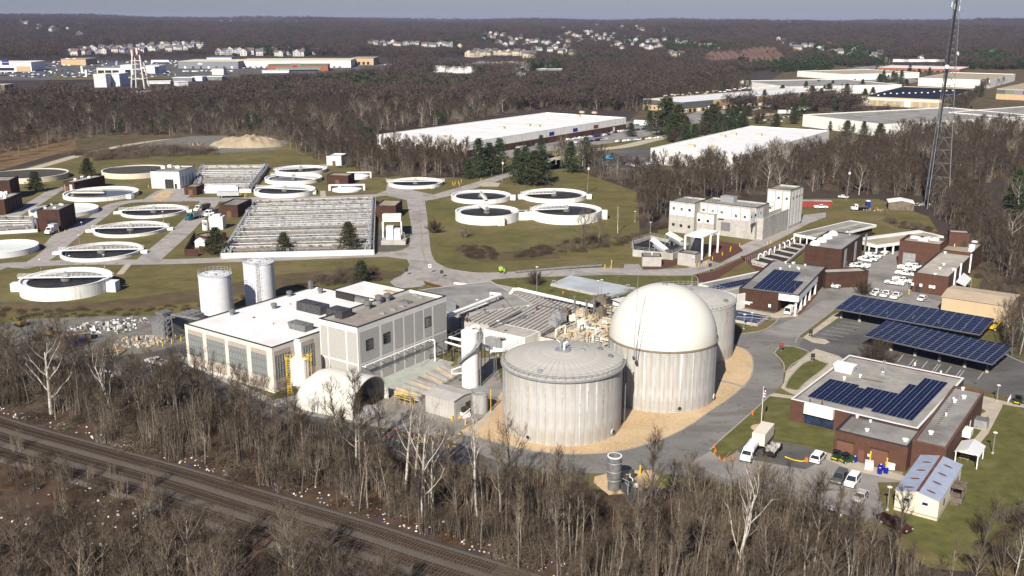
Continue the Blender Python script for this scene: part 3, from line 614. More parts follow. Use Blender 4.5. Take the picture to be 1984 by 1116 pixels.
# --- maintenance buildings
M1=Bld('maintenance_garage','brick garage with solar roof and white columned carport facing the lane','garage',(1432,558.7),(1545.4,575.3),(1593,517),5.6,BRICK,GREYROOF,par=.3,open_=True)
uq=M1.hit('F',1508.8,572)[0]
b=B(); b.box(0,0,-.3,uq,M1.d,M1.h-.3); b.box(0,0,M1.h-.3,uq,.32,M1.h); b.box(0,.32,M1.h-.3,.32,M1.d,M1.h); yd=M1.roofpt(1602.4,537.6)[1]; b.box(uq,yd+.1,-.3,M1.w-.02,M1.d,M1.h-.31); b.build('wall',BRICK,M1.root)
b=B(); b.box(uq+.01,0,3.7,M1.w-.02,.35,M1.h); yd=M1.roofpt(1602.4,537.6)[1]; b.box(M1.w-.35,.35,3.7,M1.w,yd,M1.h); b.box(uq+.01,.36,M1.h-.45,M1.w-.36,yd,M1.h-.41); b.build('fascia',WHITE,M1.root)
for px,py in ((1542,613),(1557,602),(1571,593.5),(1583,584),(1598,573)):
    p=W(px,py); x,y=M1.roofpt(px,py,0); B().box(M1.w-.55,y-.25,-.1,M1.w-.02,y+.25,3.7).build('column',WHITE,M1.root)
B().box(M1.w-.2,.2,.1,M1.w+.5,yd,.2).build('kerb',RUST,M1.root)
M1.door('F',(1438,585),1.2,2.3); M1.door('F',(1497,598),1.4,2.2)
for c in ((1445,583),(1451,585),(1491,596)): M1.pan('sign_panel','F',M1.hit('F',*c)[0]-.35,M1.hit('F',*c)[0]+.35,1.2,2.1,WHITE,.08)
for i in range(3): M1.pan('sign_panel','F',M1.hit('F',1446+i*4,586)[0],M1.hit('F',1446+i*4,586)[0]+.6,1.7,2.1,PAINT,.1)
for c,r in (((1537,511),.8),((1530,518),.5),((1560,515),.5),((1548,522),.5),((1512,522),.5),((1522,510),.5),((1545,520),.3)): M1.vent(*c,r,.6,WHITE)
M1.vent(1540,562,.25,1.4,RUST,'pipe_stack')
def panels(s,rows,cols,origin,ex,ey,pw,pl,tilt,gap=(0.,0.),z=None,mask=None,name='solar_panel'):
    """origin and axes in building-local metres; every panel of cells is one piece"""
    me=B(); me.box(0,0,0,pw,pl,.04,0); me.box(.03,.03,.0401,pw-.03,pl-.03,.055,1)
    me.box(pw/2-.012,.03,.0552,pw/2+.012,pl-.03,.058,0)
    m_=me.mesh(name,[SFRAME,SOLAR]); out=[]
    for r in range(rows):
        for c in range(cols):
            if mask and not mask(r,c): continue
            o=link(name,m_,s.root,(origin[0]+c*(pw+gap[0]),origin[1]+r*(pl*math.cos(tilt)+gap[1]),z if z is not None else s.rz+.15)); o.rotation_euler=(tilt,0,0); out.append(o)
    return out
x0,y0=M1.roofpt(1457.8,560.2); x1,_y=M1.roofpt(1534.6,571); _x,y1=M1.roofpt(1514,525); cw=(x1-x0)/7; rp_=(y1-y0)/14
panels(M1,14,7,(x0,y0+.2),None,None,cw*.95,rp_*.84,R(6),(cw*.05,rp_*.16),mask=lambda r,c:c<5 or r<8)
M1b=Bld('workshop','long low grey-roofed workshop behind the rear digester, one strip of solar panels on it','building',(1353,550.5),(1428,572.5),(1500,518),4.3,LGREYW,GREYROOF,par=.2,trim=WHITE)
x0,y0=M1b.roofpt(1372,560); panels(M1b,26,2,(x0-1,y0-2),None,None,1.9,1.0,R(7),(.1,.24))
xa,ya=M1b.roofpt(1395,562); B().box(xa+1.2,ya-4,M1b.rz+.01,xa+2.2,M1b.d-2,M1b.rz+.15).build('roof_walkway',PALEROOF,M1b.root)
M2=Bld('brick_workshop','tall brown brick workshop with a row of four domed skylights','building',(1560,476),(1633,483.5),(1679,454.8),8.2,BRICK,GREYROOF,par=.3)
for p in ((1579,474),(1592,468),(1603,461.5),(1614,455)):
    x,y=M2.roofpt(*p); B().lathe([(1.7,0),(1.7,.3),(1.5,.8),(1.0,1.25),(.4,1.5),(0,1.55)],14).build('skylight',WHITE,M2.root,(x,y,M2.rz))
M2.vent(1641,451,.6,.6,WHITE); M2.vent(1646,455,.3,.4,WHITE)
for c in ((1636.5,492),(1656,480),(1676,468)):
    u=M2.hit('R',*c)[0]; M2.pan('wall_panel','R',u-.1,u+2.6,1.0,7.6,GREYP,.06)
M2.door('R',(1640,500),3.0,3.0,CORRG)
M2b=Bld('link_block','low brick link with pale flat roof between the garage and the tall workshop','building',(1586,521),(1601,529),(1614,508),5.0,BRICK,PALEROOF,par=.3,depth=14)
M3=Bld('vehicle_shelter','wide grey-roofed open shelter with white fascia, furthest along the plant road','shelter',(1537.8,452.7),(1590.5,462.4),(1673,430.4),4.6,BRICK,GREYROOF,par=.2,open_=True,trim=None,depth=38)
b=B(); w,d=M3.w,M3.d; b.box(0,0,3.7,w,.3,4.6); b.box(0,.3,3.7,.3,d,4.6); b.box(w-.3,.3,3.7,w,d,4.6); b.box(0,d,3.7,w,d+.3,4.6); b.build('fascia',WHITE,M3.root)
B().box(1,6,-.1,w-1,d-1,3.7).build('wall',BRICK,M3.root)
for i in range(5): B().box(i*(w-.4)/4,.0,-.1,i*(w-.4)/4+.35,.35,3.7).build('column',WHITE,M3.root)
B().box(w*.45,1,M3.rz+.002,w*.45+1.6,d-1,M3.rz+.12).build('roof_walkway',PALEROOF,M3.root)
M4=Bld('open_carport','tan-roofed carport with white posts along the truck yard','carport',(1652,463),(1699,475),(1753.5,440.5),4.2,BRICK,TANROOF,par=.2,open_=True,trim=None)
b=B(); w,d=M4.w,M4.d; b.box(0,0,3.1,w,.3,4.2); b.box(0,.3,3.1,.3,d,4.2); b.box(w-.3,.3,3.1,w,d,4.2); b.box(0,d,3.1,w,d+.3,4.2); b.build('fascia',WHITE,M4.root)
B().box(.4,4,-.1,w-6,d-.4,3.1).build('wall',BRICK,M4.root)
for i in range(9): B().box(w-.45,i*(d-.5)/8+.05,-.1,w-.02,i*(d-.5)/8+.5,3.1).build('column',WHITE,M4.root)
for i in range(3): B().box(i*w/3+.05,.02,-.1,i*w/3+.45,.42,3.1).build('column',WHITE,M4.root)
x,y=M4.roofpt(1697,446); x=min(max(x,2),w-2); B().box(x-1,2,M4.rz+.01,x+1,d-1,M4.rz+.6).build('roof_monitor',LBLUEROOF,M4.root)
# --- screenings building (pale two-tone block) and its tower
def fmt(b,face,pts,w=1.1,h=1.1,m=GLASS):
    for p in pts: b.win(face,p,w,h,m)
g7=lambda x,y:(1180+x/3.486,300+y/3.486)
H1=Bld('screen_building','pale two-tone concrete screening building with small square windows','building',g7(605,316),g7(955,372),g7(1045,335),12.2,CONC,GREYROOF,par=.7,trim=TRIMDK,depth=13)
H2=Bld('screen_building_wing','taller left wing of the pale screening building, three windows above three','building',g7(410,310),g7(578,330),g7(640,300),12.2,CONC,GREYROOF,par=.7,depth=13)
for s_,face,xs in ((H1,'F',((622,659),(672,728),(738,782),(790,826),(833,885),(895,950))),(H2,'F',((412,462),(468,516),(524,576))),(H1,'R',((958,985),(992,1012),(1018,1042)))):
    for a,bq in xs:
        u0=s_.hit(face,*g7(a,370))[0]; u1=s_.hit(face,*g7(bq,370))[0]; s_.pan('wall_panel',face,u0,u1,6.9,11.4,WHITEWALL,.05)
fmt(H1,'F',[g7(*p) for p in ((639,372),(699,380),(760,388),(858,412),(918,420))]); fmt(H1,'R',[g7(*p) for p in ((964,418),(990,407),(1024,393),(960,477),(986,466),(1018,452))],1.2)
fmt(H2,'F',[g7(*p) for p in ((438,361),(490,368),(544,374),(434,470),(486,478),(540,486))])
ub=H1.hit('F',*g7(592,430))[0]; ue=H1.hit('F',*g7(726,430))[0]
b=B(); b.box(ub,-2.2,0,ue,-.01,8.2); b.box(ub-.1,-2.3,8.2,ue+.1,-.0,8.35); b.build('lobby_wall',CONC,H1.root)
for a,bq in ((600,652),(662,722)):
    u0=H1.hit('F',*g7(a,430))[0]; u1=H1.hit('F',*g7(bq,440))[0]; B().box(u0,-2.26,4.6,u1,-2.18,7.9).build('wall_panel',WHITEWALL,H1.root)
for p in ((624,433),(684,441)):
    u,z=H1.hit('F',*g7(*p)); B().box(u-.55,-2.31,z-.55,u+.55,-2.25,z+.55).build('window',GLASS,H1.root)
u=H1.hit('F',*g7(785,505))[0]; H1.pan('roller_door','F',u-1.9,u+1.9,2.0,5.4,CORRG,.06)
u=H1.hit('F',*g7(738,485))[0]; H1.pan('door','F',u-.5,u+.5,3.4,5.6,GREYP,.06); u=H1.hit('F',*g7(757,432))[0]; H1.pan('louvre','F',u-1.1,u+1.1,6.1,6.6,TRIMDK,.08)
u=H1.hit('R',*g7(1005,520))[0]; H1.pan('roller_door','R',u-1.4,u+1.4,.6,4.0,CORRG,.06)
H1.unit(*g7(808,315),5.5,3.6,2.2,GALV); 
for p in ((690,325),(740,330),(900,345),(935,352),(950,340),(660,318)): H1.vent(*g7(*p),.6,.7,GALV)
for p in ((470,300),(520,295),(570,303),(600,300)): H2.vent(*g7(*p),.5,.8,GALV)
# long tank wall behind, between block and tower
H3=Bld('grit_tank','long bare concrete grit tank wall with railing, joining the white tower','tank',g7(985,424),g7(1043,432),g7(1228,358),8.2,CONC,GREYROOF,par=1.0,trim=None)
b=B()
for i in range(22): b.tube((H3.w-.3,i*H3.d/21,8.2),(H3.w-.3,i*H3.d/21,9.3),.05,n=4)
for z in (8.75,9.3): b.tube((H3.w-.3,0,z),(H3.w-.3,H3.d,z),.05,n=4)
b.build('handrail',GALV,H3.root)
H4=Bld('screen_tower','white panelled tower block with flat roof at the far end of the grit tank','tower',g7(1072,226),g7(1232,240),g7(1312,210),15.5,CONC,GREYROOF,par=.8)
for face,xs in (('F',((1076,1120),(1130,1168),(1180,1224))),('R',((1236,1252),(1258,1272),(1278,1290),(1296,1310)))):
    for a,bq in xs:
        u0=H4.hit(face,*g7(a,260))[0]; u1=H4.hit(face,*g7(bq,260))[0]; H4.pan('wall_panel',face,u0,u1,4.2 if face=='F' else 1.,14.6,WHITEWALL,.05)
fmt(H4,'F',[g7(*p) for p in ((1147,290),(1201,297))]); fmt(H4,'R',[g7(*p) for p in ((1244,294),(1268,282),(1286,278),(1302,270))],1.1)
H5=Bld('sampler_hut','little white kiosk on the grit tank beside the railing','kiosk',g7(1075,345),g7(1100,349),g7(1112,340),8.6,WHITEWALL,GREYROOF,par=.1,depth=3,z0=0); H5.win('F',g7(1088,358),1.2,.7)
# --- white canopy on posts, two small concrete huts, sloping conveyors
def quadbox(poly,z0,z1): return B().prism([(p[0],p[1]) for p in poly],z0,z1)
cnp=thing('loading_canopy','white flat loading canopy on tall white posts in front of the screening building','canopy'); hz=8.0
cp=P([g7(512,540),g7(632,558),g7(742,512),g7(628,497)],hz); quadbox([(p.x,p.y) for p in cp],hz-.35,hz).build('roof',WHITE,cnp)
for i,p in enumerate([cp[0],cp[1],cp[2],(cp[1]+cp[2])/2]):
    q=p*0.97+sum(cp,Vector())/4*.03; B().box(q.x-.3,q.y-.3,0,q.x+.3,q.y+.3,hz-.35).build('post',WHITE,cnp)
pt=W(*g7(590,640)); tk=thing('dosing_tank','round grey dosing tank under the white loading canopy','tank',(pt.x,pt.y,0)); B().lathe([(2.4,0),(2.4,4.6),(1.6,5.3),(0,5.6)],18).build('shell',GALV,tk); B().lathe([(2.45,4.2),(2.45,4.4)],18).build('band',GALVD,tk)
K1=Bld('concrete_hut','small square concrete hut by itself beside the service road','hut',g7(226,688),g7(355,690),g7(375,680),3.4,CONC,GREYROOF,par=.2,depth=5)
K1.door('F',g7(250,740),1.,2.,GREYP); K1.vent(*g7(290,678),.3,1.0,WHITE)
K2=Bld('concrete_hut','concrete hut with grey doors standing under the edge of the loading canopy','hut',g7(465,658),g7(588,672),g7(636,655),4.3,CONC,GREYROOF,par=.2)
K2.door('F',g7(500,710),1.,2.1,GREYP); K2.door('F',g7(545,715),1.,2.1,GREYP)
for (a,bq,lab) in ((((275,578),(328,574)),((375,645),(430,655)),'lower white sloping cover over a conveyor beside the concrete channel'),(((380,535),(440,530)),((475,590),(528,585)),'upper white sloping cover over a conveyor, nearer the screening building')):
    t=thing('conveyor_cover',lab,'conveyor',(0,0,0),0,'sloping conveyor covers')
    z0,z1=5.6,2.2; pa,pb=W(*g7(*a[0]),z0),W(*g7(*a[1]),z0); qa,qb=W(*g7(*bq[0]),z1),W(*g7(*bq[1]),z1)
    b=B(); n=8
    for i in range(n):
        def pr(k): 
            l=pa+(qa-pa)*(k/n); r=pb+(qb-pb)*(k/n); m=(l+r)/2+Vector((0,0,.9)); return l,m,r
        l0,m0,r0=pr(i); l1,m1,r1=pr(i+1); b.add([l0,l1,m1,m0,r0,r1],[(0,1,2,3),(3,2,5,4)])
    b.build('cover',WHITE,t)
    b=B()
    for k in (0,.35,.7,1):
        for (e,f) in ((pa,qa),(pb,qb)): p=e+(f-e)*k; b.tube((p.x,p.y,0),p,.12,n=5)
    b.tube((pa+pb)/2-Vector((0,0,1.6)),(qa+qb)/2-Vector((0,0,1.6)),.7,n=6); b.build('frame',GALV,t)
ch=thing('inlet_channel','open concrete inlet channel with railings beside the conveyors','channel')
cpx=P([g7(160,585),g7(280,545),g7(540,600),g7(465,650),g7(430,665),g7(165,640)],2.4); b=B()
for i in range(len(cpx)):
    a,q=cpx[i],cpx[(i+1)%len(cpx)]; d=(q-a); L=d.length; b.rbox((a.x+q.x)/2,(a.y+q.y)/2,0,L+.4,.45,2.4+.01*i,math.atan2(d.y,d.x))
b.build('wall',CONC,ch); B().sheet([(p.x,p.y) for p in cpx],1.2).build('water',WATER,ch)
b=B()
for i in range(len(cpx)):
    a,q=cpx[i],cpx[(i+1)%len(cpx)]
    for z in (3.0,3.5): b.tube((a.x,a.y,z),(q.x,q.y,z),.05,n=4)
    k=int((q-a).length/2)+1
    for j in range(k): p=a+(q-a)*(j/k); b.tube((p.x,p.y,2.4),(p.x,p.y,3.5),.05,n=4)
b.build('handrail',GALV,ch)
# --- grit channels between workshop roofs
z3=lambda x,y:(1340+x/4.65,400+y/4.65)
gc=thing('sediment_channels','row of open concrete channels with railings and white gooseneck pipes between the workshops','channels')
gp=P([z3(545,485),z3(920,325),z3(1035,350),z3(800,545)],1.6); B().prism([(p.x,p.y) for p in gp],-.1,.8).build('base',CONC,gc)
b=B(); wtr=B()
for i in range(6):
    t=i/5; a=gp[0]+(gp[1]-gp[0])*t; q=gp[3]+(gp[2]-gp[3])*t; d=q-a; b.rbox((a.x+q.x)/2,(a.y+q.y)/2,.8,d.length,.5,.9,math.atan2(d.y,d.x))
for (a,q) in ((gp[0],gp[1]),(gp[3],gp[2])): d=q-a; b.rbox((a.x+q.x)/2,(a.y+q.y)/2,.8,d.length,.5,.95,math.atan2(d.y,d.x))
b.build('channel_wall',CONC,gc); wtr.sheet([(p.x,p.y) for p in gp],1.2).build('water',WATER,gc)
for i in range(8):
    t=(i+.5)/8; p=gp[0]+(gp[1]-gp[0])*t+(gp[2]-gp[1])*.25; B().path([(0,0,0),(0,0,1.4),(.4,.1,1.9),(1.1,.3,1.9),(1.4,.4,1.4)],.22).build('gooseneck_pipe',WHITE,gc,(p.x,p.y,1.7),rz=.3*i)
b=B(); a,q=gp[0]+Vector((-2,1,0)),gp[1]+Vector((-2,1,0))
for z in (1.7,2.3): b.tube((a.x,a.y,z),(q.x,q.y,z),.05,n=4)
for j in range(24): p=a+(q-a)*(j/23); b.tube((p.x,p.y,.1),(p.x,p.y,2.3),.05,n=4)
b.build('handrail',GALV,gc)
# --- blue basin by the rear digester
bb=thing('blue_basin','sunken basin of dark blue water with railings beside the brick garage','basin')
bp=P([(1420,600),(1432,601),(1490.5,612),(1467,628),(1426,621),(1415,618)],.6); b=B()
for i in range(len(bp)):
    a,q=bp[i],bp[(i+1)%len(bp)]; d=q-a; b.rbox((a.x+q.x)/2,(a.y+q.y)/2,0,d.length+.3,.35,.75+.01*i,math.atan2(d.y,d.x))
b.build('wall',CONC,bb); B().sheet([(p.x,p.y) for p in bp],.62).build('water',mat('blue_water',(.012,.028,.10),.4,.3,.3,spec=.1),bb)
b=B()
for i in range(len(bp)):
    a,q=bp[i],bp[(i+1)%len(bp)]
    for z in (1.3,1.7): b.tube((a.x,a.y,z),(q.x,q.y,z),.03,n=4)
    k=int((q-a).length/2.6)+1
    for j in range(k): p=a+(q-a)*(j/k); b.tube((p.x,p.y,.7),(p.x,p.y,1.7),.045,n=4)
for t in (.35,.7): a=bp[1]+(bp[4]-bp[1])*t; q=bp[1]+(bp[2]-bp[1])*1.+(bp[4]-bp[1])*t*.6; b.tube((a.x,a.y,.9),(q.x,q.y,.9),.12,n=4)
b.build('handrail',GALV,bb)
# --- brick complex at the right
q8=lambda x,y:(1550+x/3.488,300+y/3.488)
R1=Bld('brick_store','brown brick store with a big roller door, nearest corner of the L-shaped brick group','building',q8(675,577),q8(952,607),q8(1005,572),8.6,BRICKR,TANROOF,par=.8,depth=11)
u=R1.hit('F',*q8(737,700))[0]; R1.pan('roller_door','F',u-2,u+2,0,4.6,GALV,.06); R1.door('F',q8(800,730),1.3,2.4)
for p in ((780,565),(835,580),(872,570),(910,578)): R1.unit(*q8(*p),3.,1.6,.8,LBLUEROOF,name='skylight')
R2=Bld('brick_long_building','long brown brick building with pale roof beside the parked pickups','building',q8(770,797),q8(1003,833),q8(1162,665),6.0,BRICKR,PALEROOF,par=.35)
for p in ((980,665),(970,745),(945,770),(912,812),(1035,778)): R2.vent(*q8(*p),.75,.6,WHITE)
R2.door('F',q8(793,935),1.4,2.2)
for c in ((756,912),(812,925),(876,930),(900,932)): u=R2.hit('F',*q8(*c))[0]; R2.pan('sign_panel','F',u-.4,u+.4,2.0,2.9,WHITE,.08)
for c in ((1038,850),(1078,800),(1142,770)):
    u=R2.hit('R',*q8(*c))[0]; B().box(R2.w+.02,u-.2,1,R2.w+.45,u+.2,7.2).build('flue',WHITE,R2.root)
R3=Bld('brick_rear_wing','brick wing with tan roof joining the long brick building at its far end','building',q8(940,640),q8(1160,670),q8(1235,605),6.6,BRICKR,TANROOF,par=.4)
for p in ((1030,615),(1165,625),(1160,650),(1180,600)): R3.unit(*q8(*p),1.8,1.4,.9,LBLUEROOF)
R4=Bld('brick_stair_tower','short brick stair tower rising behind the brick store','tower',q8(1012,524),q8(1148,532),q8(1160,522),11.,BRICKR,PALEROOF,par=.3,depth=5)
R4.door('F',q8(1112,580),1.3,2.8,base=5.4)
# lean-to and tan shed
lt=thing('lean_to_shelter','white sloped lean-to roof against the side of the long brick building','shelter'); lp=P([q8(1052,872),q8(1118,886),q8(1160,835),q8(1105,812)],3.4)
B().add([(p.x,p.y,3.4+dz) for p,dz in zip(lp,(.6,-.2,-.2,.6))]+[(p.x,p.y,3.55+dz) for p,dz in zip(lp,(.6,-.2,-.2,.6))],[(0,1,2,3),(4,7,6,5),(0,4,5,1),(1,5,6,2),(2,6,7,3),(3,7,4,0)]).build('roof',LBLUEROOF,lt)
for p,dz in zip(lp,(.6,-.2,-.2,.6)): B().box(p.x-.1,p.y-.1,0,p.x+.1,p.y+.1,3.4+dz).build('post',GALV,lt)
def shed(name,label,cat,A,Bp,C,h,wall,roof,rise=1.2,axis='y',over=.3):
    s=Bld(name,label,cat,A,Bp,C,h,wall,roof,par=0,trim=None,tw=.01,open_=True); w,d=s.w,s.d; b=B()
    if axis=='y': prof=[(0,-.2),(w,-.2),(w,h),(w/2,h+rise),(0,h)]; vs=[(x,0,z) for x,z in prof]+[(x,d,z) for x,z in prof]
    else: prof=[(0,-.2),(d,-.2),(d,h),(d/2,h+rise),(0,h)]; vs=[(0,x,z) for x,z in prof]+[(w,x,z) for x,z in prof]
    fs=[(0,1,2,3,4),(9,8,7,6,5)]+[(i,(i+1)%5,5+(i+1)%5,5+i) for i in (0,1,4)]; b.add(vs,fs); b.build('wall',wall,s.root)
    for o in [c for c in s.root.children if c.name.startswith('roof')]: bpy.data.objects.remove(o)
    b=B(); t=.12; e=over
    if axis=='y':
        k=rise/(w/2)
        b.add([(-e,-e,h-e*k+.02),(w/2,-e,h+rise+.02),(w+e,-e,h-e*k+.02),(-e,d+e,h-e*k+.02),(w/2,d+e,h+rise+.02),(w+e,d+e,h-e*k+.02)]+[(-e,-e,h-e*k+.02+t),(w/2,-e,h+rise+.02+t),(w+e,-e,h-e*k+.02+t),(-e,d+e,h-e*k+.02+t),(w/2,d+e,h+rise+.02+t),(w+e,d+e,h-e*k+.02+t)],
          [(0,3,4,1),(1,4,5,2),(6,7,10,9),(7,8,11,10),(0,1,7,6),(1,2,8,7),(3,9,10,4),(4,10,11,5),(0,6,9,3),(2,5,11,8)])
    else:
        k=rise/(d/2)
        vs=[(-e,-e,h-e*k+.02),(-e,d/2,h+rise+.02),(-e,d+e,h-e*k+.02),(w+e,-e,h-e*k+.02),(w+e,d/2,h+rise+.02),(w+e,d+e,h-e*k+.02)]; vs+=[(x,y,z+t) for x,y,z in vs]
        b.add(vs,[(0,3,4,1),(1,4,5,2),(6,7,10,9),(7,8,11,10),(0,1,7,6),(1,2,8,7),(3,9,10,4),(4,10,11,5),(0,6,9,3),(2,5,11,8)])
    b.build('roof',roof,s.root); return s
TS=shed('storage_shed','tan metal storage shed behind the far solar canopy','shed',q8(962,958),q8(1415,1030),q8(1462,950),5.0,TANSHED,TANSR,rise=.7,axis='x')
# --- admin building with the solar roof
f4=lambda x,y:(1400+x/3.397,560+y/3.397); z5b=lambda x,y:(1384+x/3.307,780+y/3.307)
AD=Bld('admin_building','brown brick office with staggered dark solar array on its pale roof','building',f4(452,725),f4(1275,932),f4(1550,590),4.6,BRICKR,mat('worn_pale_roof',(.30,.285,.26),.95,.16,.35,detail=9,bump=.1),par=.35,trim=LBLUEROOF)
x0,y0=AD.roofpt(*f4(555,712)); x1,y1=AD.roofpt(*f4(680,590)); x2,_y=AD.roofpt(*f4(1240,895)); cw=(x2-x0)/13.2; rp_=(y1-y0)/9
def admask(r,c):
    if c<4: return 0<=r<9
    if c<5: return 0<=r<8
    if c<7: return 0<=r<9
    if c<8: return 1<=r<9
    if c<9: return 0<=r<9
    if c<10: return 0<=r<14
    return 0<=r<18
panels(AD,19,13,(x0+.1,y0),None,None,cw*.95,rp_*.88,R(4),(cw*.05,rp_*.12),mask=admask)
AD.unit(*f4(805,540),3.6,2.6,1.7,WHITE,tx=1.25,ty=1.1); 
for p,r in (((800,597),.5),((905,582),.4),((1053,560),.5),((1435,560),.3),((1265,505),.3)): AD.vent(*f4(*p),r,.8,WHITE)
x,y=AD.roofpt(*f4(1055,565)); b=B(); b.rbox(0,0,0,1,1,.5); 
for dx,dy in ((-.3,-.3),(.3,-.3),(.3,.3),(-.3,.3)): b.tube((dx,dy,.5),(dx*.7,dy*.7,3.4),.06,n=4)
for zz in (1.2,2.,2.8): b.rbox(0,0,zz,.55,.55,.06)
b.build('antenna_frame',GALV,AD.root,(x,y,AD.rz))
for i in range(5): B().rbox(0,0,0,1.0,.5,.1).build('roof_paver',BROWNEQ,AD.root,(*AD.roofpt(*f4(925+i*28,592+i*5)),AD.rz))
for p in ((575,748),(655,762)): x,y=AD.roofpt(*f4(*p)); B().lathe([(.25,0),(.2,.3),(.08,.9),(0,.95)],8).build('roof_cone',RUST,AD.root,(x,y,AD.rz))
u0=AD.hit('F',*f4(545,800))[0]; u1=AD.hit('F',*f4(735,840))[0]
b=B(); b.box(u0,-1.0,2.6,u1,-.01,4.7); b.build('entrance_fascia',WHITE,AD.root)
B().box(u0,-.12,.3,u1,-.03,2.6).build('window',GLASSBL,AD.root)
for i in range(5): B().box(u0+(u1-u0)*i/4-.06,-.2,.3,u0+(u1-u0)*i/4+.06,-.121,2.6).build('mullion',TRIMDK,AD.root)
AD2=Bld('admin_front_wing','front wing of the brown brick office with two garage doors and grey roof','building',z5b(775,178),z5b(1240,290),z5b(1300,178),4.9,BRICKR,GREYROOF,par=.3,trim=TRIMDK,depth=9.5)
for a,bq in ((785,885),(1005,1110)):
    u0=AD2.hit('F',*z5b(a,300))[0]; u1=AD2.hit('F',*z5b(bq,340))[0]; AD2.pan('garage_door','F',u0,u1,0,3.1,mat('brown_door',(.16,.075,.05),.7,.06),.03)
    B().box(u0-.2,-.15,3.12,u1+.2,-.01,3.3).build('lintel',TRIMDK,AD2.root)
AD2.door('F',z5b(940,340),1.1,2.2,mat('brown_door',(.16,.075,.05))); AD2.door('F',z5b(990,345),.5,.5,WHITE,base=1.3)
for p,r in (((915,97),.45),((978,182),.6),((1224,246),.8),((1000,125),.4)): AD2.vent(*z5b(*p),r,.5,WHITE)
for i in range(10): B().rbox(0,0,0,.5,.35,.08).build('roof_paver',BROWNEQ,AD2.root,(*AD2.roofpt(*z5b(875+i*9,190-i*10)),AD2.rz))
AD3=Bld('admin_side_wing','long right-hand wing of the brown brick office with a line of dark roof pads','building',z5b(1270,245),z5b(1482,303),f4(1692,680),5.4,BRICKR,GREYROOF,par=.35,trim=mat('brown_coping',(.13,.07,.05),.7))
for p,r in (((1580,665),.5),((1587,720),.7),((1527,745),.6),((1370,955),.7),((1470,835),.3),((1520,735),.4)): AD3.vent(*f4(*p),r,.7,WHITE)
for i in range(18): B().rbox(0,0,0,.6,.45,.08).build('roof_paver',BROWNEQ,AD3.root,(*AD3.roofpt(*f4(1390+i*9,925-i*13)),AD3.rz))
u=AD3.hit('R',*f4(1590,910))[0]; B().box(AD3.w+.01,u-1.4,2.6,AD3.w+1.5,u+1.4,3.9).build('door_canopy',WHITE,AD3.root)
for p in ((1615,870),(1635,850)): u=AD3.hit('R',*f4(*p))[0]; AD3.pan('window','R',u-.4,u+.4,1.2,3.2,WHITE,.06)
# --- solar canopies over the car park
def canopy(lab,c0,c1,c2,c3,zlo,zhi,nb,nr,posts):
    t=thing('solar_canopy',lab,'solar canopy',(0,0,0),0,'solar canopies over the car park')
    a=W(*c0,zhi);b_=W(*c1,zlo);c=W(*c2,zlo);d=W(*c3,zhi)   # far-left, near-left, near-right, far-right
    ex=((c-b_)+(d-a))/2; ey=((a-b_)+(d-c))/2; o=b_+((a+c+d+b_)/4-(b_+(ex+ey)/2)); ux,uy=ex.normalized(),ey.normalized(); L,D=ex.length,ey.length; nz=ux.cross(uy).normalized()
    M=Matrix((ux,nz.cross(ux),nz)).transposed().to_4x4(); M.translation=o
    pw=L/nb;pl=D/nr; me=B(); me.box(.03,.02,.0,pw-.03,pl-.02,.04,0); me.box(.07,.045,.0401,pw-.07,pl-.045,.05,1)
    mm=me.mesh('solar_panel',[SFRAME,SOLAR])
    for i in range(nb):
        for j in range(nr): q=link('solar_panel',mm,t); q.matrix_local=M@Matrix.Translation((i*pw,j*pl,.12))
    q=B().box(-.05,-.05,-.15,L+.05,D+.05,.06).build('deck',SOLARDECK,t); q.matrix_local=M
    q=B(); 
    for k in (.15,.5,.85): q.box(0,D*k-.12,-.5,L,D*k+.12,-.16)
    q=q.build('beam',GALVD,t); q.matrix_local=M
    for px,py in posts:
        g=W(px,py); b=B().tube((0,0,.9),(0,0,zlo+.5),.16,n=8).build('post',GALVD,t,(g.x,g.y,0)); B().lathe([(.42,0),(.42,.95),(.3,1.0),(0,1.0)],12).build('post_base',SIDEWALK,b)
        g2=g+ey.normalized()*D*.55; b=B().tube((0,0,.9),(0,0,(zlo+zhi)/2+.3),.16,n=8).build('post',GALVD,t,(g2.x,g2.y,0)); B().lathe([(.42,0),(.42,.95),(.3,1.0),(0,1.0)],12).build('post_base',SIDEWALK,b)
        B().tube((g.x,g.y,zlo+.3),(g2.x,g2.y,(zlo+zhi)/2+.2),.14,n=4).build('cross_beam',GALVD,t)
    return t
canopy('solar canopy nearer the tan shed, the further of the two',(1641.4,571),(1618.4,598.3),(1897.5,649.8),(1915,616),3.4,4.2,16,10,[(1629.6,616),(1665,623.3),(1715,633),(1765,643),(1815,652),(1865,662)])
canopy('solar canopy nearer the office building, with posts on round bases',(1695.3,619.8),(1676.7,648.3),(1921,710),(1939.3,664.5),3.4,4.4,16,11,[(1726,679),(1772.4,689.5),(1819.5,699.8),(1868.6,711.6),(1911.6,722)])
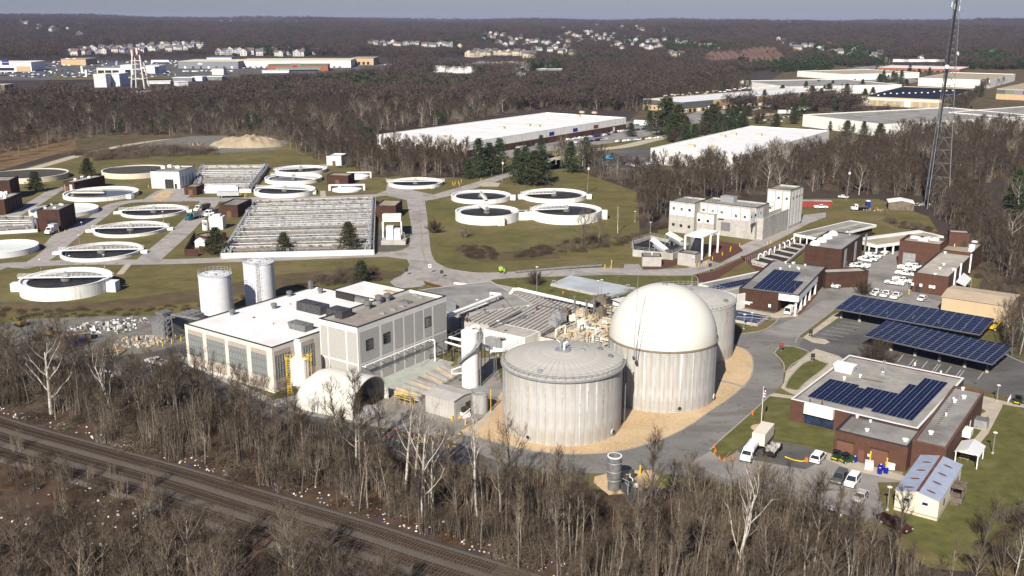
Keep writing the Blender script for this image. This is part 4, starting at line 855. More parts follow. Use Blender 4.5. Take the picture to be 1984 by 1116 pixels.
# --- office trailer with gabled steel roof
TR=shed('office_trailer','cream office trailer with rusty ridged steel roof on the lawn','trailer',z5b(1163,562),z5b(1442,634),z5b(1567,397),3.6,mat('cream_siding2',(.68,.63,.50),.8,.05,.3),TRAILR,rise=.75,axis='y',over=.15)
for c in ((1235,610),(1352,637)): 
    o=TR.win('F',z5b(*c),1.3,1.6,WHITE,PAINT); u,z=TR.hit('F',*z5b(*c)); B().box(u-.45,-.09,z-.6,u+.45,-.051,z-.1).build('pane',GLASS,o)
TR.pan('skirting','F',0,TR.w,0,.5,mat('cream_skirt',(.6,.55,.43)),.03)
B().box(-.04,-.04,.5,TR.w+.04,TR.d+.04,.58).build('belt_trim',RUST,TR.root)
b=B().box(TR.w/2-.22,-.1,3.6+.75+.14,TR.w/2+.22,TR.d+.1,3.6+.75+.25).build('ridge_cap',RUST,TR.root)
for i,(sx) in enumerate((-1,1)*4):
    yy=1.4+(i//2)*(TR.d-2.5)/3.6+.4*(i%2); xx=TR.w/2+sx*TR.w*.25; zz=3.6+.75*.5+.16
    b=B(); b.lathe([(1,0),(.8,.02),(0,.03)],12); o=b.build('rust_patch',RUST,TR.root,(xx,yy,zz)); o.scale=(.8,.32,1); o.rotation_euler=(0,sx*math.atan2(.75,TR.w/2),0)
u=TR.hit('R',*z5b(1530,510))[0]; b=B(); b.box(TR.w+.02,u-1.6,.0,TR.w+2.0,u+1.6,.9); b.box(TR.w+.02,u-1.7,2.7,TR.w+2.1,u+1.7,2.85)
for yy in (-1.6,1.5): b.box(TR.w+1.9,u+yy,.9,TR.w+2.0,u+yy+.1,2.7)
for k in range(4): b.box(TR.w+.4,u-1.6-.3*(k+1),0,TR.w+1.6,u-1.6-.3*k,.9-.2*(k+1))
b.build('entrance_porch',BROWNEQ,TR.root)
for i in range(3): u=TR.d*(.25+.3*i); TR.pan('window','R',u-.5,u+.5,1.2,2.4,GLASS,.04)
# --- picnic shelter
GZ=shed('picnic_shelter','small white gabled picnic shelter with a bench table beside the office','shelter',z5b(1550,312),z5b(1692,342),z5b(1718,275),2.6,WHITE,LBLUEROOF,rise=.8,axis='y',over=.25)
for o in [c for c in GZ.root.children if c.name.startswith('wall')]: bpy.data.objects.remove(o)
for x in (0,GZ.w):
    for y in (0,GZ.d): B().box(x-.09,y-.09,-.05,x+.09,y+.09,2.62).build('post',WHITE,GZ.root)
b=B().add([(0,0,2.6),(GZ.w,0,2.6),(GZ.w/2,0,3.4)],[(0,1,2)]).add([(0,GZ.d,2.6),(GZ.w,GZ.d,2.6),(GZ.w/2,GZ.d,3.4)],[(2,1,0)]).build('gable',WHITE,GZ.root)
pt=W(*z5b(1612,372)); tb=thing('picnic_table','grey picnic table with benches inside the white shelter','table',(pt.x,pt.y+.6,0),R(-36)); B().box(-.9,-.35,.7,.9,.35,.76).build('table_top',LUMBER,tb); 
for s in (-1,1): B().box(-.9,s*.75-.14,.42,.9,s*.75+.14,.47).build('bench',LUMBER,tb)
for s in (-.6,.6): B().box(s-.05,-.8,0,s+.05,.8,.1).box(s-.05,-.05,.1,s+.05,.05,.7).build('leg',LUMBER,tb)
pt=W(*f4(1690,910)); ac=thing('transformer','grey transformer cabinet on the grass beside the sidewalk','transformer',(pt.x,pt.y,0),R(-36)); B().box(-1.5,-1.1,.1,1.5,1.1,1.9).build('cabinet',GALV,ac); B().box(-1.6,-1.2,0,1.6,1.2,.1).build('pad',SIDEWALK,ac); B().box(-1.55,-1.15,1.9,1.55,1.15,2.).build('lid',GALVD,ac)
for x in (-.75,.75): B().box(x-.6,-1.14,.3,x+.6,-1.1,1.7).build('door',GALV,ac)
# ================================================================ digesters
def proj(x,y,z):
    dz=z-CAM_H; dep=y*_c-dz*_s; up=y*_s+dz*_c
    return 992+FPX*x/dep, 558-FPX*up/dep
def digester(name,label,cx,cy,r,h,n=40,seedrot=0.):
    t=thing(name,label,'digester tank',(cx,cy,0),seedrot,'large concrete digester tanks')
    B().lathe([(r-.12,-.2),(r-.12,h)],64).build('core',TANKC,t,smooth=True)
    da=2*PI/n; b=B(); g=.016/r
    # one curved wall panel, thin joint on each side
    k=4; vs=[];
    for z in (0,h):
        for rr_ in (r,r-.1):
            for i in range(k+1):
                a=g+(da-2*g)*i/k; vs.append((rr_*math.cos(a),rr_*math.sin(a),z))
    m=k+1; fs=[]
    for i in range(k):
        fs+=[(i,i+1,2*m+i+1,2*m+i),(2*m+i,2*m+i+1,3*m+i+1,3*m+i)]
    fs+=[(0,2*m,3*m,m),(k,m+k,3*m+k,2*m+k)]
    b.add(vs,fs); me=b.mesh('wall_panel',TANKC)
    rr2=random.Random(cx)
    for i in range(n):
        # every cast panel has its own streaks: the mesh data differ only by where the stain pattern falls
        mm=me.copy() if False else me
        o=link('wall_panel',mm,t,None,i*da); s=1+rr2.uniform(-.0012,.0012); o.scale=(s,s,1)
    return t
def streaks(b_,r,h,n,rr,parent,mats):
    """run-off stains: thin patches of deposit on the wall"""
    for i in range(n):
        a=rr.uniform(0,2*PI); w=rr.uniform(.012,.035); L=rr.uniform(.35,1.)*h; mi=rr.randrange(len(mats))
        k=3; z1=h-.05; z0=h-L; vs=[]
        for z,q in ((z1,1),(z0+(z1-z0)*.4,.8),(z0,.25)):
            for j in (0,1): aa=a+(j-.5)*w*q; vs.append(((r+.03)*math.cos(aa),(r+.03)*math.sin(aa),z))
        b_.add(vs,[(0,2,3,1),(2,4,5,3)],mi)
def coneroof(t,r,h,rise,n,m):
    da=2*PI/n; g=.012; b=B(); vs=[]
    k=2; g=.004; B().lathe([(r-.05,h+.1),(r*.5,h+.1+rise*.62),(.9,h+.1+rise)],48).build('roof_shell',m,t)
    for i in range(k+1):
        a=da*i/k+(g if i==0 else 0)-(g if i==k else 0); lift=.035 if i==1 else 0
        vs+= [(r*math.cos(a),r*math.sin(a),h),(r*math.cos(a),r*math.sin(a),h+.18+lift),(r*.5*math.cos(a),r*.5*math.sin(a),h+.18+rise*.62+lift*.7),(.9*math.cos(a),.9*math.sin(a),h+.18+rise)]
    fs=[]
    for i in range(k):
        o=i*4; fs+=[(o,o+4,o+5,o+1),(o+1,o+5,o+6,o+2),(o+2,o+6,o+7,o+3)]
    fs+=[(0,1,2,3),(8,11,10,9)]
    b.add(vs,fs); me=b.mesh('roof_segment',m)
    for i in range(n): link('roof_segment',me,t,None,i*da)
def ringrail(t,r,z,n=56,name='handrail',m=GALV,hh=1.1,a0=0,a1=2*PI):
    b=B()
    for i in range(n):
        a=a0+(a1-a0)*i/n; q=a0+(a1-a0)*(i+1)/n; p=(r*math.cos(a),r*math.sin(a)); p2=(r*math.cos(q),r*math.sin(q))
        b.tube((*p,z),(*p,z+hh),.045,n=4,cap=False)
        for zz in (hh*.5,hh): b.tube((*p,z+zz),(*p2,z+zz),.045,n=4,cap=False)
    return b.build(name,m,t)
STAIN=[mat('rust_streak',(.42,.36,.26),.9,.25,1.5),mat('pale_streak',(.72,.72,.70),.9,.1,1.),mat('grey_streak',(.42,.41,.40),.9,.2,1.)]
def portholes(t,r,angs,z=1.1):
    for a in angs:
        b=B(); c,s=math.cos(a),math.sin(a); b.tube(((r-.1)*c,(r-.1)*s,z),((r+.28)*c,(r+.28)*s,z),.62,n=18); o=b.build('manway',CONC,t)
        B().tube(((r+.285)*c,(r+.285)*s,z),((r+.31)*c,(r+.31)*s,z),.42,n=16).build('cover',TRIMDK,o)
DC=digester('digester','front digester tank with shallow ribbed cone roof ringed by a handrail',10.25,188.17,12.19,13.6)
coneroof(DC,12.3,13.6,1.9,40,CONEROOF); ringrail(DC,12.25,13.75,60); B().lathe([(12.45,13.2),(12.6,13.25),(12.6,13.55),(12.2,13.6)],80).build('rim_gutter',GALV,DC)
sb=B(); streaks(sb,12.19,13.2,46,random.Random(3),DC,STAIN); tag(sb.build('stain_streaks',STAIN,DC),kind='stuff')
b=B().lathe([(1.6,15.4),(1.6,15.9),(0,15.95)],20); b.build('roof_cap',GALV,DC)
for dx,dy,m in ((-.4,.3,GALV),(.3,-.2,WHITE),(.2,.6,GALVD)):
    B().path([(dx,dy,15.9),(dx,dy,17.2),(dx*3,dy*3,17.6)],.24,8).build('cap_pipe',m,DC)
for px,py in ((1046,717),(1129,684),(1134,673),(1163,675),(1183,688)):
    p=W(px,py,14.6); B().lathe([(.55,0),(.55,.35),(.3,.5),(0,.5)],10).build('roof_hatch',GALV if px<1150 else GALVD,DC,(p.x-10.25,p.y-188.17,13.9+1.9*(1-min(1,math.hypot(p.x-10.25,p.y-188.17)/12.3))))
portholes(DC,12.19,[R(-125),R(-37)]); 
b=B(); 
for k in (0,.5): b.tube((12.35+k,1.6+k*.3,0),(12.35+k,1.6+k*.3,13.8),.14,n=6)
for z in range(0,28): b.box(12.2,1.3,z*.5,12.9,1.36,z*.5+.05)
b.build('riser_pipe',GALVD,DC,rz=R(-8))
for i in range(4):
    a=R(-150+i*40)
DD=digester('digester','digester tank topped by a tall white hemispherical gas dome',33.05,204.62,11.84,13.4,seedrot=.05)
sb=B(); streaks(sb,11.84,13.2,40,random.Random(9),DD,STAIN); tag(sb.build('stain_streaks',STAIN,DD),kind='stuff')
zt=0
for z in np.arange(20,32,.05):
    if proj(33.05,204.62,z)[1]<=552: zt=z; break
prof=[]; rd=11.72; hd=zt-13.5
for i in range(22): a=PI/2*i/21; prof.append((rd*math.cos(a)**.96 if i<21 else 0,13.5+hd*math.sin(a)))
B().lathe(prof,96).build('gas_dome',DOMEM,DD,smooth=True); B().lathe([(11.85,13.3),(12.0,13.35),(12.0,13.62),(11.7,13.7)],80).build('anchor_ring',mat('ring_brown',(.22,.18,.13),.8),DD)
B().lathe([(.6,0),(.6,.3),(.35,.45),(0,.5)],12).build('dome_cap',GALV,DD,(0,0,13.5+hd-.02)); portholes(DD,11.84,[R(-82),R(-27)])
# rear digester: solved from its right edge and the back of its roof
best=None
for cx in np.arange(40,62,.5):
    for cy_ in np.arange(210,250,.5):
        th=np.linspace(0,2*PI,60); xs=[proj(cx+12*math.cos(a),cy_+12*math.sin(a),13.4) for a in th]
        e=abs(max(x for x,_ in xs)-1427)+abs(min(y for _,y in xs)-554.5)+.5*abs(max(proj(cx+12*math.cos(a),cy_+12*math.sin(a),0)[1] for a in th)-691)
        if best is None or e<best[0]: best=(e,cx,cy_)
ex,ey=float(best[1]),float(best[2])
DE=digester('digester','rear digester tank with cone roof, half hidden behind the white gas dome',ex,ey,12.0,13.4,seedrot=.02)
coneroof(DE,12.1,13.4,1.8,40,CONEROOF); ringrail(DE,12.05,13.55,60); sb=B(); streaks(sb,12.0,13.,40,random.Random(19),DE,STAIN); tag(sb.build('stain_streaks',STAIN,DE),kind='stuff')
p=W(1406,583,14.2); B().lathe([(.6,0),(.6,.4),(.3,.6),(0,.6)],10).build('roof_hatch',GALVD,DE,(p.x-ex,p.y-ey,14.0))
B().path([(0,0,15.3),(0,0,16.4),(1.2,.4,16.8)],.2).build('cap_pipe',GALV,DE)
# masts on the domed tank
for lab,base,top,lean in (('tall straight lightning mast fixed to the rim of the domed tank',(1228,684),(1232,537),0),('shorter leaning whip mast crossing the straight one on the domed tank',(1229,686),(1246,570),1)):
    a=W(base[0],base[1],13.6); z=hgt_top=None
    for zz in np.arange(14,60,.1):
        q=Vector((a.x,a.y,zz)); 
        if proj(a.x,a.y,zz)[1]<=top[1]: break
    t=thing('lightning_mast',lab,'mast',(a.x,a.y,13.2),0)
    B().tube((0,0,-.6),(2.0*lean+.3*(1-lean)*1.2,0,zz-13.2),.085,.04,n=6).build('pole',GALV,t); B().rbox(0,0,-.9,.5,.4,.6).build('bracket',DARKST,t)
# ================================================================ clarifiers
def fitc(xl,xr,ytop,h,r=13.6):
    """circle at height h whose image spans xl..xr with its back rim at ytop"""
    cx_=(xl+xr)/2; lo,hi=60.,1200.
    p=W(cx_,ytop+6,h); cx,cy=p.x,p.y-5; rr_=r
    for _ in range(40):
        th=[2*PI*i/90 for i in range(90)]; q=[proj(cx+rr_*math.cos(a),cy+rr_*math.sin(a),h) for a in th]
        l=min(x for x,_ in q); rt=max(x for x,_ in q); yt=min(y for _,y in q); k=cy/FPX
        cx+=((xl+xr)/2-(l+rt)/2)*k; rr_*=(xr-xl)/(rt-l); cy+=(q and (yt-ytop))*k*k*FPX/80*.5
    return cx,cy,rr_
def clarifier(label,xl,xr,ytop,h,water=WATER,wallm=WHITEWALL,bridge=True,rot=0.,boxes=(),depth=None,thick=.55,empty=False,launder=True,group='round settling tanks of the treatment works'):
    cx,cy,r=fitc(xl,xr,ytop,h); t=thing('settling_tank',label,'settling tank',(cx,cy,0),rot,group)
    wz=max(h-.9,.22) if depth is None else h-depth; deep=h>1.2 and launder
    B().lathe([(r,-.2),(r,h-.001),(r-thick,h-.001),(r-thick,wz-.3)],72).build('wall',wallm,t,smooth=False); B().lathe([(r+.06,h),(r+.06,h+.12),(r-thick-.03,h+.12),(r-thick-.03,h)],72).build('rim',WHITEWALL,t)
    B().disc(0,0,wz,r-thick-.01,72).build('basin_floor' if empty else 'water',water,t)
    if deep: B().lathe([(r-thick-.01,wz+.45),(r-2.2,wz+.45),(r-2.2,wz-.05)],64).build('inner_ledge',LBLUEROOF,t)
    if launder:
        B().lathe([(r-1.9,wz-.1),(r-1.9,wz+.28),(r-1.75,wz+.28),(r-1.75,wz-.1)],64).build('weir',GALV,t); B().lathe([(r-.62,wz+.1),(r-1.15,wz+.1)],64).build('launder',mat('wet_concrete',(.10,.10,.095),.5,.2,1.),t)
    if bridge:
        b=B(); L=r+.9
        for s in (-.6,.6):
            b.box(-L,s-.06,h+.15,L if bridge==1 else .5,s+.06,h+.35)
            for k in range(19):
                x=-L+(2*L)*k/18
                if bridge==2 and x>.5: break
                b.tube((x,s,h+.35),(x,s,h+1.35),.035,n=4,cap=False)
            for z in (.85,1.35): b.tube((-L,s,h+z),(L if bridge==1 else .5,s,h+z),.035,n=4,cap=False)
        b.box(-L,-.54,h+.25,L if bridge==1 else .5,.54,h+.32); b.build('walkway_bridge',WHITE,t)
        B().lathe([(1.5,wz-.5),(1.5,h+.05),(1.35,h+.05),(1.35,wz-.5)],20).build('feed_well',GALVD,t); B().rbox(0,0,h+.33,1.6,1.2,1.1).tube((0,0,h+1.4),(0,0,h+1.9),.3,n=8).build('drive_unit',GALV,t)
    for (a,w,dd,hh) in boxes:
        a=R(a)-rot; c,s=math.cos(a),math.sin(a); B().rbox((r+dd/2-.05)*c,(r+dd/2-.05)*s,-.1,dd,w,hh+.1,a).build('effluent_box',wallm,t)
    return t
clarifier('big white-walled tank with dark water on the slope, nearest of the settling tanks',35,217,517.8,3.9,rot=R(4),boxes=((-4,3.2,3,3.2),(184,2.6,3.2,2.6)))
clarifier('sunken tank with dark water and railed bridge, second up from the nearest one',115.4,276,468.6,1.1,rot=R(6),boxes=((2,2,2.6,1.0),(186,2,3,1.0)))
clarifier('sunken tank with dark water between two like it, third up the lawn',180,324.7,428.2,1.1,rot=R(8),boxes=((5,2,2.6,1.0),(190,2,3,1.0)))
clarifier('sunken tank with dark water beside the parked dump trucks, fourth up the lawn',233,362,396,1.1,rot=R(8),boxes=((5,2,2.6,1.0),(190,2,3,1.0)))
PALEF=mat('empty_basin_floor',(.60,.66,.62),.7,.08,.2)
clarifier('empty tank with pale washed floor cut off by the edge of the view',-62,75,464,2.0,water=PALEF,wallm=LBLUEROOF,bridge=0,depth=1.1,empty=True,launder=False)
clarifier('empty tank with pale floor behind the brick tower with the truck',55,191,393.5,1.6,water=PALEF,wallm=LBLUEROOF,bridge=0,boxes=((-60,2.5,2.5,1.8),),depth=1.2,empty=True,launder=False)
T7=clarifier('tank of murky brown water in front of the long brick building',121,269,361,1.7,water=WATERM,bridge=0,boxes=((-25,2,3,1.7),))
b=B()
for k in range(12):
    x0=-11+k*1.1; b.tube((x0,-3,2.1),(x0+.55,-3,3.3),.05,n=4).tube((x0+.55,-3,3.3),(x0+1.1,-3,2.1),.05,n=4)
b.tube((-13,-3,2.1),(2,-3,2.1),.1,n=4).tube((-13,-3,3.3),(2,-3,3.3),.1,n=4).box(-13,-3.1,1.7,2.5,-1.6,1.9); b.build('truss_bridge',WHITE,T7)
DKM=mat('filter_media',(.07,.065,.055),.95,.4,1.2,bump=.6); CREAMW=mat('cream_tank_wall',(.62,.56,.42),.85,.06,.3)
clarifier('wide trickling filter with cream wall and dark bed behind the spruce tree',-20,133,326,2.6,water=DKM,wallm=CREAMW,bridge=0,depth=.4,launder=False)
clarifier('wide trickling filter with cream wall between the long brick building and the white block',196,330,319.5,2.6,water=DKM,wallm=CREAMW,bridge=0,depth=.4,launder=False)
clarifier('rearmost settling tank with dark walkway by the white pump hut',532,633,320,1.6,bridge=1,rot=R(25))
clarifier('pale empty-looking tank just in front of the rearmost one',512.5,624,335.2,1.8,bridge=1,rot=R(-30),water=WATERM)
clarifier('white-walled tank with two arms, beside the upper aeration tanks',491.5,611,357.2,1.9,bridge=1,rot=R(-15),boxes=((-10,1.6,1.5,1.8),))
clarifier('white-walled tank by itself below the woods and the yellow bollards',752.5,858,344,1.5,bridge=1,rot=R(5),boxes=((-50,2,1.5,1.4),))
clarifier('upper left of the four raised tanks on the sloping lawn',874,990,368,1.9,bridge=2,rot=R(100),boxes=((-8,2.6,2.4,2.2),))
clarifier('upper right of the four raised tanks, nearest the utility poles',1011,1137,365,1.9,bridge=2,rot=R(10),boxes=((-8,2.6,2.4,2.0),(190,2.5,2,2)))
clarifier('lower left of the four raised tanks, its bridge pointing at the road',882,1005.5,397,3.6,bridge=2,rot=R(-72),boxes=((-66,2.6,2.0,3.8),(-3,2.4,2.4,3.4)))
clarifier('lower right of the four raised tanks, behind the big bare tree',1030,1166,393,3.8,bridge=2,rot=R(10),boxes=((-6,2.6,2.4,3.6),(190,2.6,2,3.4)))
jb=W(1012,425); t=thing('junction_box','white concrete junction box with railings in the middle of the four raised tanks','chamber',(jb.x,jb.y,0),R(5)); B().rbox(0,0,0,5,4,3.4).rbox(-3,6,0,3,8,2.8).rbox(3.4,0,0,2,2.4,2.6).build('chamber',WHITEWALL,t)
b=B()
for k in range(6):
    b.tube((-2.4+k*.95,-1.9,3.4),(-2.4+k*.95,-1.9,4.5),.05,n=4)
for z in (3.95,4.5): b.tube((-2.4,-1.9,z),(2.4,-1.9,z),.05,n=4)
b.build('handrail',GALV,t)
# small dome-covered tank and its white frame
def domed(label,xl,xr,yt,h):
    cx,cy,r=fitc(xl,xr,yt,h); t=thing('covered_tank',label,'covered tank',(cx,cy,0)); B().lathe([(r,-.1),(r,h),(r*.75,h+.5),(r*.4,h+.9),(0,h+1.05)],40).build('cover',LBLUEROOF,t); B().rbox(-r*.45,-r*.1,h+.3,1.2,1.2,1.3).build('hatch',WHITE,t); return t,r
t,r=domed('low pale domed cover behind the big aeration tank',643,701,361,.8); B().box(-r-1.5,-.5,2.4,r+1.5,.5,3.).box(-r-1.6,-.5,0,-r-.6,.5,2.4).box(r+.6,-.5,0,r+1.6,.5,2.4).build('gantry',WHITE,t,rz=R(6))
t,r=domed('smaller pale domed cover beside the brick blower house',672,716,337,1.2); B().box(-r,-.4,2.6,r+1.,.4,3.2).box(r+.2,-.4,0,r+1,.4,2.6).build('gantry',WHITE,t,rz=R(4))
# ================================================================ aeration tanks: long channels side by side
def aeration(name,label,tl,tr,br,bl,h,rows,walls=WHITEWALL,seed=1,posts=14):
    t=thing(name,label,'aeration tank'); a,b_,c,d=[W(*q,h) for q in (tl,tr,br,bl)]; rd=random.Random(seed)
    poly=[(p.x,p.y) for p in (a,b_,c,d)]; B().prism(poly,-.2,h-1.0).build('base',CONC,t); B().sheet(poly,h-.95).build('water',WATERG,t)
    WT_=mat('weathered_white',(.40,.425,.45),.85,.3,.8,detail=8); layer2(WT_,(.18,.18,.19),.7,.46,.6,.85,seed=2) if 'ww' not in MATS else None; MATS['ww']=WT_
    LC=mat('dusty_concrete',(.26,.235,.205),.9,.15,.6,detail=8)
    for (p,q) in ((a,b_),(b_,c),(c,d),(d,a)):
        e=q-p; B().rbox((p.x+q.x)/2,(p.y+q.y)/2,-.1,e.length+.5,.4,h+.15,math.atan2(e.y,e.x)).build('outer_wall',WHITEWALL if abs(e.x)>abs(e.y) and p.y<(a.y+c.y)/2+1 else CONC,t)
    for i in range(rows):
        s=(i+.5)/rows; l=a+(d-a)*s; r=b_+(c-b_)*s; e=r-l; an=math.atan2(e.y,e.x); L=e.length; mx,my=(l.x+r.x)/2,(l.y+r.y)/2
        wd_=(d-a).length/rows
        if i%3==0: B().rbox(mx,my,h-.95,L-.6,wd_*.55,.8,an).build('channel_cover' ,WT_ ,t)
        elif i%3==1: B().rbox(mx,my,h-.95,L-.6,wd_*.8,.9,an).build('walkway',LC,t)
        else: B().rbox(mx,my,h-.95,L-.6,.3,.7,an).build('channel_wall',GALVD,t)
        # air header with drops and railing along the channel
        u=e.normalized(); n=Vector((-u.y,u.x,0)); b=B(); zz=h+.75
        p0=l+n*1.0+u*.6; p1=r+n*1.0-u*.6; b.tube((p0.x,p0.y,zz),(p1.x,p1.y,zz),.09,n=5); b.tube((p0.x,p0.y,zz-.4),(p1.x,p1.y,zz-.4),.04,n=4)
        for k in range(posts):
            s2=(k+.3+rd.random()*.3)/posts; q=p0+(p1-p0)*s2; b.tube((q.x,q.y,h-.9),(q.x,q.y,zz),.05,n=4,cap=False)
        b.build('air_header',rd.choice((GALV,LC,GALV,WHITE)),t)
        b=B()
        for k in range(posts//2):
            q=l+e*((k+rd.random())/(posts//2)); sz=rd.uniform(.5,1.1); b.rbox(q.x,q.y,h-.2,sz*1.2,sz*.8,sz,an)
            if rd.random()<.6: b.tube((q.x,q.y,h),(q.x+u.x*rd.uniform(-2,2),q.y+u.y*rd.uniform(-2,2)+n.y*1.5,h+.9),.09,n=4)
        tag(b.build('valve_group',rd.choice((GALVD,GALVD,BROWNEQ,GALV)),t),kind='stuff')
    # cross gallery at the left end, and end pipes
    for side,(p,q) in enumerate(((a,d),(b_,c))):
        e=q-p; L=e.length; an=math.atan2(e.y,e.x); m=(p+q)/2; inn=Vector((math.cos(an),math.sin(an),0)).cross(Vector((0,0,1)))*(1 if side==0 else -1)
        m2=m-inn*2.2 if side==0 else m-inn*2.2
        b=B(); b.rbox(m2.x,m2.y,h-.94,L-.6,2.2,1.05,an); b.build('gallery',LC,t)
        b=B(); k=int(L/2.2)
        for j in range(k):
            p_=p+e*((j+.5)/k)-inn*rd.uniform(1.4,3.2); b.rbox(p_.x,p_.y,h,rd.uniform(.4,1),rd.uniform(.4,1),rd.uniform(.5,1.6),an)
            b.tube((p_.x,p_.y,h),(p_.x,p_.y,h+1.8),.06,n=4)
        b.tube((p.x-inn.x*1.2,p.y-inn.y*1.2,h+.8),(q.x-inn.x*1.2,q.y-inn.y*1.2,h+.8),.35,n=8); b.build('main_pipe',GALV,t)
        b=B()
        for j in range(int(L/2)): p_=p+e*(j/int(L/2))-inn*.2; b.tube((p_.x,p_.y,h),(p_.x,p_.y,h+1.1),.05,n=4,cap=False)
        for z in (.6,1.1): b.tube((p.x-inn.x*.2,p.y-inn.y*.2,h+z),(q.x-inn.x*.2,q.y-inn.y*.2,h+z),.045,n=4)
        b.build('handrail',GALV,t)
    return t
aeration('aeration_tank','great ribbed aeration tank of parallel channels behind the three dark evergreens',(490,391),(728,384),(724,484),(428,491),1.8,24,seed=1,posts=22)
aeration('aeration_tank','smaller ribbed aeration tank beside the white windowless block, further up the site',(388,322),(520,321),(486,366),(372,367),1.8,12,seed=2,posts=12)
aeration('aeration_tank','channel tank with thin railings left of the brick tower with the truck',(-60,420),(70,422),(72,444),(-70,452),1.2,6,seed=3,posts=8)
# ================================================================ silos, scrubber, small tanks
def silo(label,xl,xr,ytop,h,group='pair of pale steel storage silos'):
    # centre from the middle of the top rim at height h
    r=abs(W(xr,ytop+9,h).x-W(xl,ytop+9,h).x)/2; p=W((xl+xr)/2,ytop+8,h)
    t=thing('storage_silo',label,'silo',(p.x,p.y,0),0,group)
    k=8
    for i in range(k): B().lathe([(r-.03,h*i/k+.04),(r,h*i/k+.08),(r,h*(i+1)/k-.02),(r-.03,h*(i+1)/k)],48).build('shell_ring',SILOP,t)
    B().lathe([(r-.035,0),(r-.035,h)],48).build('shell',SILOP,t); B().lathe([(r+.1,h),(r+.1,h+.12),(0,h+.8)],48).build('roof',LBLUEROOF,t); ringrail(t,r,h+.1,26,hh=1.2)
    for a in (30,120,200,290): B().rbox(r*.5*math.cos(R(a)),r*.5*math.sin(R(a)),h+.3,.7,.7,.5).build('roof_hatch',GALV,t)
    b=B(); a=R(-20); c,s=math.cos(a),math.sin(a)
    for o in (-.35,.35): b.tube(((r+.5)*c-o*s,(r+.5)*s+o*c,0),((r+.5)*c-o*s,(r+.5)*s+o*c,h+1.2),.05,n=4)
    for z in np.arange(.3,h+1,.45): b.tube(((r+.5)*c+.35*s,(r+.5)*s-.35*c,z),((r+.5)*c-.35*s,(r+.5)*s+.35*c,z),.03,n=4,cap=False)
    for z in np.arange(2.5,h+1,1.2):
        for q in range(6):
            q0=a-PI/2+PI*q/6*1.; q1=a-PI/2+PI*(q+1)/6; b.tube(((r+.5)*c+.75*math.cos(q0),(r+.5)*s+.75*math.sin(q0),z),((r+.5)*c+.75*math.cos(q1),(r+.5)*s+.75*math.sin(q1),z),.03,n=4,cap=False)
    b.build('ladder_cage',GALVD,t); return t
silo('nearer storage silo with caged ladder on its right side, left of the process building',384.5,447.4,524,12.6)
s2=silo('further storage silo behind the white roof, its ladder down the front',471,529.6,500,12.6)
for o in s2.children:
    if o.name.startswith('ladder_cage'): o.rotation_euler.z=R(-62)
# dry silo with yellow caged ladders at the cream building
gx=W(583,764); t=thing('lime_silo','slim white lime silo with yellow caged ladders against the cream building','silo',(gx.x,gx.y,0))
B().lathe([(.5,1.2),(1.9,2.6),(1.9,8.3),(1.2,8.8),(0,8.9)],24).build('shell',WHITE,t); B().box(-.6,-.7,8.8,.8,.7,12.2).box(-.8,-.3,11.4,.4,.9,12.6).build('dust_filter',WHITE,t)
for sx,sy in ((-1,-1),(1,-1),(1,1),(-1,1)): B().tube((sx*1.4,sy*1.3,0),(sx*1.4,sy*1.3,3.4),.12,n=5).build('leg',GALVD,t)
for sx,h in ((-2.4,8.8),(2.3,9.6)):
    b=B()
    for ox,oy in ((-.4,-.4),(.4,-.4),(.4,.4),(-.4,.4)): b.tube((sx+ox,oy,0),(sx+ox,oy,h),.06,n=4)
    for z in np.arange(.5,h,.55): b.tube((sx-.4,-.4,z),(sx+.4,-.4,z),.04,n=4); b.tube((sx+.4,-.4,z),(sx+.4,.4,z),.04,n=4); b.tube((sx-.4,-.4,z),(sx-.4,.4,z),.04,n=4)
    b.build('ladder_cage',YELLOW,t)
b=B()
for z in (9.,9.9): b.path([(-2.6,-1.9,z),(2.6,-1.9,z),(2.6,1.9,z)],.05,4)
for x in (-2.6,-1.3,0,1.3,2.6): b.tube((x,-1.9,8.8),(x,-1.9,9.9),.05,n=4)
b.build('platform_rail',YELLOW,t); B().tube((2.2,-1,0),(2.2,-1,8.5),.15).build('fill_pipe',GALV,t)
# scrubber tower with spiral stair
sp=W(911,752); t=thing('scrubber_tower','tall white cylindrical scrubber tower wrapped by a grey spiral stair','tower',(sp.x,sp.y+1.5,0)); r=1.95
hs=0
for z in np.arange(5,25,.05):
    if proj(sp.x,sp.y+1.5,z)[1]<=641: hs=float(z); break
B().lathe([(r,0),(r,hs*.5),(r+.02,hs*.5),(r+.02,hs),(r-.15,hs+.08),(0,hs+.25)],36).build('shell',WHITE,t,smooth=False)
b=B(); N=30; a0,a1=R(-160),R(10); z0,z1=hs*.42,hs*.98
for i in range(N):
    a=a0+(a1-a0)*i/N; z=z0+(z1-z0)*i/N; b.rbox((r+.5)*math.cos(a),(r+.5)*math.sin(a),z,.95,.32,.06,a)
    b.tube(((r+.95)*math.cos(a),(r+.95)*math.sin(a),z),((r+.95)*math.cos(a),(r+.95)*math.sin(a),z+1.),.03,n=4,cap=False)
for k in (0,.5,1.):
    for i in range(N):
        a=a0+(a1-a0)*i/N; q=a0+(a1-a0)*(i+1)/N; z=z0+(z1-z0)*i/N+k; z_=z0+(z1-z0)*(i+1)/N+k; b.tube(((r+.95)*math.cos(a),(r+.95)*math.sin(a),z),((r+.95)*math.cos(q),(r+.95)*math.sin(q),z_),.05 if k else .12,n=4,cap=False)
b.build('spiral_stair',GALV,t)
B().tube((r+.35,-.5,0),(r+.35,-.5,hs+1),.16).tube((r+.6,.4,0),(r+.6,.4,hs+.4),.08).build('riser_pipe',GALVD,t)
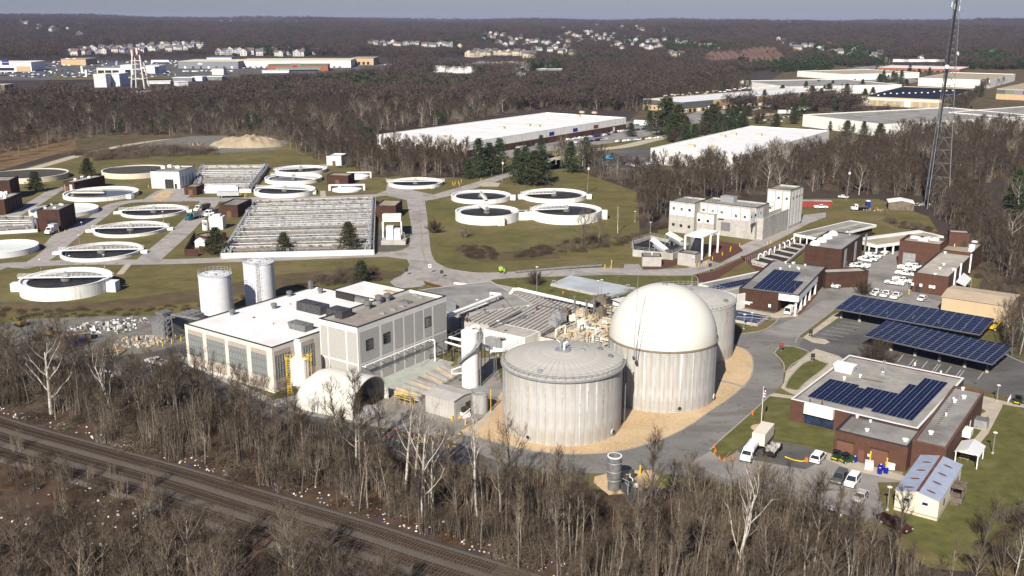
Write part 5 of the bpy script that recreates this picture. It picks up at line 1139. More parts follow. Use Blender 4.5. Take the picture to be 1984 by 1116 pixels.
B().path([(.3,0,hs+.1),(.3,0,hs+.9),(1.6,.3,hs+1.1),(2.6,.3,hs+.3)],.3,8).rbox(-.5,.2,hs+.1,.9,.7,.7).build('top_pipework',WHITE,t)
B().path([(-r,-.6,3.2),(-r-2.2,-.8,3.2),(-r-2.2,-.8,4.1),(-r,.2,4.6)],.16,6).build('side_pipe',WHITE,t)
sp=W(929,803); t=thing('small_tank','short weathered grey tank with yellow ladder beside the metal shed','tank',(sp.x,sp.y+1.7,0)); r=1.75; B().lathe([(r,0),(r,3.9),(r+.08,3.9),(r+.08,4.1),(0,4.5)],28).build('shell',mat('weathered_tank',(.36,.36,.35),.7,.2,.6,stretch=(1,1,.2)),t); ringrail(t,r+.05,4.1,14,hh=.9)
b=B()
for o in (-.35,.35): b.tube((r+.6,o,0),(r+.6,o,4.9),.07,n=4)
for z in np.arange(.3,4.9,.4): b.tube((r+.6,-.35,z),(r+.6,.35,z),.04,n=4)
b.build('ladder',YELLOW,t)
# metal shed with curved eaves
z8=lambda x,y:(820+x/5.075,640+y/5.075)
SH=shed('metal_shed','pale ribbed metal shed with skid loader at its open end, under the white tower','shed',(824,762),z8(285,705),z8(470,620),4.2,CORR,CORR,rise=.35,axis='x',over=.2)
SH.pan('end_panel','R',.4,SH.d-.4,.2,3.7,GREYP,.04); SH.pan('doorway','R',SH.d*.62,SH.d*.9,0,2.7,TRIMDK,.06)
# arched fabric shelter
ga,gb=W(682,815),W(752,773); e=gb-ga; wdt=e.xy.length; an=math.atan2(e.y,e.x)
gl=W(601,764); L=abs(Vector((-math.sin(an),math.cos(an))).dot((gl-ga).xy)); hh=7.2
t=thing('arched_shelter','big white arched fabric shelter with rounded back and open end, among bare trees','shelter',(ga.x,ga.y,0),an)
b=B(); n=20; prof=[(wdt/2-math.cos(PI*i/n)*wdt/2, max(0,math.sin(PI*i/n))**.8*hh) for i in range(n+1)]; rows=[]
ns=9
for k in range(ns+1):
    y=L*k/ns; f=1. if k<ns-3 else math.cos((k-(ns-3))/3.0*PI/2*.93)**.55
    rows.append([(wdt/2+(x-wdt/2)*(.5+.5*f if f<1 else 1),y,z*f) for x,z in prof])
for k in range(ns):
    for i in range(n): b.add([rows[k][i],rows[k][i+1],rows[k+1][i+1],rows[k+1][i]],[(0,1,2,3)])
b.add(rows[ns],[tuple(range(n+1))]); b.build('fabric_skin',DOMEM,t,smooth=True)
b=B()
for k in range(0,ns-2,1):
    y=L*k/ns+.05
    for i in range(n): x0,z0=prof[i];x1,z1=prof[i+1]; b.tube((wdt/2+(x0-wdt/2)*.975,y,z0*.975),(wdt/2+(x1-wdt/2)*.975,y,z1*.975),.09,n=4,cap=False)
b.build('hoop_frame',GALV,t)
b=B()
for i in range(n):
    x0,z0=prof[i];x1,z1=prof[i+1]; b.tube((x0,-.02,z0),(x1,-.02,z1),.16,n=5)
b.build('edge_band',DOMEM,t)
for q,(px,py,s) in enumerate(((712,800,1.6),(728,795,1.2),(700,806,1.1))):
    p=W(px,py); b=B(); b.lathe([(s*1.5,0),(s*1.1,s*.6),(s*.5,s*1.),(0,s*1.1)],9); tag(b.build('tarped_heap',TARP,None,(p.x,p.y,0)),('large tarped heap in the mouth of the arched shelter','middle tarped heap in the mouth of the arched shelter','small tarped heap at the left in the mouth of the arched shelter')[q],'heap')
t=thing('yellow_platform','yellow railed access platform beside the arched shelter mouth','platform',W(765,780),R(-36)); b=B()
for x in (0,1.5,3,4.5):
    for y in (0,1.4): b.tube((x,y,0),(x,y,2.6),.05,n=4)
for z in (1.5,2.05,2.6):
    b.tube((0,0,z),(4.5,0,z),.05,n=4); b.tube((0,1.4,z),(4.5,1.4,z),.05,n=4); b.tube((0,0,z),(0,1.4,z),.05,n=4)
b.build('handrail',YELLOW,t); B().box(0,0,1.35,4.5,1.4,1.45).build('deck',GALVD,t)
# low ribbed concrete structure between pad and tower
rl=thing('ribbed_cover','low tan cover with heavy ribs in front of the metal shed','cover'); q=P([(762,756),(868,704),(893,722),(812,770)],1.0); B().prism([(p.x,p.y) for p in q],-.1,.9).build('base',CONC,rl)
for i in range(8):
    a=q[0]+(q[1]-q[0])*((i+.5)/8); c=q[3]+(q[2]-q[3])*((i+.5)/8); d=c-a; B().rbox((a.x+c.x)/2,(a.y+c.y)/2,.905,d.length,.9,.5,math.atan2(d.y,d.x),tx=.98,ty=.5).build('rib',GREYROOF if i%2 else TANROOF,rl)
# generator hall / conveyor gallery left of the process building
g1=lambda x,y:(260+x/3.72,500+y/3.72)
CS=Bld('conveyor_shed','long dark blue-grey lean shed with steel conveyor frame left of the process building','shed',g1(122,452),g1(205,478),g1(460,385),4.2,CORRG,GREYWALL,par=.05,trim=None)
for i in range(9): B().rbox(CS.w*.5,CS.d*(i+.5)/9,CS.rz,CS.w*.7,.9,.5,0).build('roof_vent',GALVD,CS.root)
p=W(*g1(235,600)); t=thing('conveyor_tower','tall galvanised lattice conveyor frame at the end of the dark shed','conveyor',(p.x,p.y,0),R(-36)); b=B()
for x in (-1.2,1.2):
    for y in (-1.2,1.2): b.tube((x,y,0),(x,y,7.5),.12,n=4)
for z in np.arange(0,7.5,1.5):
    b.tube((-1.2,-1.2,z),(1.2,-1.2,z+1.5),.07,n=4); b.tube((1.2,-1.2,z),(1.2,1.2,z+1.5),.07,n=4); b.tube((-1.2,-1.2,z+1.5),(1.2,-1.2,z+1.5),.07,n=4); b.tube((-1.2,1.2,z),(-1.2,-1.2,z+1.5),.07,n=4)
b.build('lattice',GALV,t); B().rbox(0,0,7.5,3,3,.6).tube((0,0,7.6),(9,10,4.0),.5,n=6).build('conveyor_head',GALVD,t)
# ================================================================ pipe racks
def pipeline(name,label,pts,r,m=WHITE,sup=None,cat='pipe',group=None,supm=GALVD):
    t=thing(name,label,cat,(0,0,0),0,group); w=[W(px,py,z) for px,py,z in pts]; B().path(w,r,10).build('pipe',m,t); b=B()
    for p in w: b.lathe([(r*1.02,-r),(r*1.02,r)],8,p.x,p.y) if False else None
    if sup:
        for (i,k) in sup:
            for j in range(k):
                p=w[i]+(w[i+1]-w[i])*((j+.5)/k); b.tube((p.x,p.y,0),(p.x,p.y,p.z-r),.10,n=5)
        b.build('supports',supm,t)
    for p in w[1:-1]: B().lathe([(0,-r*1.15),(r*.8,-r*.8),(r*1.15,0),(r*.8,r*.8),(0,r*1.15)],10).build('elbow',m,t,(p.x,p.y,p.z))
    return t
pz=lambda x,y:(820+x/5.22,530+y/5.22)
pipeline('gas_pipe','fat white pipe rising left to right from the press building',[(*pz(250,420),6.6),(*pz(775,215),6.6),(*pz(775,250),5.0)],.45,sup=[(0,7)])
pipeline('gas_pipe','thinner white pipe just below the fat one, on brackets',[(*pz(255,445),5.9),(*pz(640,300),5.9),(*pz(620,330),4.2),(*pz(620,395),2.5)],.2,sup=[(0,5)])
pipeline('gas_pipe','long white pipe with a raised kink, running right towards the gas dome',[(*pz(700,255),4.),(*pz(800,245),4.2),(*pz(870,220),4.4),(*pz(915,162),6.2),(*pz(965,158),6.2),(*pz(1740,335),6.0)],.45,sup=[(4,10)])
pipeline('gas_pipe','white U-shaped pipe loop over the dark trench beside the road',[(*pz(322,150),1.),(*pz(320,100),3.6),(*pz(440,112),3.6),(*pz(458,150),1.2)],.35)
pipeline('gas_pipe','low white insulated pipe along the trench behind the gravel roof',[(*pz(300,165),1.6),(*pz(680,250),1.6)],.35,sup=[(0,6)])
pipeline('gas_pipe','white pipe loop above the junction of the pipe bridge',[(*pz(685,250),4.4),(*pz(685,200),6.2),(*pz(770,210),6.2),(*pz(775,260),4.4)],.4)
pipeline('gas_pipe','white pipe from the press building to the scrubber tower',[(*pz(265,645),5.2),(*pz(390,675),5.2)],.35)
pipeline('gas_pipe','upper of two white pipes running from the scrubber tower to the front digester',[(*pz(215,690),4.0),(*pz(390,740),4.0)],.25,sup=[(0,3)])
pipeline('gas_pipe','white pipe dropping with a kink towards the front digester roof',[(*pz(600,725),7.0),(*pz(740,765),7.0),(*pz(870,770),8.5)],.3,sup=[(0,3)])
pipeline('gas_pipe','short white bent pipe under the kinked one',[(*pz(660,830),5.5),(*pz(690,785),7.0),(*pz(880,775),8.0)],.3,sup=[(1,2)])
pipeline('gas_pipe','white pipe bent down over the pale yard by the press building',[(*z8(-10,95),4.6),(*z8(45,80),4.8),(*z8(50,200),.8)],.18)
pipeline('rusty_pipe','line of dark rusty pipes along the trench by the road',[(822,546,.6),(862,558,.6),(885,563,.6)],.3,m=RUST)
pipeline('felled_pipe','long grey steel pipe lying on the verge of the service road',[(999,527,.4),(1090,519,.5),(1166,514,.5)],.42,m=GALVD)
for (x0,y0,x1,y1,lab) in ((300,160,700,225,'dark sunken trench cover beside the pipes'),):
    t=thing('trench_cover',lab,'trench'); q=P([pz(300,140),pz(690,225),pz(670,250),pz(290,165)],.25); B().prism([(p.x,p.y) for p in q],-.1,.25).build('cover',DARKST,t)
b=B(); t=thing('pipe_bridge','dark steel pipe bridge with railings between the press building and the scrubber','pipe bridge',(0,0,0))
pa,pb=W(*z8(250,60),4.2),W(*z8(30,180),4.2); pc=W(*pz(1000,420),5.0)
for (a,c) in ((W(*z8(-20,200),4.0),W(*z8(370,20),5.0)),(W(*z8(200,110),4),W(*z8(200,215),4))):
    b.tube(a,c,.18,n=5); b.tube(a+Vector((0,0,.9)),c+Vector((0,0,.9)),.06,n=4)
    for j in range(9): p=a+(c-a)*(j/8); b.tube((p.x,p.y,0 if j%3==0 else p.z),(p.x,p.y,p.z+.9),.07,n=4)
b.build('frame',GALVD,t)
for k,(px,py) in enumerate(((948,668),(965,672),(975,660),(986,668),(955,682))):
    p=W(px,py); t=thing('blower_unit',('grey blower cabinet nearest the scrubber tower','grey blower cabinet next to the nearest one','grey blower cabinet furthest back by the pump house','grey blower cabinet closest to the digester wall','low grey blower cabinet behind the kinked pipe')[k],'blower',(p.x,p.y,0),R(-36),'blower cabinets beside the scrubber'); B().rbox(0,0,.4,3.4,2.2,2.2+.3*k%2).rbox(0,0,2.75,2.2,1.4,.5).build('cabinet',GALV,t); B().rbox(0,0,0,3.2,2.,.4).build('skid',DARKST,t); B().path([(1.2,0,2.8),(1.2,0,4),(3,1,4)],.25,6).build('duct',GALV,t)
# flare stack at the roadside gravel bed
fp=W(1189,948); t=thing('flare_stack','round steel flare stack with open white top on the gravel across the road','flare stack',(fp.x,fp.y,0)); hf=0
for z in np.arange(2,20,.05):
    if proj(fp.x,fp.y,z)[1]<=883: hf=float(z); break
B().lathe([(1.1,0),(1.1,hf*.35),(1.25,hf*.37),(1.25,hf),(1.1,hf),(1.1,hf-1.5)],24).build('shell',GALVD,t); B().lathe([(1.3,hf-.15),(1.3,hf+.02),(1.05,hf+.02)],24).build('rim',WHITE,t)
for k in (.3,.55,.8): B().lathe([(1.28,hf*k),(1.32,hf*k+.05),(1.28,hf*k+.2)],24).build('band',GALV,t)
fs=W(1222,950); t=thing('gas_skid','tangle of white and dark piping and valves on a skid beside the flare stack','equipment',(fp.x+3,fp.y-1,0),R(20)); rr=random.Random(4); 
B().box(-1.5,-4,0,2.5,5,.25).build('skid',DARKST,t)
for k in range(14):
    x,y=rr.uniform(-1.3,2.3),rr.uniform(-3.5,4.5); z=rr.uniform(.6,2.4); L=rr.uniform(.8,3); b=B(); b.path([(x,y,.2),(x,y,z),(x+rr.uniform(-.5,.5),min(4.8,y+L),z)],rr.uniform(.08,.22),6); 
    if k%3==0: b.lathe([(.45,z),(.45,z+.5),(0,z+.6)],10,x,y)
    b.build('pipework',rr.choice((WHITE,GALV,DARKST,YELLOW if k==3 else GALV)),t)
p=W(1262,955); t=thing('dark_tank','long dark horizontal tank lying on the gravel beside the gas skid','tank',(p.x-1,p.y-4,0),R(62)); B().tube((-3.2,0,1.1),(3.2,0,1.1),.65,n=14).build('shell',CARDK,t)
for x in (-2,2): B().rbox(x,0,0,.3,1.1,.7).build('saddle',GALVD,t)
# ================================================================ brown brick blocks at the left, small plant buildings
g4=lambda x,y:(x/3.188,270+y/3.188); gz=lambda x,y:(x/5.875,290+y/5.875)
X1=Bld('brick_loading_tower','tall dark brick tower with a white truck parked in its doorway','building',gz(415,690),gz(672,688),gz(800,608),8.4,BRICK,GREYROOF,par=.4)
u=X1.hit('F',*gz(607,900))[0]; X1.pan('doorway','F',u-2.1,u+2.1,0,4.4,BLACK,.05); 
for p in ((515,668),(585,632),(690,628),(625,665),(710,632)): X1.unit(*gz(*p),1.2,.9,.5,LBLUEROOF)
X2=Bld('long_brick_building','long low brown brick building with pale end door behind the murky tank','building',gz(715,365),gz(842,372),gz(1250,300),5.4,BRICK,PALEROOF,par=.3)
u=X2.hit('F',*gz(790,430))[0]; X2.pan('roller_door','F',u-2.6,u-.5,0,3.2,mat('brown_door',(.16,.075,.05)),.06); X2.pan('wall_panel','F',u+.2,u+1.7,0,4.2,CREAM,.05); X2.pan('wall_panel','F',u-2.8,u-2.61,0,4.,CREAM,.05)
for p in ((860,345),(1020,320),(940,318)): X2.unit(*gz(*p),1.6,1.2,.7,WHITE)
X3=Bld('brick_block','dark brick block with rooftop fans at the left edge of the works','building',(-60,352),gz(105,352),gz(122,350),9.0,BRICK,GREYROOF,par=.4,depth=14)
X4=Bld('brick_filter_house','dark brick filter house with white roof vents and tall narrow openings down its side','building',(-40,388),gz(45,572),gz(235,490),6.4,BRICK,PALEROOF,par=.3)
for p in ((10,535),(45,520),(70,505),(20,510),(60,550)): X4.unit(*gz(*p),1.2,.9,1.2,WHITE)
for k in range(6): X4.pan('louvre','R',2+k*X4.d/6.5,2.9+k*X4.d/6.5,.4,5.0,TRIMDK,.05)
X5=Bld('white_block','white windowless block with dark doorway behind the fourth sunken tank','building',g4(928,198),g4(1105,200),g4(1157,163),8.4,WHITEWALL,GREYROOF,par=.4)
u=X5.hit('F',*g4(1045,262))[0]; X5.pan('roller_door','F',u-2.2,u+2.2,0,4.6,TRIMDK,.06); u=X5.hit('F',*g4(1085,272))[0]; X5.pan('door','F',u-.6,u+.6,0,2.5,TRIMDK,.06)
for k in range(4): u=X5.w*(.2+.2*k); X5.pan('louvre','R',X5.d*(.15+.2*k),X5.d*(.25+.2*k),1,5.5,GREYP,.05)
for p in ((1010,180),(1050,172),(1100,178)): X5.unit(*g4(*p),2.2,1.6,1.2,LBLUEROOF)
g5=lambda x,y:(340+x/3.188,270+y/3.188)
def brk(name,lab,a,b_,c,h,roof=GREYROOF,door=True,m=BRICK,depth=None):
    s=Bld(name,lab,'building',g5(*a),g5(*b_),g5(*c),h,m,roof,par=.3,depth=depth)
    if door: u=s.w*.5; s.pan('door','F',u-1,u+1,0,2.6,mat('brown_door',(.16,.075,.05)),.05)
    return s
brk('brick_pump_house','small brick pump house beside the smaller aeration tank',(52,292),(128,294),(150,276),4.0,TANROOF)
brk('brick_blower_house','brick blower house at the top corner of the great aeration tank, behind the trucks',(270,405),(382,408),(422,368),5.2,GREYROOF)
brk('brick_gate_house','brick house with tan roof at the roadside corner of the great aeration tank',(1238,410),(1360,412),(1358,360),5.4,TANROOF,depth=14)
brk('brick_switch_house','brick switch house with a tan door by the small domed covers',(932,222),(1065,226),(1083,208),4.8,TANROOF)
brk('white_pump_hut','white hut with grey door at the edge of the wood',(932,102),(1022,104),(1026,86),5.4,LBLUEROOF,m=WHITEWALL)
s=brk('brick_sump','low brick sump with tan roof left of the evergreen',(122,590),(205,600),(250,560),3.0,TANROOF,door=False)
t=thing('brick_screen_wall','low dark brick screen wall with an open white tent frame behind it','wall'); q=P([g5(60,660),g5(140,665),g5(145,720),g5(60,720)],2.2)
for a,c in ((g5(60,720),g5(142,722)),(g5(60,718),g5(120,610)),(g5(150,700),g5(240,712))):
    a,c=W(*a),W(*c); d=c-a; B().rbox((a.x+c.x)/2,(a.y+c.y)/2,-.1,d.length,.35,2.6,math.atan2(d.y,d.x)).build('wall_run',BRICK,t)
p=W(*g5(155,660)); t=thing('white_tent','small white peaked tent behind the screen wall','tent',(p.x,p.y,0),R(10)); B().rbox(0,0,0,3.4,3.4,2.0).rbox(0,0,2.0,3.8,3.8,1.2,tx=.1,ty=.1).build('canvas',WHITE,t)
p=W(*g5(262,550)); t=thing('chemical_tank','white square chemical tank box beside the brick blower house','tank',(p.x,p.y,0),R(0)); B().rbox(0,0,0,5.5,4.5,5).rbox(0,0,5,3,2.5,.8).build('shell',LBLUEROOF,t); B().path([(-3,0,0),(-3,0,6),(-1,0,6.4)],.25).build('pipe',WHITE,t)
p=W(*g5(185,560)); t=thing('odour_fan','white upright fan housing with round intake beside the brick sump','fan',(p.x,p.y,0)); B().lathe([(1.1,0),(1.1,3.5),(.7,4),(0,4.1)],16).build('housing',WHITE,t); B().tube((0,-1.5,3),(0,0,3),.6,n=10).build('intake',GALV,t)
for k in range(5):
    p=W(*g5(215+k*36,330)); t=thing('control_cabinet',('first','second','third','fourth','fifth')[k]+' of the white cabinets lined up behind the parked trailer, counting from the left','cabinet',(p.x,p.y,0),R(8),'white cabinets behind the trailer'); B().rbox(0,0,0,4.6,3,3.2).rbox(0,0,3.2,3,2,.5).build('cabinet',LBLUEROOF,t)
# white canopy over chemical unloading, with stair tower
c=[W(*g5(x,y),7.) for x,y in ((1278,505),(1393,503),(1393,455),(1280,458))]; t=thing('unloading_canopy','white flat canopy on posts over the stepped chemical tank by the road','canopy'); B().prism([(p.x,p.y) for p in c],6.7,7.).build('roof',WHITE,t)
for p in c: B().rbox(p.x*.998,p.y*.999,0,.5,.5,6.7).build('post',WHITE,t)
p=W(*g5(1348,650)); t=thing('stepped_tank','stepped white tank with a concrete base below the unloading canopy','tank',(p.x,p.y+2,0)); B().rbox(0,0,0,9,6,1.6).build('base',CONC,t); B().rbox(-1.5,.5,1.6,2.6,3,5.).rbox(1.3,.5,1.6,2.4,3,4.).build('shell',LBLUEROOF,t); B().path([(4,-2,1.6),(4,-2,4.5),(0,0,5.5)],.15).build('pipe',GALV,t)
ground('dark_patch',[g5(*q) for q in ((1255,560),(1300,560),(1420,640),(1440,660),(1310,690),(1240,680))],ASPHD,.085)
# ================================================================ lattice tower
bx=W(1808,402); th_=None
for z in np.arange(40,110,.2):
    if proj(bx.x,bx.y,z)[1]<=-25: break
HT=float(z); t=thing('lattice_tower','tall galvanised three-legged lattice radio tower with dishes rising out of the wood','lattice tower',(bx.x,bx.y,0),R(14))
def legp(a,z):
    k=z/HT; w=5.2*(1-k)**1.15+1.1 if k<1 else 1.1
    return Vector((w*math.cos(a),w*math.sin(a),z))
zs=[0]; 
while zs[-1]<HT: zs.append(min(HT,zs[-1]+max(2.6,7.0*(1-zs[-1]/HT)**.8)))
A3=[R(90),R(210),R(330)]
for a in A3:
    b=B()
    for z0,z1 in zip(zs[:-1],zs[1:]): b.tube(legp(a,z0),legp(a,z1),.19*(1-z0/HT*.5),n=6,cap=False)
    b.build('leg',mat('aged_galvanising',(.28,.30,.33),.5,.15,1.,metal=.4),t)
for z0,z1 in zip(zs[:-1],zs[1:]):
    for i in range(3):
        a,c=A3[i],A3[(i+1)%3]; r=.085; m=(legp(a,z1)+legp(c,z1))/2
        B().tube(legp(a,z1),legp(c,z1),r,n=4,cap=False).build('girt',GALVD,t)
        b=B(); b.tube(legp(a,z0),m,r*.9,n=4,cap=False); b.tube(legp(c,z0),m,r*.9,n=4,cap=False); b.build('brace',GALVD,t)
b=B(); 
for o in (-.35,-.12,.12,.35,.55): 
    for z0,z1 in zip(zs[:-1],zs[1:]): p=legp(R(205),z0); q=legp(R(205),z1); b.tube(p+Vector((o+.4,-.3,0)),q+Vector((o+.4,-.3,0)),.10,n=4,cap=False)
b.build('cable_run',CARDK,t)
for (px,py,m) in ((1855,105,LBLUEROOF),(1817,130,LBLUEROOF)):
    zz=0
    for z in np.arange(10,HT,.2):
        if proj(bx.x,bx.y,z)[1]<=py: zz=float(z); break
    s=1 if px>1840 else -1; b=B(); b.lathe([(0,0),(.6,.1),(.85,.3),(.85,.5),(0,.55)],14); o=b.build('dish_antenna',m,t,(s*2.2,-1.2,zz)); o.rotation_euler=(R(80),0,R(25*s))
for k in range(5):
    a=R(72*k); z=HT*.93-k*.8; B().box(-.12,-.06,0,.12,.06,2.2).build('panel_antenna',WHITE,t,(1.7*math.cos(a),1.7*math.sin(a),z),rz=a)
B().tube((0,0,HT-1),(0,0,HT+5),.08,n=5).tube((-1.2,0,HT*.9),(-1.2,0,HT+2),.06,n=4).build('whip_antenna',GALV,t)
# ================================================================ vehicles
VC={}
def body_prof(b,prof,w,mi=0,taper=None):
    """side outline extruded across the width, sides leaning in above the belt line"""
    n=len(prof); L=[];Rr=[]
    for x,z,k in prof: L.append((x,-w/2*k,z)); Rr.append((x,w/2*k,z))
    b.add(L+Rr,[tuple(range(n)),tuple(range(2*n-1,n-1,-1))]+[(i,n+i,n+(i+1)%n,(i+1)%n) for i in range(n)],mi)
def wheels(t,xs,w,r=.38,key=''):
    me=VC.setdefault(('wh',r),B().tube((0,-.13,0),(0,.13,0),r,n=14).mesh('wheel',BLACK)); rim=VC.setdefault(('rim',r),B().tube((0,-.15,0),(0,.15,0),r*.55,n=10).mesh('rim',CARSV))
    for x in xs:
        for s in (-1,1):
            o=link('wheel',me,t,(x,s*(w/2-.1),r)); link('rim',rim,o)
def vehicle(kind,paint,label,cat,px,py,az,group=None,load=None,z=0,fine=True):
    p=W(px,py,z) if px is not None else Vector((0,0,0)); nm={'pickup':'pickup_truck','utility':'utility_truck','suv':'parked_car','sedan':'parked_car','van':'van','cart':'utility_cart'}[kind]
    t=thing(nm,label,cat,(p.x,p.y,z+.06),R(az),group); key=(kind,paint.name)
    if kind in('pickup','utility'):
        L=5.9;w=1.98
        if key not in VC:
            b=B(); body_prof(b,[(-2.95,.45,1),(2.9,.45,.94),(2.95,.8,.94),(2.85,1.05,.92),(1.5,1.16,.96),(.7,1.18,1),(-.75,1.18,1),(-.75,.75,1),(-2.95,.75,1)],w)
            for s in (-1,1): b.box(-2.95,s*w/2-.09*s-.0,.75,-.75,s*(w/2),1.2)
            b.box(-2.95,-w/2+.1,.75,-2.86,w/2-.1,1.2)
            if kind=='utility':
                for s in (-1,1): b.box(-2.93,s*(w/2-.42),1.0,-.8,s*(w/2+.04),1.55)
            me=b.mesh('body',paint)
            c=B(); body_prof(c,[(1.55,1.14,.93),(.85,1.72,.78),(-.55,1.74,.78),(-.78,1.16,.95)],w); ca=c.mesh('cab',paint)
            g=B(); body_prof(g,[(1.40,1.22,.945),(.86,1.64,.83),(.45,1.64,.83),(.45,1.22,.945)],w*1.0); body_prof(g,[(.30,1.22,.95),(.30,1.64,.83),(-.50,1.64,.83),(-.62,1.22,.95)],w)
            g.add([(1.57,-.8,1.17),(1.57,.8,1.17),(.90,.66,1.71),(.90,-.66,1.71)],[(0,1,2,3)]); g.add([(-.80,-.75,1.2),(-.80,.75,1.2),(-.60,.66,1.70),(-.60,-.66,1.70)],[(3,2,1,0)])
            gl=g.mesh('window',GLASS); l=B().box(-2.85,-w/2+.1,.752,-.8,w/2-.1,.79).mesh('bed_liner',BLACK); h=B().box(2.9,-.2,.78,2.99,.2,.98).mesh('headlight',PALEROOF); gr=B().box(2.93,-.5,.62,2.985,.5,.95).mesh('grille',TRIMDK)
            VC[key]=(me,ca,gl,l,h,gr)
        me,ca,gl,l,h,gr=VC[key]; link('body',me,t); c=link('cab',ca,t); link('window',gl,c); link('bed_liner',l,t); link('grille',gr,t)
        for s in (-1,1): link('headlight',h,t,(0,s*.72,0))
        wheels(t,(1.85,-1.75),w,.42)
        if load:
            rr=random.Random(px); b=B()
            for k in range(6): b.rbox(rr.uniform(-2.5,-1.1),rr.uniform(-.6,.6),.8,rr.uniform(.3,.9),rr.uniform(.2,.6),rr.uniform(.2,.6),rr.uniform(0,3))
            b.build('load',load,t)
        if kind=='utility': B().box(-2.6,-.85,1.9,.2,-.75,1.97).box(-2.6,.75,1.9,.2,.85,1.97).box(-2.6,-.75,1.9,-2.5,.75,1.97).box(-.9,-.75,1.9,-.8,.75,1.97).box(-2.6,-.85,1.5,-2.5,-.75,1.9).box(-2.6,.75,1.5,-2.5,.85,1.9).build('ladder_rack',CARGY,t)
    elif kind in('suv','sedan','van'):
        L,w,H_={'suv':(4.9,1.95,1.82),'sedan':(4.7,1.85,1.45),'van':(5.6,2.1,2.25)}[kind]
        if key not in VC:
            h=L/2; b=B(); be=1.05 if kind!='sedan' else .92
            body_prof(b,[(-h,.42,.95),(h-.05,.42,.92),(h,.7,.92),(h-.15,.9,.93),(h-1.25,be,1),(-h+.1,be+.03,.98),(-h,.8,.95)],w); me=b.mesh('body',paint)
            c=B(); x0,x1,x2,x3={'suv':(h-1.25,h-1.95,-h+.45,-h+.08),'sedan':(h-1.25,h-2.05,-h+1.3,-h+.55),'van':(h-.9,h-1.6,-h+.1,-h+.04)}[kind]
            body_prof(c,[(x0,be-.02,.96),(x1,H_,.78),(x2,H_,.78),(x3,be,.94)],w); ca=c.mesh('cabin',paint)
            g=B(); f=.12; body_prof(g,[(x0-.22,be+.05,.965),(x1-.02,H_-.12,.83),((x1+x2)/2+.05,H_-.12,.83),((x1+x2)/2+.05,be+.05,.965)],w)
            if kind!='van': body_prof(g,[((x1+x2)/2-.08,be+.05,.965),((x1+x2)/2-.08,H_-.12,.83),(x2-.02,H_-.12,.83),(x3+.18,be+.05,.955)],w)
            hw=w/2; g.add([(x0+.02,-hw*.88,be+.02),(x0+.02,hw*.88,be+.02),(x1+.07,hw*.7,H_-.06),(x1+.07,-hw*.7,H_-.06)],[(0,1,2,3)]); g.add([(x3-.02,-hw*.84,be+.1),(x3-.02,hw*.84,be+.1),(x2-.06,hw*.68,H_-.1),(x2-.06,-hw*.68,H_-.1)],[(3,2,1,0)])
            gl=g.mesh('window',GLASS); hl=B().box(h-.1,-.2,.68,h+.01,.2,.86).mesh('headlight',PALEROOF); tl=B().box(-h-.01,-.12,.75,-h+.08,.12,1.0).mesh('tail_light',RED)
            VC[key]=(me,ca,gl,hl,tl,w,h)
        me,ca,gl,hl,tl,w,h=VC[key]; link('body',me,t); c=link('cabin',ca,t); link('window',gl,c)
        for s in (-1,1): link('headlight',hl,t,(0,s*w*.36,0)); link('tail_light',tl,t,(0,s*w*.4,0))
        wheels(t,(h-.95,-h+.95),w,.36)
    elif kind=='cart':
        b=B(); b.box(-1.3,-.65,.35,1.3,.65,.8); b.box(-1.35,-.7,.8,-.1,.7,1.1); b.build('body',paint,t); B().box(.1,-.55,.8,.6,.55,1.15).box(.0,-.55,1.15,.15,.55,1.5).build('seat',BLACK,t); B().box(1.3,-.5,.5,1.36,.5,.7).build('bumper',YELLOW,t)
        b=B()
        for sx,sy in ((-.1,-.62),(-.1,.62),(.95,.62),(.95,-.62)): b.tube((sx,sy,.8),(sx,sy,1.85),.035,n=4)
        b.box(-.2,-.66,1.85,1.,.66,1.9); b.build('roll_cage',BLACK,t); wheels(t,(.9,-.85),1.35,.32)
    return t
HEAD=-36 # street grid of the works
# pickups parked in front of the long brick building (left to right), tails to the camera
for i,(px,py,ld) in enumerate(((1697,571,None),(1716.5,574,RUST),(1736,577.5,BEIGE))):
    vehicle('pickup',CARW,('leftmost of three white pickups backed up beside the far solar canopy, bed empty','middle of three white pickups backed up beside the far solar canopy','rightmost of three white pickups backed up beside the far solar canopy, junk in its bed')[i],'pickup truck',px,py,52,'white pickups of the works fleet',ld)
vehicle('utility',CARW,'white service truck pointing left, nearest of the stack beside the brick corner','truck',1733,552,-36+180,'white pickups of the works fleet',RUST)
vehicle('utility',CARW,'white ladder-rack truck just behind the nearest one at the brick corner','truck',1748,547,-36,'white pickups of the works fleet',RUST)
vehicle('pickup',CARW,'white pickup facing the brick wall, second up from the roller door','pickup truck',1753,534,-36,'white pickups of the works fleet')
vehicle('utility',CARW,'white pickup close to the yellow bollards of the roller door','truck',1757,524,-36,'white pickups of the works fleet')
vehicle('utility',CARW,'white truck right at the yellow bollards, half behind another','truck',1772,520,-36,'white pickups of the works fleet')
vehicle('sedan',CARW,'white car parked alone at the sidewalk of the long brick building','car',1786,582,-128)
row=[(1609,557,RUST,'white pickup with a cluttered bed, nearest in the row by the white columns'),(1620,549,None,'second white pickup in the row by the brick workshop'),(1626,542,RUST,'third white pickup in the row, a ladder over its bed'),(1640,531,None,'fourth white vehicle in the row below the brick workshop'),(1650,526,BROWNEQ,'fifth in the row, its bed full of dark gear'),(1657,519,None,'sixth white vehicle in the row, a plain van-like truck'),(1668,518,BLUE,'white pickup with something blue in its bed, mid row'),(1675,507,None,'white truck past the middle of the row, at the grey wall panel'),(1685,505,None,'white pickup in the upper half of the row'),(1693,499,None,'white pickup near the far end of the row by the carport'),(1705,491,RED,'last white pickup of the row beside the open carport, red gear in its bed')]
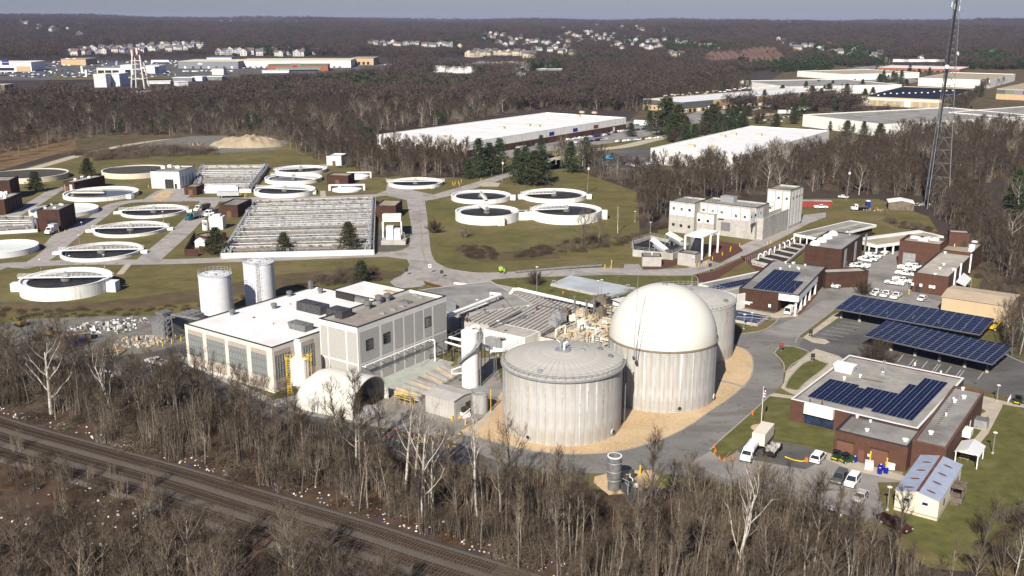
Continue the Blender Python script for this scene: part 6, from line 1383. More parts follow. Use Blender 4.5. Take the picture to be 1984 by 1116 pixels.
for i,(px,py,ld,lab) in enumerate(row):
    vehicle('pickup' if i%3 else 'utility',CARW,lab,'pickup truck',px,py,-46+ (180 if i in (3,6) else 0),'white pickups of the works fleet',ld)
vehicle('van',CARW,'white box-like van tucked under the white-columned carport','van',1532,607,54)
# admin parking
vehicle('suv',CARW,'white sport utility parked by itself, tail towards the camera, near the brick wall','car',1585,892,56)
vehicle('suv',CARGY,'grey-brown hatchback parked beside a white car in the small lot','car',1626,932,-124)
vehicle('suv',CARW,'white hatchback parked beside the grey-brown one','car',1651,938,-124)
vehicle('sedan',CARSV,'silver car in the small lot, seen through branches','car',1667,968,-124)
vehicle('sedan',CARSV,'silver car half hidden by the sycamore branches at the lot edge','car',1585,993,150)
vehicle('sedan',CARW,'white car behind bare branches next to the silver one','car',1604,998,155)
vehicle('pickup',MAROON,'maroon pickup at the grass edge below the cream trailer','pickup truck',1732,1022,-60)
vehicle('cart',GREEN,'green utility cart nearer the garage door','utility cart',1621,890,-130,'green utility carts by the brick wall'); vehicle('cart',GREEN,'green utility cart with a dark bed beside the blue drum','utility cart',1641,896,-160,'green utility carts by the brick wall')
vehicle('cart',GREEN,'green mower at the end of the bike rack by the sidewalk','mower',1972,782,-130)
vehicle('sedan',CARSV,'light car behind the office building, seen under the bush tree','car',1657,703,-30); vehicle('sedan',CARDK,'dark car behind the big round bush tree','car',1712,708,-30)
# left yard
vehicle('pickup',CARW,'white pickup in the yard road left of the cream building','pickup truck',303,706,150,None,BROWNEQ); vehicle('pickup',CARW,'white pickup at the shaded edge of the left yard','pickup truck',209,733,25)
vehicle('sedan',CARSV,'grey car half hidden in brush near the left yard road','car',275,740,160); vehicle('sedan',CARGY,'dark car parked among debris at the left yard','car',140,715,20)
vehicle('pickup',CARW,'white pickup beside the long red container by the wood','pickup truck',1590,404,0); vehicle('sedan',CARW,'pale small car at the edge of the wood below the utility pole','car',1634,384,-30)
# heavy trucks
def truck(name,label,px,py,az,cabm,bodym,L=7.,cab=True,bodyh=2.6,cat='truck',group=None,open_=False):
    p=W(px,py); t=thing(name,label,cat,(p.x,p.y,.07),R(az),group); w=2.5
    if cab:
        b=B(); body_prof(b,[(L/2,.6,.9),(L/2+1.6,.6,.86),(L/2+1.6,1.5,.8),(L/2+.5,1.75,.9),(L/2+.2,2.7,.82),(L/2-1.0,2.8,.85),(L/2-1.0,.6,.95)],w); b.build('cab',cabm,t)
        B().add([(L/2+.53,-.95,1.8),(L/2+.53,.95,1.8),(L/2+.25,.9,2.6),(L/2+.25,-.9,2.6)],[(0,1,2,3)]).box(L/2-.5,-w/2*.93,1.7,L/2+.1,w/2*.93,2.4).build('window',GLASS,t)
    if open_:
        B().rbox(-.7,0,1.1,L-1.2,w,bodyh-.9,0,tx=1.02,ty=1.08).build('dump_body',bodym,t); B().rbox(-.7,0,1.1+bodyh-.9,L-1.6,w-.15,.05).build('load',BROWNEQ,t)
    else: B().box(-L/2,-w/2,1.0,L/2-1.2 if cab else L/2,w/2,1.0+bodyh).build('box_body',bodym,t)
    B().box(-L/2,-.5,.6,L/2+1.4*cab,.5,.98).build('chassis',BLACK,t); wheels(t,(-L/2+.8,-L/2+2.0)+((L/2+.9,) if cab else ()),w,.5); return t
truck('dump_truck','teal dump truck facing the camera at the head of the truck lane','teal' and 378,424,-115,TEAL,GALV,6.5,open_=True)
truck('dump_truck','second dump truck parked behind the teal one',394,408,-115,WHITE,CARGY,6.5,open_=True)
truck('semi_truck','white truck nosing out of the brick tower doorway',103,452,-100,CARW,CARSV,4.2)
truck('dump_trailer','white dump truck beside the brick blower house',411,418,-112,CARW,CARSV,5.5,open_=True)
truck('tanker_trailer','long pale tanker trailer behind the brick blower house, by the yellow frames',443,383,8,CARW,CARSV,10,cab=False,bodyh=1.9,cat='trailer')
truck('stake_truck','white truck with a dark dump bed by the portable toilet',1668,408,180,CARW,BLACK,5.5,bodyh=1.5,open_=True)
truck('box_trailer','cream box trailer parked nose-in by the flagpole lawn',1477,861,60,CARW,mat('trailer_cream',(.66,.60,.50),.6,.05),6.5,cab=False,bodyh=2.4,cat='trailer')
p=W(1452,886); t=thing('water_truck','white tank truck in front of the cream box trailer','truck',(p.x,p.y,.07),R(-118)); B().tube((-2.8,0,1.9),(1.2,0,1.9),1.0,n=16).build('tank',CARW,t); b=B(); body_prof(b,[(1.4,.6,1),(3.4,.6,.95),(3.4,1.3,.9),(2.6,1.5,.92),(2.1,2.2,.8),(1.4,2.2,.8)],2.1); b.build('cab',CARW,t); B().add([(2.63,-.85,1.52),(2.63,.85,1.52),(2.17,.75,2.12),(2.17,-.75,2.12)],[(0,1,2,3)]).build('window',GLASS,t); B().box(-3,-.5,.6,3.3,.5,.9).build('chassis',BLACK,t); wheels(t,(-2.1,-1.,2.6),2.2,.48)
p=W(1497,880); t=thing('dump_trailer','small dark trailer of rubble beside the water truck','trailer',(p.x,p.y,.07),R(58)); B().box(-2.6,-1.1,.7,2.2,1.1,.8).box(-2.6,-1.15,.8,2.2,-1.05,1.5).box(-2.6,1.05,.8,2.2,1.15,1.5).box(2.1,-1.05,.8,2.2,1.05,1.5).build('body',BLACK,t); rr=random.Random(2); b=B()
for k in range(14): b.rbox(rr.uniform(-2.3,1.9),rr.uniform(-.9,.9),.8,rr.uniform(.3,.9),rr.uniform(.3,.7),rr.uniform(.3,1.),rr.uniform(0,3))
b.build('load',TARP,t); wheels(t,(-.6,.5),2.1,.36)
p=W(*z8(400,850)); t=thing('skid_loader','white and black skid steer loader with a bucket at the shed door','loader',(p.x,p.y,.07),R(-140)); B().box(-1.2,-.6,.4,.7,.6,1.1).build('body',CARW,t); B().rbox(-.1,0,1.1,1.3,1.05,.95,0,tx=.85,ty=.9).build('cab',TRIMDK,t)
for s in (-1,1): B().tube((-1.1,s*.75,1.7),(1.2,s*.75,.7),.1,n=5).box(-1.2,s*.62,0,1.,s*.95,.6).build('lift_arm',CARW,t)
B().box(1.2,-1.,.1,1.9,1.,.2).box(1.2,-1.,.2,1.3,1.,.8).build('bucket',LUMBER,t)
# ================================================================ posts, lamps, signs, people
bol=B().tube((0,0,0),(0,0,1.15),.12,n=8).lathe([(.12,1.15),(.07,1.22),(0,1.24)],8).mesh('bollard',YELLOW)
def bollards(lst,where,h=1.,group='yellow steel bollards'):
    for i,(px,py) in enumerate(lst):
        p=W(px,py); o=link('bollard',bol,None,(p.x,p.y,.06)); o.scale=(1.15,1.15,h); tag(o,'yellow steel bollard '+where,'bollard',group+' '+where)
bollards([g7(*q) for q in ((585,758),(606,752),(655,742),(698,712),(765,680),(818,655),(822,640),(882,622))],'along the service road by the loading canopy')
bollards([g7(1070,607),g7(1092,600)],'beside the junction of the service road')
bollards([(1172,521),(1184,521),(1185,512)],'at the grass edge by the concrete hut',1.2)
bollards([(1616,877),(1649,887),(1685,898),(1717,911)],'in front of the brown garage doors',2.0)
bollards([z8(285,890),z8(415,930)],'at the mouth of the metal shed')
bollards([g1(*q) for q in ((172,630),(207,638),(240,600),(272,618),(300,585),(305,560),(338,600),(102,650))],'around the conveyor frame')
bollards([q8(700,742),q8(763,752),q8(735,944)],'at the corners of the brick store',1.3)
bollards([z6 for z6 in ((877,358),(882,357),(888,356),(894,354),(880,361),(890,360))],'on the gravel pad below the woods',1.2)
bollards([(932,350),(953,342),(985,338)],'beside the gated road at the wood edge')
bollards([(288,364),(296,364),(304,363),(310,362)],'beside the white windowless block',1.2)
bollards([g5(*q) for q in ((402,345),(436,348),(430,372))],'at the end of the tanker trailer',1.8)
bollards([gz(550,945),gz(672,945),gz(744,945)],'at the foot of the dark brick tower',.9)
bollards([(1240,921),(1264,930)],'on the gravel beside the gas skid',1.6)
def lamp(px,py,hh,label,group='grey lamp posts of the works',arm=0):
    p=W(px,py); t=thing('lamp_post',label,'lamp post',(p.x,p.y,0),0,group); B().tube((0,0,0),(0,0,hh),.10,.06,n=6).build('pole',GALV,t); B().lathe([(.1,hh),(.42,hh+.12),(.42,hh+.22),(.1,hh+.36),(0,hh+.36)],10).build('lamp_head',LBLUEROOF,t); B().lathe([(.25,0),(.25,.35),(0,.36)],8).build('footing',CONC,t)
lamp(1923,879,4.2,'pale lamp post on the lawn beside the picnic shelter'); lamp(1719,989,4.2,'pale lamp post left of the cream trailer'); lamp(1441,638,4.0,'lamp post on the corner lawn by the blue basin'); lamp(1456,632,3.6,'shorter lamp post beside the blue basin railing')
lamp(1931,778,3.6,'lamp post by the bike rack at the far corner of the office'); lamp(1040,589,11,'very tall thin pole rising beside the pipe run'); lamp(925,645,9,'tall thin pole in front of the press building corner'); lamp(1340,554,9,'tall thin pole behind the white gas dome'); lamp(965,690,9,'tall thin pole near the blower cabinets'); lamp(1023,650,8,'tall thin pole at the end of the ribbed deck')
lamp(1158,590,7,'left of the two slim poles by the white hut'); lamp(1165,588,7,'right of the two slim poles by the white hut')
for (px,py,l) in ((160,452,'lamp post on the road edge by the brick tower'),(155,478,'short lamp post at the rim of the second sunken tank'),(252,456,'short lamp post at the far rim of the second sunken tank'),(137,520,'short lamp post on the rim of the big raised tank'),(203,518,'short lamp post right of the bridge of the big raised tank'),(317,430,'short lamp post right of the third sunken tank'),(80,528,'short lamp post on the grass left of the big raised tank'),(1230,430,'lamp post at the railing of the inlet channel'),(1260,452,'lamp post behind the sloping conveyor covers'),(1540,420,'lamp post beside the screen tower')): lamp(px,py,4.2,l)
for (px,py,hh,lab) in ((1138,374,14,'wooden utility pole behind the four raised tanks'),(973,358,13,'wooden utility pole beside the dark evergreens'),(1640,388,15,'wooden utility pole with a white transformer at the edge of the wood')):
    p=W(px,py); t=thing('utility_pole',lab,'utility pole',(p.x,p.y,0)); B().tube((0,0,0),(.4,0,hh),.17,.11,n=6).build('pole',BARKP,t)
    B().rbox(.3,0,hh*.8,.8,.5,1.1).build('transformer',LBLUEROOF,t)
def sign(px,py,label,m=WHITE,m2=RED,hh=2.0):
    p=W(px,py); t=thing('road_sign',label,'sign',(p.x,p.y,0),R(0)); B().box(-.05,0,0,.05,.06,hh+.9).build('post',GALV,t); B().box(-.5,-.05,hh,.5,0,hh+1.1).build('panel',m,t); B().box(-.28,-.07,hh+.35,.28,-.051,hh+.85).build('symbol',m2,t)
sign(833,530,'white and red sign standing at the road junction'); sign(856,538,'dark back of a small sign beside the junction island',TRIMDK,TRIMDK,1.4); sign(788,533,'little sign by the kerb of the junction',TRIMDK,TRIMDK,1.2)
sign(1375,528,'round dark sign at the bend of the service road',TRIMDK,TRIMDK); sign(1513,682,'small dark red sign on the corner lawn near the dome',RUST,RED,1.2); sign(1570,655,'dark sign post at the tip of the parking strip',TRIMDK,TRIMDK,1.2); sign(1574,702,'sign post at the sidewalk corner behind the lawn',TRIMDK,TRIMDK,1.2)
def hydrant(px,py,lab,m=ORANGE):
    p=W(px,py); t=thing('hydrant',lab,'hydrant',(p.x,p.y,.1)); B().lathe([(.22,0),(.18,.1),(.16,.7),(.22,.75),(.15,.9),(0,.95)],10).build('barrel',m,t); B().tube((-.3,0,.55),(.3,0,.55),.08,n=6).build('outlet',m,t)
hydrant(1458,804,'orange-yellow hydrant on the lawn edge near the flagpole'); hydrant(1091,570,'small orange marker on the lawn island by the reservoir lid')
# cones and barrier
for i,(px,py) in enumerate(((1384,880),(1386,875),(1394,889),(1403,893),(1419,891),(1383,868))):
    p=W(px,py); t=thing('traffic_cone','orange traffic cone in the curved line at the lawn tip by the road','cone',(p.x,p.y,.12),0,'orange cones at the lawn tip'); B().lathe([(.18,0),(.05,.6),(0,.61)],8).build('cone',ORANGE,t); B().box(-.2,-.2,-.02,.2,.2,.03).build('base',ORANGE,t)
t=thing('yellow_barrier','yellow flexible barrier with orange ends lying across the small lot','barrier'); pts=[W(1521,885,.3),W(1537,891,.3),W(1553,894,.3),W(1562,892,.3)]; B().path(pts,.12,6).build('hose',YELLOW,t); B().rbox(pts[-1].x,pts[-1].y,.1,.6,.6,.8,0,tx=.6,ty=.6).build('barrel',ORANGE,t)
# people in high visibility jackets
def person(px,py,jm,label,az=0,bend=0.):
    p=W(px,py); t=thing('person',label,'person',(p.x,p.y,.06),R(az),'road workers in bright jackets'); b=B()
    b.lathe([(.001,1.50),(.10,1.55),(.12,1.66),(.07,1.76),(0,1.78)],8); b.build('head',mat('skin',(.35,.2,.13)),t)
    b=B().rbox(0,0,.85,.30,.46,.65,0,tx=.95,ty=1.05); 
    for s in (-1,1): b.tube((0,s*.27,1.42),(.12+bend,s*.33,1.1),.075,.06,n=6); b.tube((.12+bend,s*.33,1.1),(.35+bend,s*.25,.98),.06,.045,n=6)
    b.build('jacket',jm,t); b=B()
    for s in (-1,1): b.tube((0,s*.12,.88),(.08*s,s*.13,.48),.11,.085,n=6); b.tube((.08*s,s*.13,.48),(-.02*s,s*.14,.06),.085,.06,n=6); b.rbox(.05-.02*s,s*.14,0,.28,.11,.09)
    b.build('trousers',DARKST,t); B().lathe([(.14,1.70),(.13,1.77),(.08,1.82),(0,1.84)],8).build('helmet',WHITE,t)
HV=mat('hi_vis',(.45,.75,.04),.6); 
for i,(px,py,a) in enumerate(((967.5,527,20),(971,526,60),(974,528.5,160),(977,531,200),(969,530,300))): person(px,py,HV,('leftmost worker in a lime jacket in the group at the road edge','second worker in a lime jacket in the road-edge group','middle worker in a lime jacket in the road-edge group','worker in a lime jacket standing nearest the road','worker in a lime jacket in front of the group')[i],a)
# flagpole
p=W(1474,830); t=thing('flagpole','white flagpole with a limp striped flag on a round sandy base','flagpole',(p.x,p.y,.1)); B().tube((0,0,0),(0,0,8.9),.07,.045,n=6).build('pole',WHITE,t); B().lathe([(.08,8.9),(.1,9.0),(0,9.1)],6).build('finial',YELLOW,t)
b=B(); 
for k in range(6): b.add([(.06,.0,8.6-k*.3),(.45+.1*(k%2),.12,8.35-k*.3),(.4+.1*(k%2),.1,8.1-k*.3),(.06,0,8.3-k*.3)],[(0,1,2,3)],k%2)
b.add([(.05,-.02,8.7),(.5,.1,8.5),(.42,.1,7.9),(.05,-.02,8.0)],[(0,1,2,3)],2); b.build('flag',[RED,WHITE,BLUE],t); B().lathe([(2.,0),(1.9,.06),(0,.07)],20).build('base',GRAVEL,t)
# drums, crates and the like by the admin wall
for (px,py,lab) in ((1656,895,'blue plastic drum standing by itself at the wall'),(1704,918,'nearer of the paired blue drums by the last bollard'),(1706,911,'further of the paired blue drums by the last bollard'),(1716,917,'small round blue drum right of the pair')):
    p=W(px,py); tag(B().lathe([(.42,0),(.45,.3),(.42,.6),(.45,.9),(.42,1.1),(0,1.12)],14).lathe([(.2,1.121),(.2,1.14),(0,1.14)],8,0,0,1).build('drum',[BARRELB,WHITE],None,(p.x,p.y,.07)),lab,'drum','blue plastic drums')
p=W(1683,909); t=thing('liquid_tote','white plastic liquid tote with a blue drum behind it','tote',(p.x,p.y,.07),R(-20)); B().box(-.75,-.7,.15,.75,.7,1.5).build('tank',LBLUEROOF,t); B().box(-.8,-.75,0,.8,.75,.14).build('pallet',LUMBER,t); B().lathe([(.15,1.5),(.15,1.62),(0,1.62)],8).build('cap',WHITE,t)
p=W(1724,908); t=thing('white_bin','low white plastic bin at the brick corner','bin',(p.x,p.y,.07),R(-20)); B().box(-.8,-.6,0,.8,.6,1.).build('body',WHITE,t); B().box(-.85,-.65,1.001,.85,.65,1.08).build('lid',WHITE,t)
p=W(1955,777); t=thing('bike_rack','white tubular bike rack beside the mower','bike rack',(p.x,p.y,.1),R(54)); b=B(); b.path([(-1.6,0,0),(-1.6,0,.9),(1.6,0,.9),(1.6,0,0)],.05,5)
for k in range(7): b.tube((-1.2+k*.4,0,.0),(-1.2+k*.4,0,.9),.035,n=4)
b.build('rack',WHITE,t)
p=W(1937,774); 
# yellow loader arm beyond the tan shed
p=W(1920,640); t=thing('backhoe','yellow backhoe arm showing behind the far solar canopy','backhoe',(p.x,p.y,0),R(-30)); B().box(-1.6,-.8,.6,1.2,.8,1.6).build('body',YELLOW,t); B().path([(1.2,0,1.4),(2.4,0,3.6),(4.,0,1.6)],.22,6).build('boom',YELLOW,t); B().rbox(-.4,0,1.6,1.3,1.3,1.4).build('cab',GLASS,t); wheels(t,(-1.1,1.),1.6,.5)
# corner by the wood: long red container, toilet, wreckage
p=W(1574,400); t=thing('red_container','long low red container at the foot of the wood','container',(p.x,p.y,0),R(-6)); B().box(-6,-1.5,0,8,1.5,2.6).build('body',REDROOF,t); B().box(-6.1,-1.6,2.6,8.1,1.6,2.75).build('lid',PALEROOF,t)
p=W(1681,402); t=thing('portable_toilet','dark blue portable toilet between the truck and the scrap pile','toilet',(p.x,p.y,0)); B().box(-.9,-.9,0,.9,.9,2.9).build('cabin',BLUE,t); B().box(-.6,-.93,.2,.6,-.91,2.5).build('door',BLUE,t); B().rbox(0,0,2.9,1.8,1.8,.35,0,tx=.5,ty=.5).build('roof',WHITE,t)
t=shed('barrel_roof_hut','brown hut with white curved roof at the foot of the lattice tower','hut',q8(590,300),q8(600,322),q8(750,292),3.2,BROWNEQ,WHITE,rise=1.,axis='x')
rr=random.Random(12)
def heap(name,label,cat,px,py,rad,n,mats,hmax=1.6,stuff=False,smin=.3,smax=1.4):
    p=W(px,py); t=B(); 
    for i in range(int(n*1.7)):
        a=rr.uniform(0,2*PI); d=rad*math.sqrt(rr.random()); s=rr.uniform(smin,smax)*.72; t.rbox(d*math.cos(a),d*math.sin(a)*.7,0,s,s*rr.uniform(.3,1),s*rr.uniform(.2,.9)*(1.3-d/rad)*hmax/1.2,rr.uniform(0,3),rr.randrange(len(mats)),tx=rr.uniform(.3,1),ty=rr.uniform(.3,1))
    o=t.build(name,mats,None,(p.x,p.y,.04)); tag(o,label,cat)
    if stuff: o['kind']='stuff'
    return o
OCHRE=mat('worn_yellow',(.20,.13,.035),.7,.3,1.5)
DEB=[TARP,GALV,LBLUEROOF,BROWNEQ,CARGY,TARP,BROWNEQ,GALVD,YARD,GALV]
heap('debris_pile','broad pile of pale scrap and sheeting in the left yard','debris pile',200,636,9,110,DEB,2.2,True); heap('debris_pile','pile of rubble and tarpaulin beside the conveyor frame','debris pile',275,662,7,70,[TARP,TARP,PALEROOF,GALV,LUMBER],1.8,True)
heap('debris_pile','strip of crushed scrap behind the steel frame in the yard','debris pile',245,625,8,60,DEB,1.2,True); heap('debris_pile','orange-topped junk by the pickup at the cream building','debris pile',329,706,2.6,26,[ORANGE,BROWNEQ,BLUE,TARP,RUST],1.3,True,.3,1.)
heap('debris_pile','scrap heap in the shade at the far left of the yard','debris pile',120,712,5,40,DEB,1.2,True); heap('debris_pile','low scatter of parts along the concrete strip of the cream building','debris pile',360,716,4,36,[TARP,RUST,GALV,BROWNEQ],.8,True,.2,.8)
heap('scrap_pile','scrap and yellow machine parts beside the portable toilet','scrap pile',1700,408,7,50,[RUST,OCHRE,BROWNEQ,BROWNEQ,GALV,RUST],1.8,True); heap('scrap_pile','white sheeting lying at the foot of the lattice tower','scrap pile',1800,396,10,30,[WHITE,TARP,GALV],.6,True)
heap('equipment_pile','stored pipes and pallets in the sand yard','pile',400,288,9,60,[WHITE,TARP,LUMBER,BROWNEQ,GALV],1.2,True); heap('equipment_pile','stored white blocks at the left of the sand yard','pile',300,284,9,40,[WHITE,TARP,CARGY],1.2,True); heap('equipment_pile','red and tan machines behind the sand yard','pile',380,281,6,16,[REDROOF,SAND,RUST,SAND],2.2,True,.8,2.2)
heap('roadside_scrap','pile of stored parts on the shaded roadside below the arched shelter','pile',840,855,7,40,[REDROOF,RUST,BROWNEQ,LUMBER,CARGY],1.3,True,.4,1.3); heap('roadside_scrap','brown crates on the shaded roadside near the shed','pile',770,842,5,30,[REDROOF,RUST,BROWNEQ,BARKP],1.2,True,.4,1.2)
for k,(px,py,az,m,lab) in enumerate(((148,668,-20,BLUE,'blue open-top dumpster in the middle of the left yard'),(140,660,25,BROWNEQ,'long dark roll-off container full of rubbish in the left yard'))):
    p=W(px,py); t=thing('dumpster',lab,'dumpster',(p.x,p.y,.05),R(az)); L=2.2 if k==0 else 4.5
    for q in ((-L,-1.2,L,-1.1),(-L,1.1,L,1.2),(-L,-1.1,-L+.1,1.1),(L-.1,-1.1,L,1.1)): B().box(q[0],q[1],0,q[2],q[3],1.8).build('side_panel',m,t)
    B().box(-L+.1,-1.1,.02,L-.1,1.1,1.3).build('load',TARP if k else BLACK,t)
p=W(165,690); t=thing('steel_a_frame','pale timber A-frame trestle lying in the left yard','frame',(p.x,p.y,.05),R(10)); b=B(); b.tube((0,0,.2),(9,2,.4),.18,n=4).tube((9,2,.4),(8,-1.4,.3),.18,n=4).tube((2,-1.6,.2),(8,-1.4,.3),.16,n=4).tube((6,1.2,.3),(7,.6,2.6),.14,n=4).tube((7,.6,2.6),(8,-1.2,.3),.14,n=4); b.build('beam',LUMBER,t)
for (px,py,lab) in ((40,632,'yellow excavator at the far left of the yard'),(100,652,'tan wheel loader half hidden by branches in the left yard')):
    p=W(px,py); t=thing('excavator',lab,'excavator',(p.x,p.y,.05),R(150)); t.scale=(.72,)*3; B().box(-1.8,-1.2,1.0,1.4,1.2,2.0).build('body',OCHRE,t); B().rbox(.6,-.5,2.,1.3,1.1,1.2).build('cab',GLASS,t); B().path([(1.2,.4,1.8),(2.8,.4,3.0),(4.4,.4,1.0)],.22,5).build('boom',OCHRE,t)
    for s in (-1,1): B().box(-2.,s*1.0,.05,2.,s*1.5,.95).build('track',BLACK,t)
# litter along the railway: countless
def litter():
    b=B(); ms=[WHITE,TARP,LBLUEROOF,BARRELB,LUMBER,REDROOF]; L,_=offs(TRK,6.5)
    for i in range(620):
        k=rr.randrange(len(TRK)-1); p=TRK[k]+(TRK[k+1]-TRK[k])*rr.random(); d=(TRK[k+1]-TRK[k]).normalized(); n=Vector((-d.y,d.x,0)); o=3.6+abs(rr.gauss(0,2.4)); q=p+n*o
        s=rr.uniform(.1,.4); b.rbox(q.x,q.y,.02,s,s*rr.uniform(.5,1),s*rr.uniform(.2,.6),rr.uniform(0,3),rr.choice((0,0,0,1,1,2,2,3,4,5)),tx=.7,ty=.7)
    for i in range(120):
        q=W(rr.gauss(210,110),rr.gauss(1000,50)); s=rr.uniform(.15,.55); b.rbox(q.x,q.y,.02,s,s*rr.uniform(.5,1),s*.4,rr.uniform(0,3),rr.choice((0,0,1,2,4)),tx=.7,ty=.7)
    tag(b.build('litter',ms),'scattered white litter along the railway verge','litter',kind='stuff')
litter()
# sand heap
p=W(478,282); b=B(); n=40; vs=[]; fs=[]
for j in range(14):
    for i in range(n):
        a=2*PI*i/n; r=(1-j/13.); x=r*25*math.cos(a); y=r*15*math.sin(a); z=7.0*min(1,(1-r)*2.4)**.8*(0.75+.35*noise.noise(Vector((x*.09,y*.12,3)))+.25*noise.noise(Vector((x*.3,y*.3,9)))); vs.append((x,y,max(-.1,z) if j else -.1))
for j in range(13):
    for i in range(n): fs.append((j*n+i,j*n+(i+1)%n,(j+1)*n+(i+1)%n,(j+1)*n+i))
fs.append(tuple(range(13*n,14*n))); b.add(vs,fs); tag(b.build('sand_mound',SAND,None,(p.x,p.y,0)),'large tan mound of stockpiled sand and earth at the edge of the wood','mound')
# ================================================================ warehouses and the far town
def wh(name,label,A,Bp,C,h,wall,roof,**k):
    return Bld(name,label,'warehouse',A,Bp,C,h,wall,roof,par=k.pop('par',.6),**k)
V1=wh('long_warehouse','longest white-roofed warehouse with brick base behind the evergreens',(730,261),(899,277),(1207.4,228),9.,WHITEWALL,WHITEROOF,trim=WHITE)
V1.pan('brick_band','F',8,V1.w+.1,-.1,2.6,BRICKO,.08); V1.pan('brick_band','R',0,V1.d,-.1,4.2,BRICKR,.08)
for x0,x1,m in ((778,793,WHITE),(806,814,TRIMDK),(838,844,TRIMDK)):
    u0=V1.hit('F',x0,285)[0];u1=V1.hit('F',x1,285)[0]; V1.pan('dock_door','F',u0,u1,-.1,5.4,m,.12)
rr=random.Random(8)
for k in range(26):
    u=V1.d*(k+.4)/26; V1.pan('dock_door','R',u,u+2.6,.2,3.4,rr.choice((TRIMDK,TRIMDK,WHITE,BRICKR)),.14)
for px,py in ((1023,244),(1042,246),(1120,226),(1128,219),(1152,220),(860,267),(872,270),(973,249)): V1.unit(px,py,4,2.4,1.5,BEIGE)
for i in range(1,6): B().box(.5,V1.d*i/6,V1.rz+.01,V1.w-.5,V1.d*i/6+.7,V1.rz+.1).build('roof_seam',WHITE,V1.root)
for k,(px,m) in enumerate(((1064,BLUE),(1110,BLUE),(1150,REDROOF))): 
    u=V1.hit('R',px,258)[0]; V1.pan('sign_panel','R',u,u+6,4.8,7.2,m,.12)
V2=wh('dark_band_warehouse','white-roofed warehouse with dark grey band and tan base, further up the road',(1246,192),(1324,198),(1513,167.5),9.5,TANW,LBLUEROOF,trim=WHITE)
V2.pan('wall_band','F',0,V2.w+.05,5.0,9.4,DARKGW,.1)
for k in range(4): V2.pan('wall_band','R',V2.d*(.0+.27*k),V2.d*(.17+.27*k),3.6,9.4,DARKGW,.12)
for k in range(40): u=V2.d*(k+.3)/40; V2.pan('dock_door','R',u,u+V2.d/70,.2,3.2,TRIMDK if k%3 else WHITE,.14)
for k in range(9): V2.pan('window','F',4+k*V2.w/10,5.4+k*V2.w/10,1.4,3.2,GLASS,.12)
for k in range(30): V2.unit(*(lambda q:(q[0],q[1]))((1285+k*7.3+rr.uniform(-3,3),188-k*.65+rr.uniform(-3,1))),3,1.6,.6,WHITE,name='skylight')
V3=wh('grey_roof_warehouse','long grey-roofed white warehouse behind the dark-banded one',(1434,156.5),(1531,168),(1618,151.5),9.5,WHITEWALL,GREYROOF,trim=WHITE)
V4=wh('tan_roof_warehouse','furthest white warehouse with tan roof, up the same road',(1545,137.5),(1640,144),(1680,134),9.5,WHITEWALL,TANROOF,trim=WHITE)
V5=Bld('white_roof_warehouse','bright white-roofed warehouse whose walls vanish into the bare trees','warehouse',(1271,288),None,(1607,253.5),9.,WHITEWALL,WHITEROOF,par=.5,trim=WHITE,D=(1454,244))
for px,py in ((1340,285),(1421,262),(1400,266),(1383,288),(1470,263)): V5.unit(px,py,4,2.4,1.5,BEIGE)
V6=wh('grey_flat_warehouse','grey-roofed warehouse with long white side wall behind the row of young pines',(1556,222),(1712.7,241),(1813,205.5),9.,WHITEWALL,GREYROOF,trim=WHITE)
for i in range(14): V6.pan('wall_panel','R',V6.d*i/14+.1,V6.d*(i+1)/14-.6,.3,3.6,LGREYW,.08)
for i in range(1,4): B().box(.5,V6.d*i/4,V6.rz+.01,V6.w-.5,V6.d*i/4+.6,V6.rz+.08).build('roof_seam',PALEROOF,V6.root)
V7=wh('solar_roof_warehouse','tan warehouse with almost black solar-covered roof',(1668.6,187),(1827.4,193.5),(1889,172),8.5,TANW,DARKROOF,trim=CREAM)
for i in range(9): V7.pan('garage_door','F',V7.w*(i+.15)/9.5,V7.w*(i+.85)/9.5,.2,5.2,TANROOF if i%5 else WHITE,.1)
V7.pan('wall_band','F',0,V7.w,5.6,7.6,CREAM,.12)
for k in range(14): V7.unit(1690+k*12,186-k*.5+rr.uniform(-4,1),1.6,1.6,.8,WHITE,name='skylight')
V8=wh('beige_roof_warehouse','white warehouse with beige roof behind the solar-roofed one',(1779.8,151),(1910,156.5),(1944,144),10.5,WHITEWALL,TANROOF,trim=WHITE)
V9=Bld('edge_warehouse','wide grey-roofed white warehouse cut off by the edge of the view','warehouse',(1838,217),(2060,236),(2110,200),9.,WHITEWALL,GREYROOF,par=.5,trim=WHITE)
V10=Bld('banded_warehouse','tan-roofed warehouse with green and grey banded wall at the edge of the view','warehouse',(1931.5,172),(2090,178),(2190,150),11.,TANW,TANROOF,par=.5,trim=CREAM)
for i in range(9): V10.pan('wall_band','F',V10.w*i/9,V10.w*(i+1)/9,6.,10.3,(DARKGW,GREENR,GREYWALL)[i%3],.1)
V11=Bld('orange_brick_block','long low orange brick block beyond the young pines','building',(1700,130.5),(1860,134),(1885,129.5),8.,BRICKO,LBLUEROOF,par=.4,trim=WHITE)
for i in range(14): V11.pan('window','F',V11.w*(i+.2)/14,V11.w*(i+.7)/14,1.,5.,GLASS,.1)
V12=Bld('square_white_warehouse','square white building with tan roof standing clear among the mid-distance trees','warehouse',(839,127),(903,130),(933,115.3),12,WHITEWALL,TANROOF,par=.4,trim=WHITE)
for i in range(3): V12.pan('loading_door','R',V12.d*(.3+.2*i),V12.d*(.4+.2*i),0,5,TRIMDK,.15)
for i in range(3): V12.pan('wall_seam','F',V12.w*(i+1)/4,V12.w*(i+1)/4+.6,0,11.3,GREYP,.15)
FARB=[]
